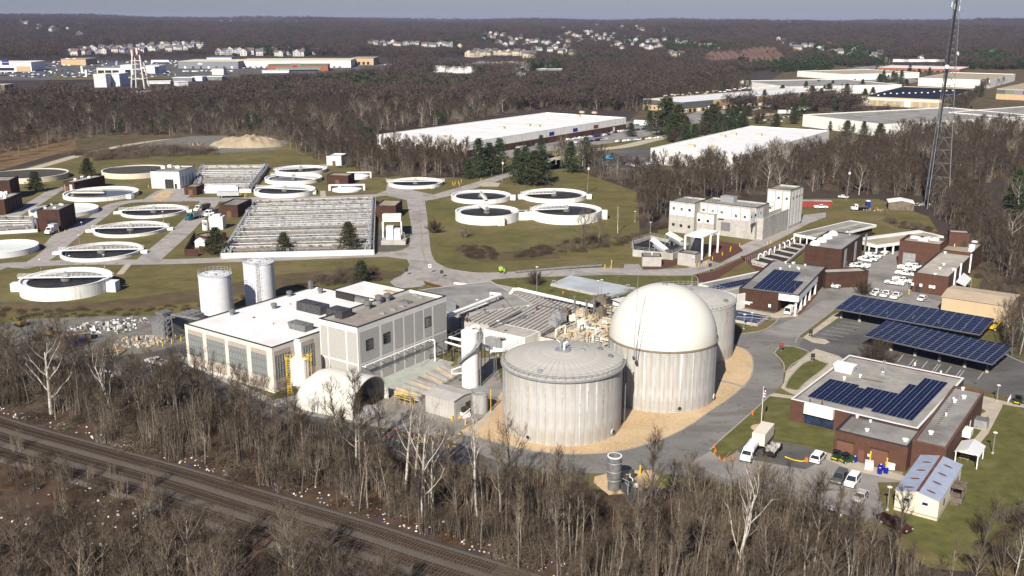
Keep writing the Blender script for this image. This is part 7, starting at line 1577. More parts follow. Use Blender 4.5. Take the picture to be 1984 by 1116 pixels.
def farbox(name,label,cat,x0,x1,yt,yb,depth,wall,roof,parts=(),group=None,rz=0):
    a=WT(x0,yb); c=WT(x1,yb); w=(c-a).xy.length; an=math.atan2(c.y-a.y,c.x-a.x); dist=math.hypot(a.x,a.y); h=(yb-yt)*dist/FPX*1.02
    FARB.append((a.x,a.y,an+rz,w,depth)); z0=min(a.z,c.z); t=thing(name,label,cat,(a.x,a.y,z0),an+rz,group); B().box(0,0,-8,w,depth,h).build('wall',wall,t); B().box(-.6,-.6,h,w+.6,depth+.6,h+.5).build('roof',roof,t)
    for (nm,fx0,fx1,fz0,fz1,m) in parts: B().box(w*fx0,-.5,h*fz0,w*fx1,-.01,h*fz1).build(nm,m,t)
    return t,w,h
fb=lambda x,y:(x/5.835,100+y/5.835); fc=lambda x,y:(340+x/4.96,80+y/4.96)
farbox('distribution_hall','long blue-grey hall at the left end of the big white store','building',346,462,121,133.5,90,GREYWALL,CREAMW,[('dock_door',.10+.13*i,.13+.13*i,.05,.35,TRIMDK if i%3 else WHITE) for i in range(7)]+[('sign_panel',.33,.40,.6,.8,WHITE)])
farbox('distribution_hall','very long cream-white hall beyond the bare wood','building',462.5,680,118.5,131.5,80,WHITEWALL,CREAMW,[('dock_door',.04+.05*i,.06+.05*i,.0,.25,GALVD) for i in range(18)])
farbox('store_block','tan store block at the right end of the long white hall','building',681,724,114.5,127,70,TANW,TANROOF,[('window',.1+.2*i,.2+.2*i,.1,.5,GLASS) for i in range(4)])
farbox('blue_roof_shed','pale blue shed roof showing above the blue-grey hall','building',401,449,112.5,120,30,LBLUEROOF,GREYWALL)
t,w,h=farbox('green_roof_mall','low shopping block with green metal roof and orange brick ends','building',519,636,127,138.5,40,BRICKO,GREENR,[('glazing',.16,.84,.0,.32,GLASS),('green_canopy',.13,.88,.34,.72,GREENR),('fascia',.14,.86,.30,.36,WHITE),('entrance_roof',.38,.55,.72,1.25,GREENR),('red_gable',.41,.49,.6,1.0,RED)])
farbox('low_white_block','flat white roof strip in front of the green-roofed mall','building',508,560,138,142,20,WHITE,LBLUEROOF)
farbox('car_dealership','low grey showroom with dark windows among parked cars','building',188,235,133,143.5,40,LGREYW,GREYWALL,[('window',.05+.3*i,.30+.3*i,.1,.6,GLASS) for i in range(3)])
farbox('car_dealership','bright white showroom portal beside the striped tower','building',235,258.5,129,145,30,WHITE,LBLUEROOF,[('doorway',.35,.8,.0,.55,GLASS)])
farbox('car_dealership','grey showroom wing right of the striped tower','building',259,281,131,141.5,40,LGREYW,GREYWALL,[('window',.0,.9,.1,.6,GLASS)])
farbox('car_dealership','pale slanted showroom end with blue glass','building',282,309,129.5,143,30,LBLUEROOF,LBLUEROOF,[('window',.7,1.,.0,.9,GLASSBL)])
farbox('white_storage_block','left half of the tall white storage block behind the wood, cream topped','building',183.5,207,148.5,170,30,LBLUEROOF,CREAM,[('wall_band',.0,1.,.75,1.,CREAM)])
farbox('white_storage_block','right half of the tall white storage block behind the wood','building',209,233,147,168,30,LBLUEROOF,WHITE,[('doorway',.2,.4,0,.3,TRIMDK)])
farbox('big_box_store','white-roofed store with a bright blue sign block','building',-60,62,124.5,139.5,60,WHITE,WHITEROOF,[('window',.1,.72,.15,.45,GLASSBL),('blue_sign',.54,.65,.75,1.35,BLUE),('wall_band',.76,.98,0,.6,TANW)])
farbox('tan_store','small tan store right of the blue-signed one','building',60,86,120.5,128,30,TANW,TANROOF); farbox('tan_store','longer tan store with white rooftop units behind the car lots','building',119,167,116.5,126.5,50,TANW,TANROOF,[('rooftop_unit',.2,.35,1.,1.15,WHITE),('rooftop_unit',.5,.6,1.,1.15,WHITE)])
farbox('bank_building','tiny white columned bank front in the car park','building',411,434,134.5,146,15,CREAM,GREYROOF,[('column',.1+.2*i,.17+.2*i,0,.8,WHITE) for i in range(5)])
farbox('blue_canopy_shop','low shop with a bright blue canopy between the car lots','building',293,327,116.5,120.5,15,WHITE,BLUE)
farbox('dark_roof_house','dark-roofed house at the far left behind the wood','building',-20,11,168,182,20,BROWNEQ,PALEROOF)
for i,(x0,x1,yt,yb) in enumerate(((335,372,152,158),(372,392,150,157),(398,430,150,156),(345,365,160,167),(255,282,180,186),(285,330,159,163),(1018,1090,134,137),(1000,1018,143,148),(1700,1735,143,147),(228,250,153,160))):
    farbox('low_shop',('flat pale shop roof left of the bare wood edge','white shop roof next to the flat pale one','long white shop roof just behind the wood','white canopy roof nearest the wood','white roof deep in the wood near the striped tower','grey strip roof behind the striped tower','long thin white roof in the woods right of the square building','low grey roof in the woods near the thin white one','small pale roof by the orange brick block','small white tank-like block beside the storage block')[i],'building',x0,x1,yt,yb,18,LBLUEROOF if i%2 else GREYWALL,WHITE)
# striped tower
p=WT(272,171); hh=(171-104)*math.hypot(p.x,p.y)/FPX; t=thing('striped_tower','tall four-legged tower with a red and white crown of equipment','tower',(p.x,p.y,p.z))
s=8.
for sx,sy in ((-1,-1),(1,-1),(1,1),(-1,1)): B().tube((sx*s,sy*s,0),(sx*s*.55,sy*s*.55,hh*.86),.9,n=6).build('leg',CREAM,t)
for z in (.25,.5,.72):
    k=s*(1-.45*z/.86); b=B()
    for a,c in (((-k,-k),(k,-k)),((k,-k),(k,k)),((k,k),(-k,k)),((-k,k),(-k,-k))): b.tube((*a,hh*z),(*c,hh*z),.5,n=4)
    b.build('ring_beam',CREAM,t)
for i in range(10): a=2*PI*i/10; B().box(-1.4,-.8,0,1.4,.8,hh*.16).build('equipment_box',REDW if i%2 else WHITE,t,(5.5*math.cos(a),5.5*math.sin(a),hh*(.84+.02*(i%3))),rz=a)
B().lathe([(6,hh*.84),(6,hh*.87),(0,hh*.87)],12).build('platform',REDW,t)
# pylon sign
for (x,y0,y1,lab) in ((159,131,143,'white pylon sign in the car lots'),(167,138,148,'second smaller pylon sign in the car lots')):
    farbox('pylon_sign',lab,'sign',x-1.6,x+2,y0,y1,3,WHITE,WHITE)
# ---- houses
HM={}
def house_mesh(w,d,h,wall,roof,key):
    if key in HM: return HM[key]
    r=w*.32; b=B(); b.add([(-w/2,-d/2,-6),(w/2,-d/2,-6),(w/2,d/2,-6),(-w/2,d/2,-6),(-w/2,-d/2,h),(w/2,-d/2,h),(w/2,d/2,h),(-w/2,d/2,h),(0,-d/2,h+r),(0,d/2,h+r)],[(0,1,5,8,4),(2,3,7,9,6),(1,2,6,5),(3,0,4,7)])
    b2=B(); e=.5; k=r/(w/2); b2.add([(-w/2-e,-d/2-e,h-e*k+.1),(0,-d/2-e,h+r+.1),(w/2+e,-d/2-e,h-e*k+.1),(-w/2-e,d/2+e,h-e*k+.1),(0,d/2+e,h+r+.1),(w/2+e,d/2+e,h-e*k+.1)],[(0,1,4,3),(1,2,5,4)])
    wn=B()
    for x in (-w*.28,w*.22):
        for z in (1.4,4.4): wn.box(x-.7,-d/2-.08,z,x+.7,-d/2-.02,z+1.4)
    for y in (-d*.25,d*.2): wn.box(w/2+.02,y-.7,1.4,w/2+.08,y+.7,2.8); wn.box(-w/2-.08,y-.7,1.4,-w/2-.02,y+.7,2.8)
    ch=B().box(w*.15,-.5,h,w*.15+1,.5,h+r+1.)
    HM[key]=(b.mesh('wall',wall),b2.mesh('roof',roof),wn.mesh('window',GLASS),ch.mesh('chimney',BRICKR)); return HM[key]
KEEP=[]
def house(px,py,az,style,label,group,sc_=1.):
    p=WT(px,py); wl,rf,w,d,h=style; key=(wl.name,rf.name,w,d,h); m=house_mesh(w,d,h,wl,rf,key); t=thing('house',label,'house',(p.x,p.y,p.z),R(az),group); t.scale=(sc_,)*3
    link('wall',m[0],t); r=link('roof',m[1],t); link('window',m[2],t); link('chimney',m[3],r); KEEP.append((p.x,p.y,16)); return t
ST=[(HOUSEW,ROOFGY,12,11,6.5),(HOUSEG,ROOFGY,13,10,6.5),(HOUSEW,ROOFBR,11,12,7),(HOUSEC,ROOFGY,12,10,6.5),(HOUSEW,ROOFGY,16,10,6)]
rh=random.Random(33)
def cluster(x0,x1,ya,yb,n,label,group,styles,jit=1.5,sc_=1.):
    for i in range(n):
        f=(i+rh.uniform(.1,.9))/n; house(x0+(x1-x0)*f,ya+(yb-ya)*f+rh.uniform(-jit,jit),rh.choice((10,80,-20,100,35,60)),rh.choice(styles),label,group,sc_*rh.uniform(.9,1.25))
cluster(136,400,105,93,40,'white gabled town house in the long row on the wooded slope at the left','town houses in the long row at the left',ST[:3],4.5,1.1)
cluster(150,390,98,84,20,'white gabled town house in the upper rank of the left row','town houses in the upper rank at the left',ST[:3],3,1.)
cluster(415,618,106,106,22,'white gabled town house in the right-hand row above the long hall','town houses above the long hall',ST[:3],3.5,1.15)
cluster(708,895,85,90,26,'pale house among the trees on the central slope','pale houses on the central slope',ST,4)
cluster(905,1040,108,112,16,'cream apartment house in the row behind the square white building','cream apartment houses',[ST[3]],3,1.2)
cluster(930,1110,74,98,36,'small white house scattered on the middle slope','scattered white houses of the middle slope',ST,12)
cluster(1075,1330,66,98,56,'small white house among trees in the right half of the slope','scattered white houses right of centre',ST,17)
cluster(1310,1400,84,102,12,'white house beside the dark pines','white houses beside the dark pines',ST,5)
cluster(1500,1720,84,118,24,'white house among trees beyond the warehouses','white houses beyond the warehouses',ST,10,1.1)
cluster(20,170,44,72,6,'tiny distant white house near the skyline at the left','tiny distant houses at the left',ST,3,1.6); cluster(420,580,43,47,8,'tiny distant white building on the skyline','tiny distant buildings on the skyline',ST,1.5,1.8); cluster(1150,1300,56,62,5,'tiny distant pale house near the skyline','tiny distant houses right of centre',ST,3,1.5)
cluster(1480,1540,44,47,3,'tiny pale building on the right skyline','tiny pale buildings on the right skyline',ST,1,2.)
brS=[(STONEW,ROOFBR,18,12,8)]
for i,(px,py) in enumerate(((1378,118),(1390,118),(1402,118),(1416,116),(1428,115),(1441,113),(1452,111),(1462,109),(1474,107),(1486,107),(1498,108),(1455,122),(1468,122),(1482,121),(1494,121),(1505,119))):
    house(px,py,-20+6*(i%4),brS[0],'brown brick apartment block in the stepped row behind the far warehouses','brown apartment blocks',1.35)
# red-fronted sign-like white gable and highway signs
farbox('white_gable_store','white building with a pointed gable by the highway','building',1782,1790,108,114,10,WHITE,WHITE)
for (x0,x1,y0,y1,l) in ((1916,1930,96,101,'green highway sign on a gantry over the wood'),(1824,1830,98,102,'small green highway sign left of the gantry'),(1700,1716,113,117,'green highway sign beside the far road')):
    farbox('highway_sign',l,'sign',x0,x1,y0,y1,2,mat('sign_green',(.02,.25,.15),.5),GALV)
farbox('overpass','long pale highway overpass among the trees','bridge',1890,1945,107,110,12,CONC,CONC); farbox('overpass','far strip of road retaining wall with red band','bridge',1730,1830,115,120,6,LBLUEROOF,REDW)
# ---- roads and lots of the business park
road('park_road',[(1076,309),(1145,292),(1208,284),(1252,274),(1300,262),(1370,243),(1430,232),(1480,223),(1530,212),(1600,196),(1660,180),(1700,168),(1760,150)],10,SIDEWALK,.04)
ground('parking_lot',[(1140,325),(1150,300),(1200,290),(1268,285),(1290,300),(1280,330),(1200,335)],ASPHD,.03); ground('parking_lot',[(930,300),(1060,258),(1210,236),(1290,232),(1330,240),(1260,262),(1200,275),(1080,290),(990,305)],ASPH,.03)
ground('parking_lot',[(1330,222),(1500,180),(1560,172),(1600,178),(1520,205),(1400,232),(1340,240)],ASPH,.03); ground('park_lawn',[(880,330),(1000,290),(1300,235),(1540,190),(1700,165),(1760,160),(1780,175),(1660,215),(1540,250),(1440,250),(1300,290),(1150,320),(1060,330)],GRASS,.02)
ground('parking_lot',[(1560,180),(1700,158),(1770,150),(1760,160),(1640,185),(1560,200)],ASPH,.03)
def groundT(name,pts,m,dz=.3):
    """a patch draped on the far terrain, cut into small cells"""
    b=B(); q=[WT(*p) for p in pts]; n=14
    for i in range(n):
        for j in range(n):
            c=[]
            for (s,t) in ((i/n,j/n),((i+1)/n,j/n),((i+1)/n,(j+1)/n),(i/n,(j+1)/n)):
                p=q[0]*(1-s)*(1-t)+q[1]*s*(1-t)+q[2]*s*t+q[3]*(1-s)*t; c.append((p.x,p.y,terr(p.x,p.y)+dz))
            b.add(c,[(0,1,2,3)])
    return struct(name,b,m)
groundT('car_lot',[(-60,157),(470,152),(440,119),(-60,122)],ASPHD,.25); groundT('car_lot',[(440,146),(740,144),(760,124),(440,128)],ASPHD,.3)
groundT('park_ground',[(1390,214),(2150,262),(2100,124),(1545,124)],BROWNGRASS,.12); groundT('parking_lot',[(1500,184),(1560,204),(1790,156),(1640,141)],ASPH,.25); groundT('parking_lot',[(1600,141),(1690,150),(1760,128),(1690,126)],ASPH,.25)
groundT('far_lawn',[(80,157),(420,153),(420,149),(100,152)],GRASS,.6); groundT('far_lawn',[(440,119),(700,112),(700,110),(440,115)],BROWNGRASS,.6); groundT('far_lot',[(880,133),(1010,142),(1010,126),(930,118)],ASPH,.3)
# ---- parked cars of the business park: each its own body, too small for parts
CM={}; FARC=[CARW,CARSV,CARDK,CARGY,BLUE,GLASS]; FARM=B()
def smallcar(m):
    if m.name not in CM:
        b=B(); body_prof(b,[(-2.3,.4,1),(2.3,.4,.95),(2.3,.8,.95),(1.2,1.0,1),(.5,1.5,.8),(-1.3,1.5,.8),(-2.2,1.0,1)],1.85); b.add([(1.22,-.8,1.02),(1.22,.8,1.02),(.55,.65,1.47),(.55,-.65,1.47)],[(0,1,2,3)],1); b.box(-1.2,-.85,1.08,.5,.85,1.36,1); CM[m.name]=b.mesh('parked_car',[m,GLASS])
    return CM[m.name]
def carrow(x0,y0,x1,y1,n,az,lab,group,terrain=False,skip=.1,jit=.6):
    for i in range(n):
        if rh.random()<skip: continue
        f=(i+rh.uniform(.3,.7))/n; px,py=x0+(x1-x0)*f,y0+(y1-y0)*f+rh.uniform(-jit,jit)*.3
        p=WT(px,py) if terrain else W(px,py); m=rh.choice((CARW,CARW,CARSV,CARDK,CARGY,CARSV,MAROON,BLUE,CARW))
        if terrain and 'big car lots' in lab and rh.random()<.62:
            a_=R(az); k_=rh.choice((0,0,1,1,2,3,4)); FARM.rbox(p.x,p.y,p.z+.5,5.2,2.1,.75,a_,k_); FARM.rbox(p.x,p.y,p.z+1.25,2.9,1.9,.6,a_,5 if rh.random()<.3 else k_,tx=.75,ty=.85); continue
        col={'white_car_paint':'white','silver_car_paint':'silver','dark_car_paint':'black','grey_car_paint':'grey','maroon_paint':'maroon','blue_paint':'blue'}[m.name]
        o=link('parked_car',smallcar(m),None,(p.x,p.y,p.z+(.35 if terrain else .06)),R(az+rh.choice((0,180)))); o.scale=(1.1,)*3 if terrain else (1,)*3; tag(o,col+' car '+lab,'car',col+' cars '+group)
carrow(1185,258,1270,249,16,50,'parked beyond the end of the long warehouse','at the long warehouse'); carrow(1100,272,1180,262,14,50,'parked along the side of the long warehouse','along the long warehouse'); carrow(990,290,1060,277,10,50,'parked near the evergreens by the long warehouse','near the evergreens')
carrow(1240,322,1275,314,7,10,'parked in the dark lot behind the wood','in the dark lot'); carrow(1480,235,1530,228,10,50,'parked in the lot beside the grey flat warehouse','by the grey flat warehouse'); carrow(1490,240,1515,237,6,50,'parked nearest the bright white warehouse roof','by the white roof'); carrow(1610,175,1700,160,14,50,'in the far lots of the business park','far lots'); carrow(1320,252,1345,262,5,20,'under the pines by the park road','under the pines')
for i in range(13):
    y=120.5+i*2.5; 
    if i in(5,6): continue
    carrow(60 if i>3 else 100,y,345 if i<12 else 320,y-1,26,rh.choice((0,90)),'in the big car lots at the left','in the big car lots',True,.35)
carrow(350,140,455,139,24,0,'in front of the blue-grey hall','before the blue-grey hall',True); carrow(465,133,515,133,14,90,'at the docks of the long white hall','at the docks',True,.0); carrow(735,128,780,124,16,0,'in the lot right of the tan store block','by the tan store block',True); carrow(-10,143,60,142,18,90,'in front of the blue-signed store','before the blue-signed store',True); carrow(-10,148,60,149,14,90,'in the nearer row before the blue-signed store','in the nearer row',True)
carrow(1430,222,1500,205,16,50,'in the lot across the road from the dark-banded warehouse','across from the dark-banded warehouse'); carrow(1370,236,1430,226,12,50,'on the shady side of the park road','on the park road'); carrow(1620,168,1720,150,22,50,'in the row behind the grey-roofed warehouse','behind the grey-roofed warehouse'); carrow(1560,196,1640,180,14,50,'in the lot above the grey flat warehouse','above the grey flat warehouse'); carrow(1195,276,1280,268,16,50,'in the lot behind the dark grove','behind the dark grove'); carrow(1100,280,1175,271,14,50,'in the second row at the long warehouse','in the second row'); carrow(1210,318,1262,330,8,10,'at the fence of the dark lot','at the fence')
p=W(1182,309); vehicle('van',CYAN,'bright blue van in the dark car lot behind the wood','van',1182,309,0)
tag(FARM.build('parked_cars',FARC),'closely packed cars of the big car lots at the left',kind='stuff')
def semitrailer(px,py,az,lab):
    p=W(px,py); t=thing('box_trailer',lab,'trailer',(p.x,p.y,.05),R(az),'white semi trailers'); B().box(-6.5,-1.3,1.1,6.5,1.3,4.0).build('box_body',CARW,t); B().box(-6,-.5,.6,5.5,.5,1.09).build('chassis',BLACK,t); wheels(t,(-5,-3.8),2.4,.5)
for i,(px,py,az) in enumerate(((1363,214,-5),(1410,203,-5),(1521,222,5),(1546,216,-3),(1498,187,0),(1495,193,0),(1244,243,-30),(1255,246,-30),(1560,214,-3))): semitrailer(px,py,az,('white semi trailer below the dark-banded warehouse, left one','white semi trailer below the middle of the dark-banded warehouse','white semi trailer with red cab side by the grey flat warehouse','white semi trailer behind the first one at the grey flat warehouse','white semi trailer at the far end of the dark-banded warehouse','second white trailer at the far end of the dark-banded warehouse','white trailer at the end of the long warehouse','second white trailer at the end of the long warehouse','small white trailer at the corner of the grey flat warehouse')[i])
# ================================================================ vegetation
def sliver(b,p,d,L,w,mi=0):
    d=Vector(d); s=d.cross(Vector((random.uniform(-1,1),random.uniform(-1,1),random.uniform(-1,1))))
    if s.length<1e-4: return
    s=s.normalized()*(w/2); o=len(b.v); b.v+= [tuple(p-s),tuple(p+s),tuple(p+d*L)]; b.f.append((o,o+1,o+2)); b.m.append(mi)
def limb(b,p,d,L,r0,r1,n,segs,up=.12,wob=.22,rnd=None):
    pts=[Vector(p)]; d=Vector(d).normalized()
    for i in range(segs):
        d=(d+Vector((rnd.uniform(-wob,wob),rnd.uniform(-wob,wob),rnd.uniform(-wob,wob)+up))).normalized(); q=pts[-1]+d*(L/segs)
        b.tube(pts[-1],q,r0+(r1-r0)*i/segs,r0+(r1-r0)*(i+1)/segs,n=n,cap=False); pts.append(q)
    return pts
def along(pts,t):
    k=t*(len(pts)-1); i=min(int(k),len(pts)-2); return pts[i]+(pts[i+1]-pts[i])*(k-i),(pts[i+1]-pts[i]).normalized()
def bare_tree(seed,H,r,form='round',n1=11,n2=6,tw=7,twl=1.1,tww=.035,seg=5):
    rnd=random.Random(seed); random.seed(seed); T=B(); C=B()
    lean=Vector((rnd.uniform(-.08,.08),rnd.uniform(-.08,.08),1)); tr=limb(T,(0,0,-.3),lean,H*(.80 if form=='pole' else .62),r,r*.35,7,6,up=.05,wob=.06,rnd=rnd)
    t0={'pole':.45,'round':.28,'wide':.22,'fork':.18}[form]
    for i in range(n1):
        t=t0+(1-t0)*((i+.5)/n1)**.9; p,_=along(tr,min(t,.999)); az=i*2.4+rnd.uniform(-.4,.4)
        el={'pole':R(55),'round':R(42),'wide':R(28),'fork':R(50)}[form]+rnd.uniform(-.15,.25)+(t-t0)*.5
        L=H*{'pole':.20,'round':.36,'wide':.42,'fork':.46}[form]*(1.08-.55*(t-t0)/(1-t0))*rnd.uniform(.75,1.15)
        d=Vector((math.cos(az)*math.cos(el),math.sin(az)*math.cos(el),math.sin(el))); rr_=r*.42*(1.1-.6*t)
        br=limb(T,p,d,L,rr_,rr_*.25,4,4,up=.12,wob=.2,rnd=rnd)
        for j in range(n2):
            s=.25+.75*(j+.5)/n2; q,dd=along(br,s); sd=(dd+Vector((rnd.uniform(-1,1),rnd.uniform(-1,1),rnd.uniform(-.3,.9)))*.85).normalized(); L2=L*.42*(1.15-.5*s)*rnd.uniform(.7,1.2)
            b2=limb(T if j%2==0 else C,q,sd,L2,rr_*.32,rr_*.1,3,3,up=.12,wob=.28,rnd=rnd)
            for k in range(tw):
                u,du=along(b2,rnd.uniform(.15,1)); f=(du+Vector((rnd.uniform(-1,1),rnd.uniform(-1,1),rnd.uniform(-.4,1)))*.9).normalized(); sliver(C,u,f,twl*rnd.uniform(.6,1.5),tww)
                if rnd.random()<.6: v=u+f*twl*.4; sliver(C,v,(f+Vector((rnd.uniform(-1,1),rnd.uniform(-1,1),rnd.uniform(-.5,1)))*.8).normalized(),twl*.8,tww*.8)
    return T,C
def bush_tree(seed,H,W_,n=26,tw=26,twl=.8,tww=.03):
    rnd=random.Random(seed); random.seed(seed); T=B(); C=B()
    for i in range(n):
        az=i*2.4; el=R(rnd.uniform(28,85)); d=Vector((math.cos(az)*math.cos(el),math.sin(az)*math.cos(el),math.sin(el))); L=rnd.uniform(.8,1.1)/math.sqrt((math.cos(el)/(W_/2))**2+(math.sin(el)/H)**2)
        br=limb(T,(0,0,.0),d,L,.10,.02,4,5,up=.03,wob=.12,rnd=rnd)
        for k in range(tw):
            u,du=along(br,rnd.uniform(.3,1)); f=(du+Vector((rnd.uniform(-1,1),rnd.uniform(-1,1),rnd.uniform(-.6,1)))*.9).normalized(); sliver(C,u,f,twl*rnd.uniform(.6,1.5),tww); v=u+f*twl*.4; sliver(C,v,(f+Vector((rnd.uniform(-1,1),rnd.uniform(-1,1),rnd.uniform(-.6,1)))).normalized(),twl,tww*.8)
    return T,C
def pine(seed,H,W_,whorls=17,per=8,cl=22,size=.55,base=.10):
    rnd=random.Random(seed); random.seed(seed); T=B(); C=B(); T.tube((0,0,-.3),(0,0,H*.97),H*.016+.06,.03,n=6)
    for i in range(whorls):
        t=base+(1-base)*i/whorls; z=H*t; L=W_/2*(1-t)**.75*rnd.uniform(.8,1.15)+.3
        for j in range(per):
            if rnd.random()<.1: continue
            az=j*2*PI/per+i*.9+rnd.uniform(-.3,.3); l=L*rnd.uniform(.7,1.1); d=Vector((math.cos(az),math.sin(az),rnd.uniform(-.02,.28))); T.tube((0,0,z),Vector((0,0,z))+d*l,.06,.02,n=3,cap=False)
            for k in range(cl):
                s=rnd.uniform(.25,1.05); p=Vector((0,0,z))+d*l*s+Vector((rnd.uniform(-1,1),rnd.uniform(-1,1),rnd.uniform(-.35,.6)))*size*1.3
                a=Vector((rnd.uniform(-1,1),rnd.uniform(-1,1),rnd.uniform(-.3,.9))).normalized()*size*rnd.uniform(.7,1.3); c=a.cross(Vector((rnd.uniform(-1,1),rnd.uniform(-1,1),rnd.uniform(-1,1)))).normalized()*size*.38
                o=len(C.v); C.v+=[tuple(p-c),tuple(p+c),tuple(p+a)]; C.f.append((o,o+1,o+2)); C.m.append(0)
    return T,C
def thicket(seed,Wd,H,n,L,w,mats=1):
    rnd=random.Random(seed); random.seed(seed); C=B()
    for i in range(n):
        a=rnd.uniform(0,2*PI); r=Wd/2*math.sqrt(rnd.random()); z=H*rnd.random()**1.3*(1-(2*r/Wd)**2*.7); p=Vector((r*math.cos(a),r*math.sin(a),z))
        d=Vector((rnd.gauss(0,.7),rnd.gauss(0,.7),rnd.uniform(-.5,1))).normalized(); sliver(C,p,d,L*rnd.uniform(.5,1.4),w*rnd.uniform(.6,1.5),rnd.randrange(mats))
    return C
# --- protos
bark_of={}
def proto(T,C,mt,mc): return (T.mesh('trunk',mt),C.mesh('crown',mc))
PB=[]  # brown bare trees
for i,(H,r,form) in enumerate(((15,.22,'round'),(17,.24,'round'),(13,.18,'pole'),(18,.2,'pole'),(14,.25,'wide'),(16,.22,'fork'),(12,.16,'round'),(19,.22,'pole'))):
    PB.append(proto(*bare_tree(100+i,H,r,form,n1=12,n2=6,tw=8,twl=1.15,tww=.045),BARK if i%3 else BARKP,TWIG if i%2 else TWIGP))
PS=[]  # sycamores
for i,(H,r,form) in enumerate(((20,.30,'fork'),(22,.28,'pole'),(19,.34,'wide'),(21,.26,'round'))):
    PS.append(proto(*bare_tree(200+i,H,r,form,n1=9,n2=5,tw=5,twl=1.3,tww=.035),SYC,TWIGP))
PT=[proto(*bare_tree(300+i,H,.10,'pole',n1=8,n2=3,tw=5,twl=.9,tww=.035),BARKP if i%2 else BARK,TWIGP if i%2 else TWIG) for i,H in enumerate((9,11,8,12))]
PU=[proto(*bush_tree(400,7.,13,52,85,1.0,.05),BARK,TWIG),proto(*bush_tree(401,4.5,7,34,60,.8,.045),BARK,TWIG),proto(*bush_tree(402,3.2,4.5,24,20,.6),BARKP,TWIGP)]
PE=[proto(*pine(500+i,H,w),BARK,NEEDLE if i%2 else NEEDLE2) for i,(H,w) in enumerate(((11,11.5),(14,11),(9,9.5),(16,11.5)))]
def tree(pr,name,label,cat,px,py,s=1.,group=None,rz=None,pos=None):
    p=pos if pos is not None else W(px,py); t=thing(name,label,cat,(p.x,p.y,p.z),rng.uniform(0,6.28) if rz is None else rz,group); t.scale=(s,s,s*random.uniform(.95,1.05)); link('trunk',pr[0],t); link('crown',pr[1],t); return t
def tree_h(pr_h,px,py,topy):
    b=W(px,py); 
    for z in np.arange(2,40,.25):
        if proj(b.x,b.y,z)[1]<=topy: break
    return float(z)/pr_h
random.seed(3)
# named evergreens: base pixel, top pixel
for (px,py,ty,k,lab) in ((420,493,440,0,'dark evergreen at the left front corner of the great aeration tank'),(551,491,452,2,'smallest evergreen in front of the great aeration tank'),(677,488,430,0,'bushy evergreen at the right front of the great aeration tank'),(70,372,334,2,'evergreen beside the trickling filter at the left'),(171,342,308,2,'evergreen on the grass behind the long brick building'),(700,545,505,2,'dark cedar on the brown slope behind the white roofs'),
    (907,347,308,1,'evergreen at the left end of the dark grove by the gated road'),(928,345,270,3,'tall evergreen second from the left of the dark grove'),(948,340,275,1,'evergreen in the middle of the left dark grove'),(968,337,265,3,'tallest evergreen of the left dark grove'),(1003,357,290,1,'left evergreen of the dense clump above the raised tanks'),(1018,359,283,3,'second evergreen of the dense clump above the raised tanks'),(1035,360,295,0,'broad evergreen in the middle of the dense clump'),(1052,356,290,1,'right evergreen of the dense clump above the raised tanks'),(1048,306,262,3,'evergreen behind the dense clump near the warehouse wall'),(1135,324,262,3,'evergreen rising from the bare trees by the dark lot'),(1105,335,275,1,'shadowed evergreen left of the dark lot')):
    pr=PE[k]; h=(11,14,9,16)[k]; tree(pr,'evergreen_tree',lab,'evergreen',px,py,tree_h(h,px,py,ty))
for (px,py,ty,lab) in ((1966,405,330,'big dark evergreen above the railway curve at the edge of the view'),(1985,430,335,'dark evergreen overhanging the railway curve, cut by the edge of the view'),(1990,385,322,'rear dark evergreen of the group by the railway curve'),(1880,222,205,'light-topped pine in front of the edge warehouse')): tree(PE[3],'evergreen_tree',lab,'evergreen',px,py,tree_h(16,px,py,ty))
for i,(px,py,ty) in enumerate(((1640,264,232),(1672,268,236),(1704,270,240),(1608,254,234),(1632,254,233),(1655,258,240))): tree(PE[i%4],'evergreen_tree','young pine in the row before the white wall of the grey flat warehouse','evergreen',px,py,tree_h((11,14,9,16)[i%4],px,py,ty),'young pines before the grey flat warehouse')
rb=random.Random(77)
def evl(i,px): return ('middling','tall','low','very tall')[i%4]+' evergreen '+('between the long warehouse and the road' if px<1330 else 'below the dark-banded warehouse' if px<1480 else 'between the grey flat warehouse and the road' if px<1620 else 'in the lots behind the solar-roofed warehouse')
for i,(px,py,ty) in enumerate(((1222,265,243),(1258,255,222),(1290,262,205),(1300,275,228),(1312,270,216),(1330,262,232),(1380,250,212),(1395,258,226),(1368,258,222),(1425,250,215),(1438,246,222),(1390,222,200),(1430,215,190),(1480,203,180),(1500,213,196),(1560,186,162),(1572,194,170),(1590,198,175),(1585,172,158),(1630,180,165),(1640,184,166),(1670,178,158),(1704,165,148),(1720,162,148),(1735,160,145),(1745,165,142),(1605,190,168),(1655,170,156),(1515,186,168),(1612,177,160),(1700,140,130),(1712,135,126),(1780,146,135),(1800,148,134))):
    tree(PE[i%4],'evergreen_tree',evl(i,px),'evergreen',px,py,1.2*tree_h((11,14,9,16)[i%4],px,py,ty),'evergreens along the business park road')
for i,(px,py,ty) in enumerate(((1312,278,248),(1320,268,245),(1470,240,215),(1360,262,240))): tree(PU[1],'bare_tree','round reddish bare tree under the pines by the park road','tree',px,py,tree_h(4.5,px,py,ty),'reddish round trees by the park road')
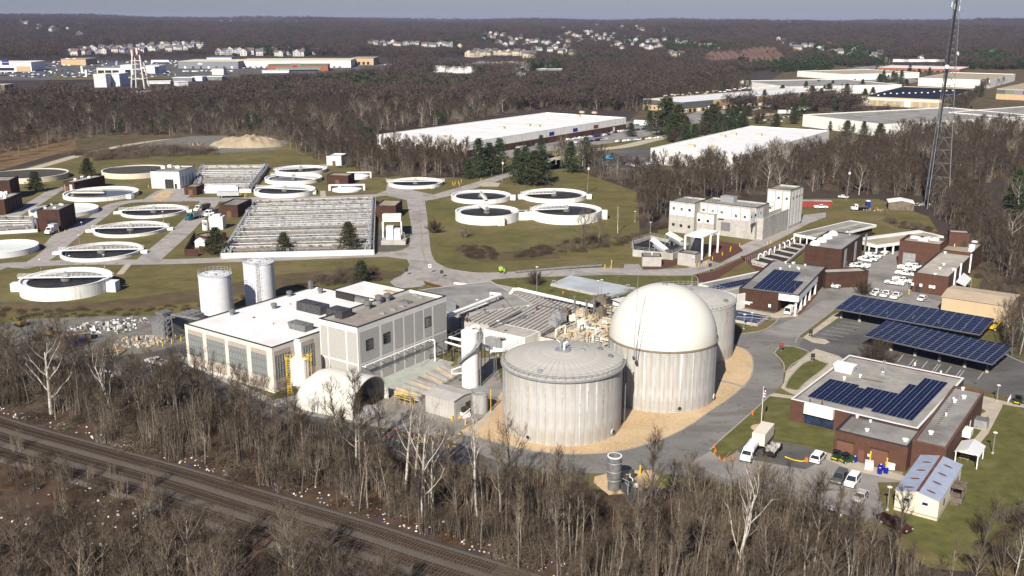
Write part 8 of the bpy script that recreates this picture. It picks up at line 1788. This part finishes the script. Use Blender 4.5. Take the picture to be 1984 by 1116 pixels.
for i in range(70):
    px=rb.uniform(1300,1800); py=300-(px-1240)*.27+rb.uniform(-22,26); p=W(px,py)
    if any((lambda c,s,dx,dy: -5<dx*c+dy*s<q.w+5 and -5<-dx*s+dy*c<q.d+5)(math.cos(q.rot),math.sin(q.rot),p.x-q.o.x,p.y-q.o.y) for q in BLDS): continue
    if i%3: tree(PE[i%4],'evergreen_tree',evl(i,px),'evergreen',px,py,rb.uniform(.8,1.2),'evergreens along the business park road')
    else: tree(PB[i%8],'bare_tree','bare tree scattered among the lots along the business park road','tree',px,py,rb.uniform(.6,.9),'bare trees along the business park road')
# named bare trees
tree(PU[0],'bare_tree','wide round bare tree with dense dark branches behind the office building','tree',1697,718,1.0); tree(PU[1],'bare_tree','round bare bush tree on the lawn island beside the reservoir lid','tree',1037,553,1.0)
tree(PU[1],'bare_tree','small bare tree on the grass patch between the pickups and the garage','tree',1672,572,1.05); tree(PU[1],'bare_tree','dark rounded bare tree at the roadside below the raised tanks','tree',841,452,1.1); tree(PU[2],'bare_tree','small rounded shrub on the lawn near the lower left raised tank','shrub',900,460,1.5)
tree(PB[4],'bare_tree','large spreading bare tree in front of the lower right raised tank','tree',1127,480,tree_h(14,1127,480,388)); tree(PB[0],'bare_tree','bare tree beside the spreading one, further down the ditch','tree',1160,470,tree_h(15,1160,470,400)); tree(PS[1],'bare_tree','thin pale bare tree standing alone on the lawn near the wood','tree',1197,452,tree_h(22,1197,452,390))
SY=((99,802,600,2,'white-limbed sycamore leaning over the left yard'),(784,958,742,1,'leftmost white trunk of the cluster left of the front digester'),(802,952,738,1,'second white trunk of the cluster left of the front digester'),(820,1014,735,3,'double white trunk, third of the cluster'),(923,1000,770,1,'tall pale trunk in front of the gravel bed left of the front digester'),(838,985,770,0,'forked pale trunk between the cluster and the tall pale trunk'),(1429,1118,862,0,'great forked white sycamore at the bottom right'),(1645,1118,990,0,'second pale sycamore right of the forked one'),(571,1122,995,2,'small white sycamore at the bottom edge by the tracks'),(640,1130,1015,0,'lower white sycamore right of the small one at the bottom edge'),(1268,1020,905,0,'pale fork-topped tree below the flare stack'),(1968,1118,985,3,'pale thin tree at the bottom right corner'),(690,900,720,3,'bare tree before the mouth of the arched shelter'),(215,800,640,0,'tall brown tree with a pale stem above the left tracks'))
for (px,py,ty,k,lab) in ((655,868,705,0,'dark round-crowned bare tree in front of the rounded back of the arched shelter'),(735,890,725,5,'dark forked bare tree crossing the open end of the arched shelter'),(560,838,700,1,'bare tree in front of the last glazed bay of the cream building'),(480,815,680,6,'smaller bare tree in front of the third glazed bay'),(870,920,800,0,'bare tree leaning over the shaded road by the metal shed'),(1335,965,850,0,'fine-twigged bare tree at the bend of the road beside the flare stack'),(1300,960,870,6,'small bare tree right of the flare stack gravel'),(1960,690,560,1,'tall bare tree in front of the tan shed end'),(1945,660,560,0,'bare tree close to the tan shed'),(380,790,640,1,'tall bare tree at the left corner of the cream building'),(300,775,640,0,'tall bare tree on the shaded yard road')):
    h=(15,17,13,18,14,16,12,19)[k]; tree(PB[k],'bare_tree',lab,'tree',px,py,tree_h(h,px,py,ty))
SYC_POS=[]
for (px,py,ty,k,lab) in SY:
    h=(20,22,19,21)[k]; tree(PS[k],'sycamore_tree' if k!=3 else 'bare_tree',lab,'tree',px,py,tree_h(h,px,py,ty))
def inpoly(x,y,poly):
    c=False; n=len(poly); j=n-1
    for i in range(n):
        if (poly[i][1]>y)!=(poly[j][1]>y) and x<(poly[j][0]-poly[i][0])*(y-poly[i][1])/(poly[j][1]-poly[i][1])+poly[i][0]: c=not c
        j=i
    return c
def inblds(x,y,m=3.):
    for b in BLDS:
        dx,dy=x-b.o.x,y-b.o.y; c,s=math.cos(b.rot),math.sin(b.rot); u,v=dx*c+dy*s,-dx*s+dy*c
        if -m<u<b.w+m and -m<v<b.d+m: return True
    return False
def sample(px,sp,jit=.45,rs=None,excl=(),terrain=False,bm=3.):
    rs=rs or rb; poly=[((WT if terrain else W)(*p)) for p in px]; poly=[(p.x,p.y) for p in poly]; ex=[[(W(*p).x,W(*p).y) for p in e] for e in excl]
    x0,x1=min(p[0] for p in poly),max(p[0] for p in poly); y0,y1=min(p[1] for p in poly),max(p[1] for p in poly); out=[]
    x=x0
    while x<x1:
        y=y0
        while y<y1:
            a=x+rs.uniform(-jit,jit)*sp; b=y+rs.uniform(-jit,jit)*sp
            if inpoly(a,b,poly) and not any(inpoly(a,b,e) for e in ex) and not inblds(a,b,bm): out.append((a,b))
            y+=sp
        x+=sp
    return out
ROADX=[(180,690),(300,683),(372,702),(530,778),(640,803),(720,820),(900,862),(1000,900),(1090,912),(1240,914),(1290,918),(1330,915),(1400,925),(1590,975),(1710,1020),(1720,1040),(1560,995),(1400,950),(1310,925),(1300,960),(1170,965),(1145,935),(1000,925),(850,905),(600,838),(470,795),(330,745),(200,722)]
STRIP=[(-40,760),(0,742),(100,745),(160,735),(240,745),(330,752),(470,800),(600,845),(720,875),(850,910),(1000,930),(1140,945),(1150,975),(1230,975),(1300,945),(1420,950),(1580,1000),(1700,1045),(1780,1110),(1900,1180),(1400,1200),(1100,1170),(900,1060),(700,1000),(494,940),(353,898),(176,850),(0,800),(-60,790)]
STRIPB=[(-40,775),(0,760),(160,765),(330,780),(600,860),(850,930),(1000,955),(1150,985),(1300,985),(1500,1010),(1690,1060),(1900,1200),(1400,1200),(1100,1150),(900,1055),(700,1000),(494,940),(353,898),(176,850),(0,800)]
SOUTH=[(-60,900),(80,890),(176,925),(353,990),(494,1040),(620,1085),(700,1120),(820,1170),(820,1300),(-120,1300)]
RIGHT=[(1900,1030),(1984,960),(2040,940),(2100,1200),(1850,1200),(1860,1090)]
FORM={}
for i_,w_ in enumerate(('round-crowned','tall round-crowned','slender','tall slender','wide-spreading','forked','small round-crowned','very tall slender')): FORM[id(PB[i_])]=w_
for i_,w_ in enumerate(('white forked','white slender','white spreading','white round-crowned')): FORM[id(PS[i_])]=w_
for i_,w_ in enumerate(('dark','tall pale','short dark','pale')): FORM[id(PT[i_])]=w_
def szone(a,b):
    x=proj(a,b,0)[0]; return 'at the bottom left corner' if x<150 else 'below the tracks left of the litter' if x<300 else 'below the tracks beside the litter' if x<480 else 'below the tracks near the small white sycamore'
def zone(a,b):
    x=proj(a,b,0)[0]
    for lim,w in ((120,'at the left edge, above the tracks'),(330,'in front of the left yard'),(480,'in front of the glazed cream building'),(640,'below the slim lime silo'),(800,'in front of the arched shelter'),(960,'in front of the metal shed'),(1120,'below the front digester'),(1290,'around the flare stack'),(1460,'below the road and the orange cones'),(1620,'below the parked silver cars'),(1800,'below the cream trailer')):
        if x<lim: return w
    return 'at the bottom right'
def woods(px,sp,protos,hs,name,label,group,cap,smin=.75,smax=1.15,terrain=False,excl=()):
    pts=sample(px,sp,terrain=terrain,excl=excl); pts.sort(key=lambda p:p[1]); n=0; rest=[]
    for a,b in pts:
        if n<cap:
            k=rb.randrange(len(protos)); l2=label.replace('#',FORM.get(id(protos[k]),'bare')).replace('@',zone(a,b)).replace('below the tracks',szone(a,b) if 'thicket' in label else 'below the tracks'); tree(protos[k],name,l2,'tree',0,0,rb.uniform(smin,smax),l2,pos=Vector((a,b,0))); n+=1
        else: rest.append((a,b))
    return rest
woods(STRIPB,6.4,PB+[PB[2],PB[3],PB[7]],None,'bare_tree','# bare tree @','bare trees between the tracks and the works',96,.62,1.1,excl=[ROADX,[(1145,915),(1300,912),(1310,965),(1300,1010),(1215,1015),(1150,985)]])
woods(STRIP,4.6,PT,None,'bare_sapling','# thin bare sapling @','saplings along the tracks',95,.7,1.25,excl=[ROADX,[(1145,915),(1300,912),(1310,965),(1300,1010),(1215,1015),(1150,985)]])
woods(SOUTH,5.2,[PB[0],PB[4],PB[5],PB[6],PB[1]],None,'bare_tree','# dark bare tree in the thicket below the tracks','bare trees below the tracks',62,.65,1.15)
woods(RIGHT,6.,[PB[0],PB[5],PB[6]],None,'bare_tree','# bare tree on the bottom right corner slope','bare trees of the bottom right corner',12,.45,.7)
woods([(1915,600),(1984,590),(2060,650),(2060,720),(1960,690),(1930,650)],6.5,[PB[0],PB[5],PS[1]],None,'bare_tree','# bare tree between the tan shed and the edge of the view','bare trees by the tan shed',14,.6,.9)
woods([(20,735),(160,740),(330,762),(470,812),(640,860),(640,880),(500,845),(300,800),(20,775)],6,[PB[0],PB[5],PB[1]],None,'bare_tree','# bare tree of the front rank @','tall trees before the cream building',20,.75,1.05)
woods([(-20,655),(110,658),(150,705),(330,748),(330,764),(160,742),(-20,742)],7.5,[PB[0],PB[4],PB[5],PB[1],PB[6]],None,'bare_tree','# bare tree of the left yard edge','',18,.6,1.0)
# --- countless growth: instances of a few variants over points
NH=bpy.data.node_groups
def scatter(name,label,variants,pts,kind='stuff'):
    """pts rows: x,y,z,scale,rot,variant"""
    coll=bpy.data.collections.new(name+'_variants')
    for i,me in enumerate(variants):
        o=bpy.data.objects.new('%s_variant'%name,me); coll.objects.link(o)
    a=np.array(pts,dtype=np.float32); me=bpy.data.meshes.new(name); me.vertices.add(len(a)); me.vertices.foreach_set('co',a[:,:3].ravel())
    for nm,ty,col in (('sc','FLOAT',3),('ro','FLOAT',4),('vi','INT',5)):
        at=me.attributes.new(nm,ty,'POINT'); at.data.foreach_set('value',a[:,col].astype(np.int32) if ty=='INT' else a[:,col])
    me.update(); ob=bpy.data.objects.new(name,me); COL.objects.link(ob); tag(ob,label,kind=kind)
    ng=bpy.data.node_groups.new(name+'_scatter','GeometryNodeTree'); ng.interface.new_socket('Geometry',in_out='INPUT',socket_type='NodeSocketGeometry'); ng.interface.new_socket('Geometry',in_out='OUTPUT',socket_type='NodeSocketGeometry')
    N=ng.nodes; gi=N.new('NodeGroupInput'); go=N.new('NodeGroupOutput'); ip=N.new('GeometryNodeInstanceOnPoints'); ci=N.new('GeometryNodeCollectionInfo'); ci.inputs['Collection'].default_value=coll; ci.inputs['Separate Children'].default_value=True; ci.inputs['Reset Children'].default_value=True
    def attr(nm,ty):
        n=N.new('GeometryNodeInputNamedAttribute'); n.data_type=ty; n.inputs['Name'].default_value=nm; return n.outputs['Attribute']
    cx=N.new('ShaderNodeCombineXYZ'); cs=N.new('ShaderNodeCombineXYZ'); L=ng.links; L.new(attr('ro','FLOAT'),cx.inputs[2]); s=attr('sc','FLOAT')
    for i in range(3): L.new(s,cs.inputs[i])
    ip.inputs['Pick Instance'].default_value=True; L.new(gi.outputs[0],ip.inputs['Points']); L.new(ci.outputs[0],ip.inputs['Instance']); L.new(attr('vi','INT'),ip.inputs['Instance Index']); L.new(cx.outputs[0],ip.inputs['Rotation']); L.new(cs.outputs[0],ip.inputs['Scale']); L.new(ip.outputs[0],go.inputs[0])
    m=ob.modifiers.new('scatter','NODES'); m.node_group=ng; return ob
def joined(pr,mt,mc):
    """trunk and crown of one variant as one mesh"""
    b=B(); b.v+= [tuple(v.co) for v in pr[0].vertices]; b.f+=[tuple(p.vertices) for p in pr[0].polygons]; b.m+=[0]*len(pr[0].polygons); o=len(b.v)
    b.v+= [tuple(v.co) for v in pr[1].vertices]; b.f+=[tuple(i+o for i in p.vertices) for p in pr[1].polygons]; b.m+=[1]*len(pr[1].polygons); return b.mesh('wood_tree',[mt,mc])
MID=[]
for i,(H,form,mt,mc) in enumerate(((17,'round',BARK,TWIG),(18,'fork',BARKP,TWIG),(16,'wide',BARK,TWIGR),(18,'round',BARKP,TWIG),(19,'wide',SYC,TWIGP),(15,'round',BARK,TWIGR),(17,'wide',BARK,TWIG))):
    MID.append(joined(proto(*bare_tree(600+i,H,.26,form,n1=11,n2=5,tw=9,twl=1.5,tww=.085),mt,mc),mt,mc))
EVM=joined(proto(*pine(650,12,7,12,6,9,.8),BARK,NEEDLE),BARK,NEEDLE); MID.append(EVM)
def stems(seed,Wd,n,H,mt,mc):
    rnd=random.Random(seed); random.seed(seed); b=B()
    for i in range(n):
        a=rnd.uniform(0,2*PI); r=Wd/2*math.sqrt(rnd.random()); h=H*rnd.uniform(.45,1); d=Vector((rnd.gauss(0,.10),rnd.gauss(0,.10),1)); o=len(b.m)
        pt=limb(b,(r*math.cos(a),r*math.sin(a),0),d,h,.045,.012,3,3,up=.05,wob=.08,rnd=rnd)
        for k in range(16):
            u,du=along(pt,rnd.uniform(.25,1)); f=(du+Vector((rnd.uniform(-1,1),rnd.uniform(-1,1),rnd.uniform(-.1,.9)))*.7).normalized(); sliver(b,u,f,rnd.uniform(.5,1.4),.04,1)
    return b.mesh('brush_stems',[mt,mc])
TH=[thicket(700,5,2.2,900,1.0,.04).mesh('brush',TWIG),thicket(701,6,2.6,1000,1.2,.04).mesh('brush',TWIGP),thicket(702,5,1.6,700,.8,.05).mesh('brush',TWIG),thicket(703,4.5,4.6,800,1.4,.04).mesh('brush',TWIGP),thicket(704,4,1.2,600,.6,.05).mesh('brush',mat('brambles',(.11,.062,.035),.95,.3,.5)),stems(710,4,26,6,BARKP,TWIGP),stems(711,4,30,4.5,BARK,TWIG),stems(712,4,22,7.5,BARKP,TWIG),stems(713,3.5,34,3.2,BARKP,TWIGP)]
FLX=[(1145,915),(1300,912),(1310,965),(1300,1010),(1215,1015),(1150,985)]
def brush(name,label,regs):
    out=[]
    for (px,sp,sm,sx,vs,ex) in regs:
        for a,b in sample(px,sp,excl=list(ex)+[FLX],bm=1.):
            if noise.noise(Vector((a/9,b/9,vs[0])))+.25*noise.noise(Vector((a/3,b/3,2)))<-.06 and px in (STRIP,SOUTH): continue
            out.append((a,b,0,rb.uniform(sm,sx),rb.uniform(0,6.28),rb.choice(vs)))
    return scatter(name,label,TH,out)
brush('undergrowth','tangled brown brush and vines filling the strip of wood and the banks',[(STRIP,3.0,.7,1.2,(0,1,3,2,4),[ROADX]),(STRIP,2.9,.6,1.3,(5,6,7,8,6,8),[ROADX]),([(-20,665),(100,668),(150,715),(160,740),(-20,742)],4,.5,1.,(0,2,5,6),[]),([(-60,862),(80,878),(230,922),(400,975),(560,1030),(560,1042),(380,995),(176,935),(60,900),(-60,880)],4.2,.4,.9,(0,2,5,6,7),[]),(SOUTH,3.6,.4,.9,(0,2,4,4),[]),(SOUTH,5.0,.6,1.1,(5,6,7,8),[]),(RIGHT,3.0,.5,.9,(0,2,4,5,6,8),[]),
   ([(-40,595),(60,600),(250,600),(380,588),(470,572),(560,560),(600,548),(590,556),(470,585),(380,600),(250,612),(60,617),(-40,622)],3.0,.35,.6,(0,2,4),[]),([(590,545),(640,528),(700,518),(740,528),(735,545),(690,552),(620,556)],3.2,.5,.9,(0,2,3),[]),
   ([(890,478),(930,474),(965,484),(965,503),(930,505),(905,497)],3.0,.5,.8,(0,2),[]),([(1020,482),(1060,474),(1070,490),(1050,498),(1000,500)],3.,.5,.8,(0,2),[]),([(1085,470),(1130,462),(1200,462),(1235,455),(1245,440),(1300,428),(1300,440),(1190,478),(1110,492),(1075,488)],3.4,.5,.9,(0,2,3),[]),
   ([(1700,420),(1760,430),(1830,450),(1860,480),(1840,470),(1750,445)],3.6,.5,.9,(0,1,2),[]),([(1880,490),(1984,560),(2080,650),(2080,720),(1984,690),(1915,640),(1900,560)],3.6,.6,1.1,(0,1,2,3),[]),([(130,300),(300,285),(420,292),(420,300),(300,305),(190,312)],5,.8,1.4,(0,1,3),[]),([(1560,985),(1700,1035),(1740,1050),(1700,1060),(1560,1010)],3,.5,.9,(0,2),[])])
# mid woods
FOREST=[
 ([(-60,322),(20,318),(90,300),(140,284),(130,258),(-60,262)],15,(0,1,2,3,5,6),False),
 ([(-300,300),(-20,298),(0,275),(130,262),(300,264),(410,262),(470,250),(560,262),(600,300),(640,305),(735,345),(735,258),(900,232),(1060,208),(1240,218),(1250,170),(1100,158),(850,158),(700,166),(500,172),(440,180),(300,196),(180,200),(-300,205)],9.0,(0,1,2,3,5,6,0,2,6,5,7,4),True),
 ([(560,285),(640,300),(720,300),(800,305),(905,310),(905,345),(870,345),(770,340),(740,345),(690,325),(620,315)],6.5,(0,1,3,5,6),False),
 ([(1075,318),(1120,330),(1200,345),(1240,372),(1242,440),(1260,440),(1290,425),(1296,395),(1400,385),(1480,375),(1560,372),(1640,378),(1700,378),(1790,382),(1830,430),(1850,470),(1890,500),(1984,570),(2200,640),(2200,300),(1984,262),(1880,242),(1830,262),(1712,285),(1600,305),(1500,318),(1400,325),(1330,332),(1240,342),(1160,325),(1100,312)],7.0,(0,1,2,3,5,6,0,2,6,4,5,0,2),False),
 ([(1243,215),(1290,215),(1340,208),(1460,175),(1440,158),(1260,172)],9,(0,1,2,5,7),False),
 ([(1830,262),(1915,175),(1950,165),(1935,158),(1850,200),(1800,245),(1740,275)],8,(0,2,5,7),False)]
RAILX=[(1865,362),(1950,350),(1960,365),(1935,380),(2000,440),(2060,490),(2040,510),(1980,478),(1910,440),(1880,400)]
mp=[]
for (px,sp) in (([(-300,300),(0,300),(200,262),(420,262),(560,275),(735,345),(735,258),(1060,212),(1240,218),(1250,180),(850,165),(500,168),(-300,195)],8),([(560,285),(905,310),(905,345),(740,345),(620,315)],5.5),([(1075,318),(1240,372),(1245,440),(1296,395),(1560,372),(1790,382),(1890,500),(2200,640),(2200,300),(1830,262),(1500,318),(1240,342)],6)):
    for a,b in sample(px,sp,excl=[RAILX]): mp.append((a,b,terr(a,b),rb.uniform(.7,1.4),rb.uniform(0,6.28),rb.choice((0,1,2,3,4,5,6,7))))
scatter('undergrowth','brown brush under the leafless woods',TH,mp)
# far woods: clumps of crowns
def clump(seed,mats):
    rnd=random.Random(seed); random.seed(seed); b=B()
    for i in range(7):
        cx,cy=rnd.uniform(-16,16),rnd.uniform(-16,16); H=rnd.uniform(11,18); w=rnd.uniform(4,6.5)
        for k in range(95):
            a=rnd.uniform(0,2*PI); e=rnd.uniform(-.5,1); rr_=rnd.random()**.4; p=Vector((cx+math.cos(a)*w*rr_*math.sqrt(max(0,1-e*e*.7)),cy+math.sin(a)*w*rr_*math.sqrt(max(0,1-e*e*.7)),H*.62+e*H*.38*rr_))
            d=Vector((rnd.gauss(0,1),rnd.gauss(0,1),rnd.uniform(0,1.6))).normalized(); sliver(b,p,d,rnd.uniform(1.4,3.4),rnd.uniform(.3,.75),0 if rnd.random()<.86 else 1)
        sliver(b,Vector((cx,cy,0)),Vector((0,0,1)),H*.8,.4,1)
    return b.mesh('far_clump',mats)
FC=[clump(800+i,[TWIGF if i%2 else TWIGR,TWIGP if i==3 else TWIG]) for i in range(5)]
b=B(); random.seed(5)
for i in range(5):
    T_,C_=pine(820+i,rb.uniform(10,16),8,8,5,7,1.6); ox,oy=rb.uniform(-12,12),rb.uniform(-12,12); o=len(b.v); b.v+=[(v[0]+ox,v[1]+oy,v[2]) for v in C_.v]; b.f+=[tuple(q+o for q in f) for f in C_.f]; b.m+=C_.m
FC.append(b.mesh('far_evergreens',[NEEDLE]))
TGT=[]
def target(x,y,half,zv):
    r=math.hypot(x,y); TGT.append((math.atan2(x,y),math.atan2(half,r),r,zv))
for (kx,ky,kr) in KEEP: target(kx,ky,7,terr(kx,ky)+2.6)
for (bx_,by_,an,w_,dp) in FARB:
    for q in range(9): f=q/8; x,y=bx_+w_*f*math.cos(an),by_+w_*f*math.sin(an); target(x,y,w_/14+2,terr(x,y)+1.)
for s_ in (V1,V2,V3,V4,V7,V8,V12,V11):
    for q in range(9):
        f=q/8*s_.w; x,y=s_.o.x+f*math.cos(s_.rot),s_.o.y+f*math.sin(s_.rot); target(x,y,s_.w/14,3.5)
TA=np.array(TGT)
def hlimit(x,y,near=True):
    r=math.hypot(x,y); a=math.atan2(x,y); m=(np.abs(TA[:,0]-a)<TA[:,1]+6/r)&(TA[:,2]>r-(-10 if near else 0))
    if not m.any(): return 99.
    t=TA[m]; return float(np.min(CAM_H+(t[:,3]-CAM_H)*(r/t[:,2])))-terr(x,y)
pts=[]
for (px,sp,vs,tt) in FOREST:
    for a,b in sample(px,sp,terrain=False,excl=[RAILX]):
            lim=hlimit(a,b,False) if tt else 99
            if lim<4: continue
            pts.append((a,b,terr(a,b),min(rb.uniform(.62,1.12),lim/18),rb.uniform(0,6.28),rb.choice(vs)))
print('mid wood',len(pts)); scatter('bare_woods','dense leafless brown woods around the works and the warehouses',MID,pts)
EXF=[[(WT(*p).x,WT(*p).y) for p in e] for e in ([(-90,200),(440,192),(470,170),(760,150),(785,123),(745,112),(440,110),(-90,120)],[(825,136),(1010,143),(1010,122),(930,112),(840,112)],[(1240,215),(1600,205),(2100,260),(2200,140),(1540,128),(1400,155)])]
fp=[]; r=930.
while r<9500:
    sp=12+.0075*r; th=R(28); 
    while th<R(152):
        a=th+rb.uniform(-.45,.45)*sp/r; rr_=r+rb.uniform(-.45,.45)*sp; x,y=rr_*math.cos(a),rr_*math.sin(a); th+=sp/r
        if any(inpoly(x,y,e) for e in EXF) or (r<1500 and inblds(x,y,18)): continue
        lim=hlimit(x,y)
        if lim<3.5: continue
        if any(-10<(x-kx)+0*ky<10 and abs(y-ky)<16 for kx,ky,_ in KEEP): continue
        g=noise.noise(Vector((x/220,y/220,5))); fp.append((x,y,terr(x,y),min(rb.uniform(.8,1.15)*(1+r/12000),lim/18),rb.uniform(0,6.28),5 if (g>.30 and rb.random()<.55) or rb.random()<.03 else rb.randrange(5)))
    r+=sp
print('far',len(fp)); scatter('far_woods','endless leafless woods rolling to the horizon',FC,fp)
# darker evergreen belts in the far right
ep=[]
for (x0,x1,y0,y1,n) in ((1290,1445,92,104,70),(1540,1700,118,128,30),(1560,1800,96,112,50),(1860,1984,112,135,60),(1440,1600,130,140,20),(1640,1700,96,104,16),(130,180,88,95,12),(320,350,70,76,10),(500,640,104,108,16),(870,960,84,92,10),(1190,1240,70,90,14)):
    for i in range(n): p=WT(rb.uniform(x0,x1),rb.uniform(y0,y1)); ep.append((p.x,p.y,p.z,rb.uniform(.8,1.3),rb.uniform(0,6.28),5))
ep=[e for e in ep if not inblds(e[0],e[1],16)]
scatter('far_evergreen_woods','dark evergreen belts in the far woods',FC,ep)
# ================================================================ haze
b=B().box(-16500,-16500,-60,16500,16500,185); hz_=b.build('haze',[],None); hz_['kind']='stuff'; hz_['label']='thin pale haze over the whole landscape'
hm=bpy.data.materials.new('haze_air'); hm.use_nodes=True; hn=hm.node_tree; hn.nodes.remove(hn.nodes['Principled BSDF']); pv=hn.nodes.new('ShaderNodeVolumePrincipled'); pv.inputs['Color'].default_value=(.60,.66,1.0,1); pv.inputs['Density'].default_value=3.4e-5; pv.inputs['Anisotropy'].default_value=.0
hn.links.new(pv.outputs[0],hn.nodes['Material Output'].inputs['Volume']); hz_.data.materials.append(hm)
print('objects',len(bpy.data.objects))
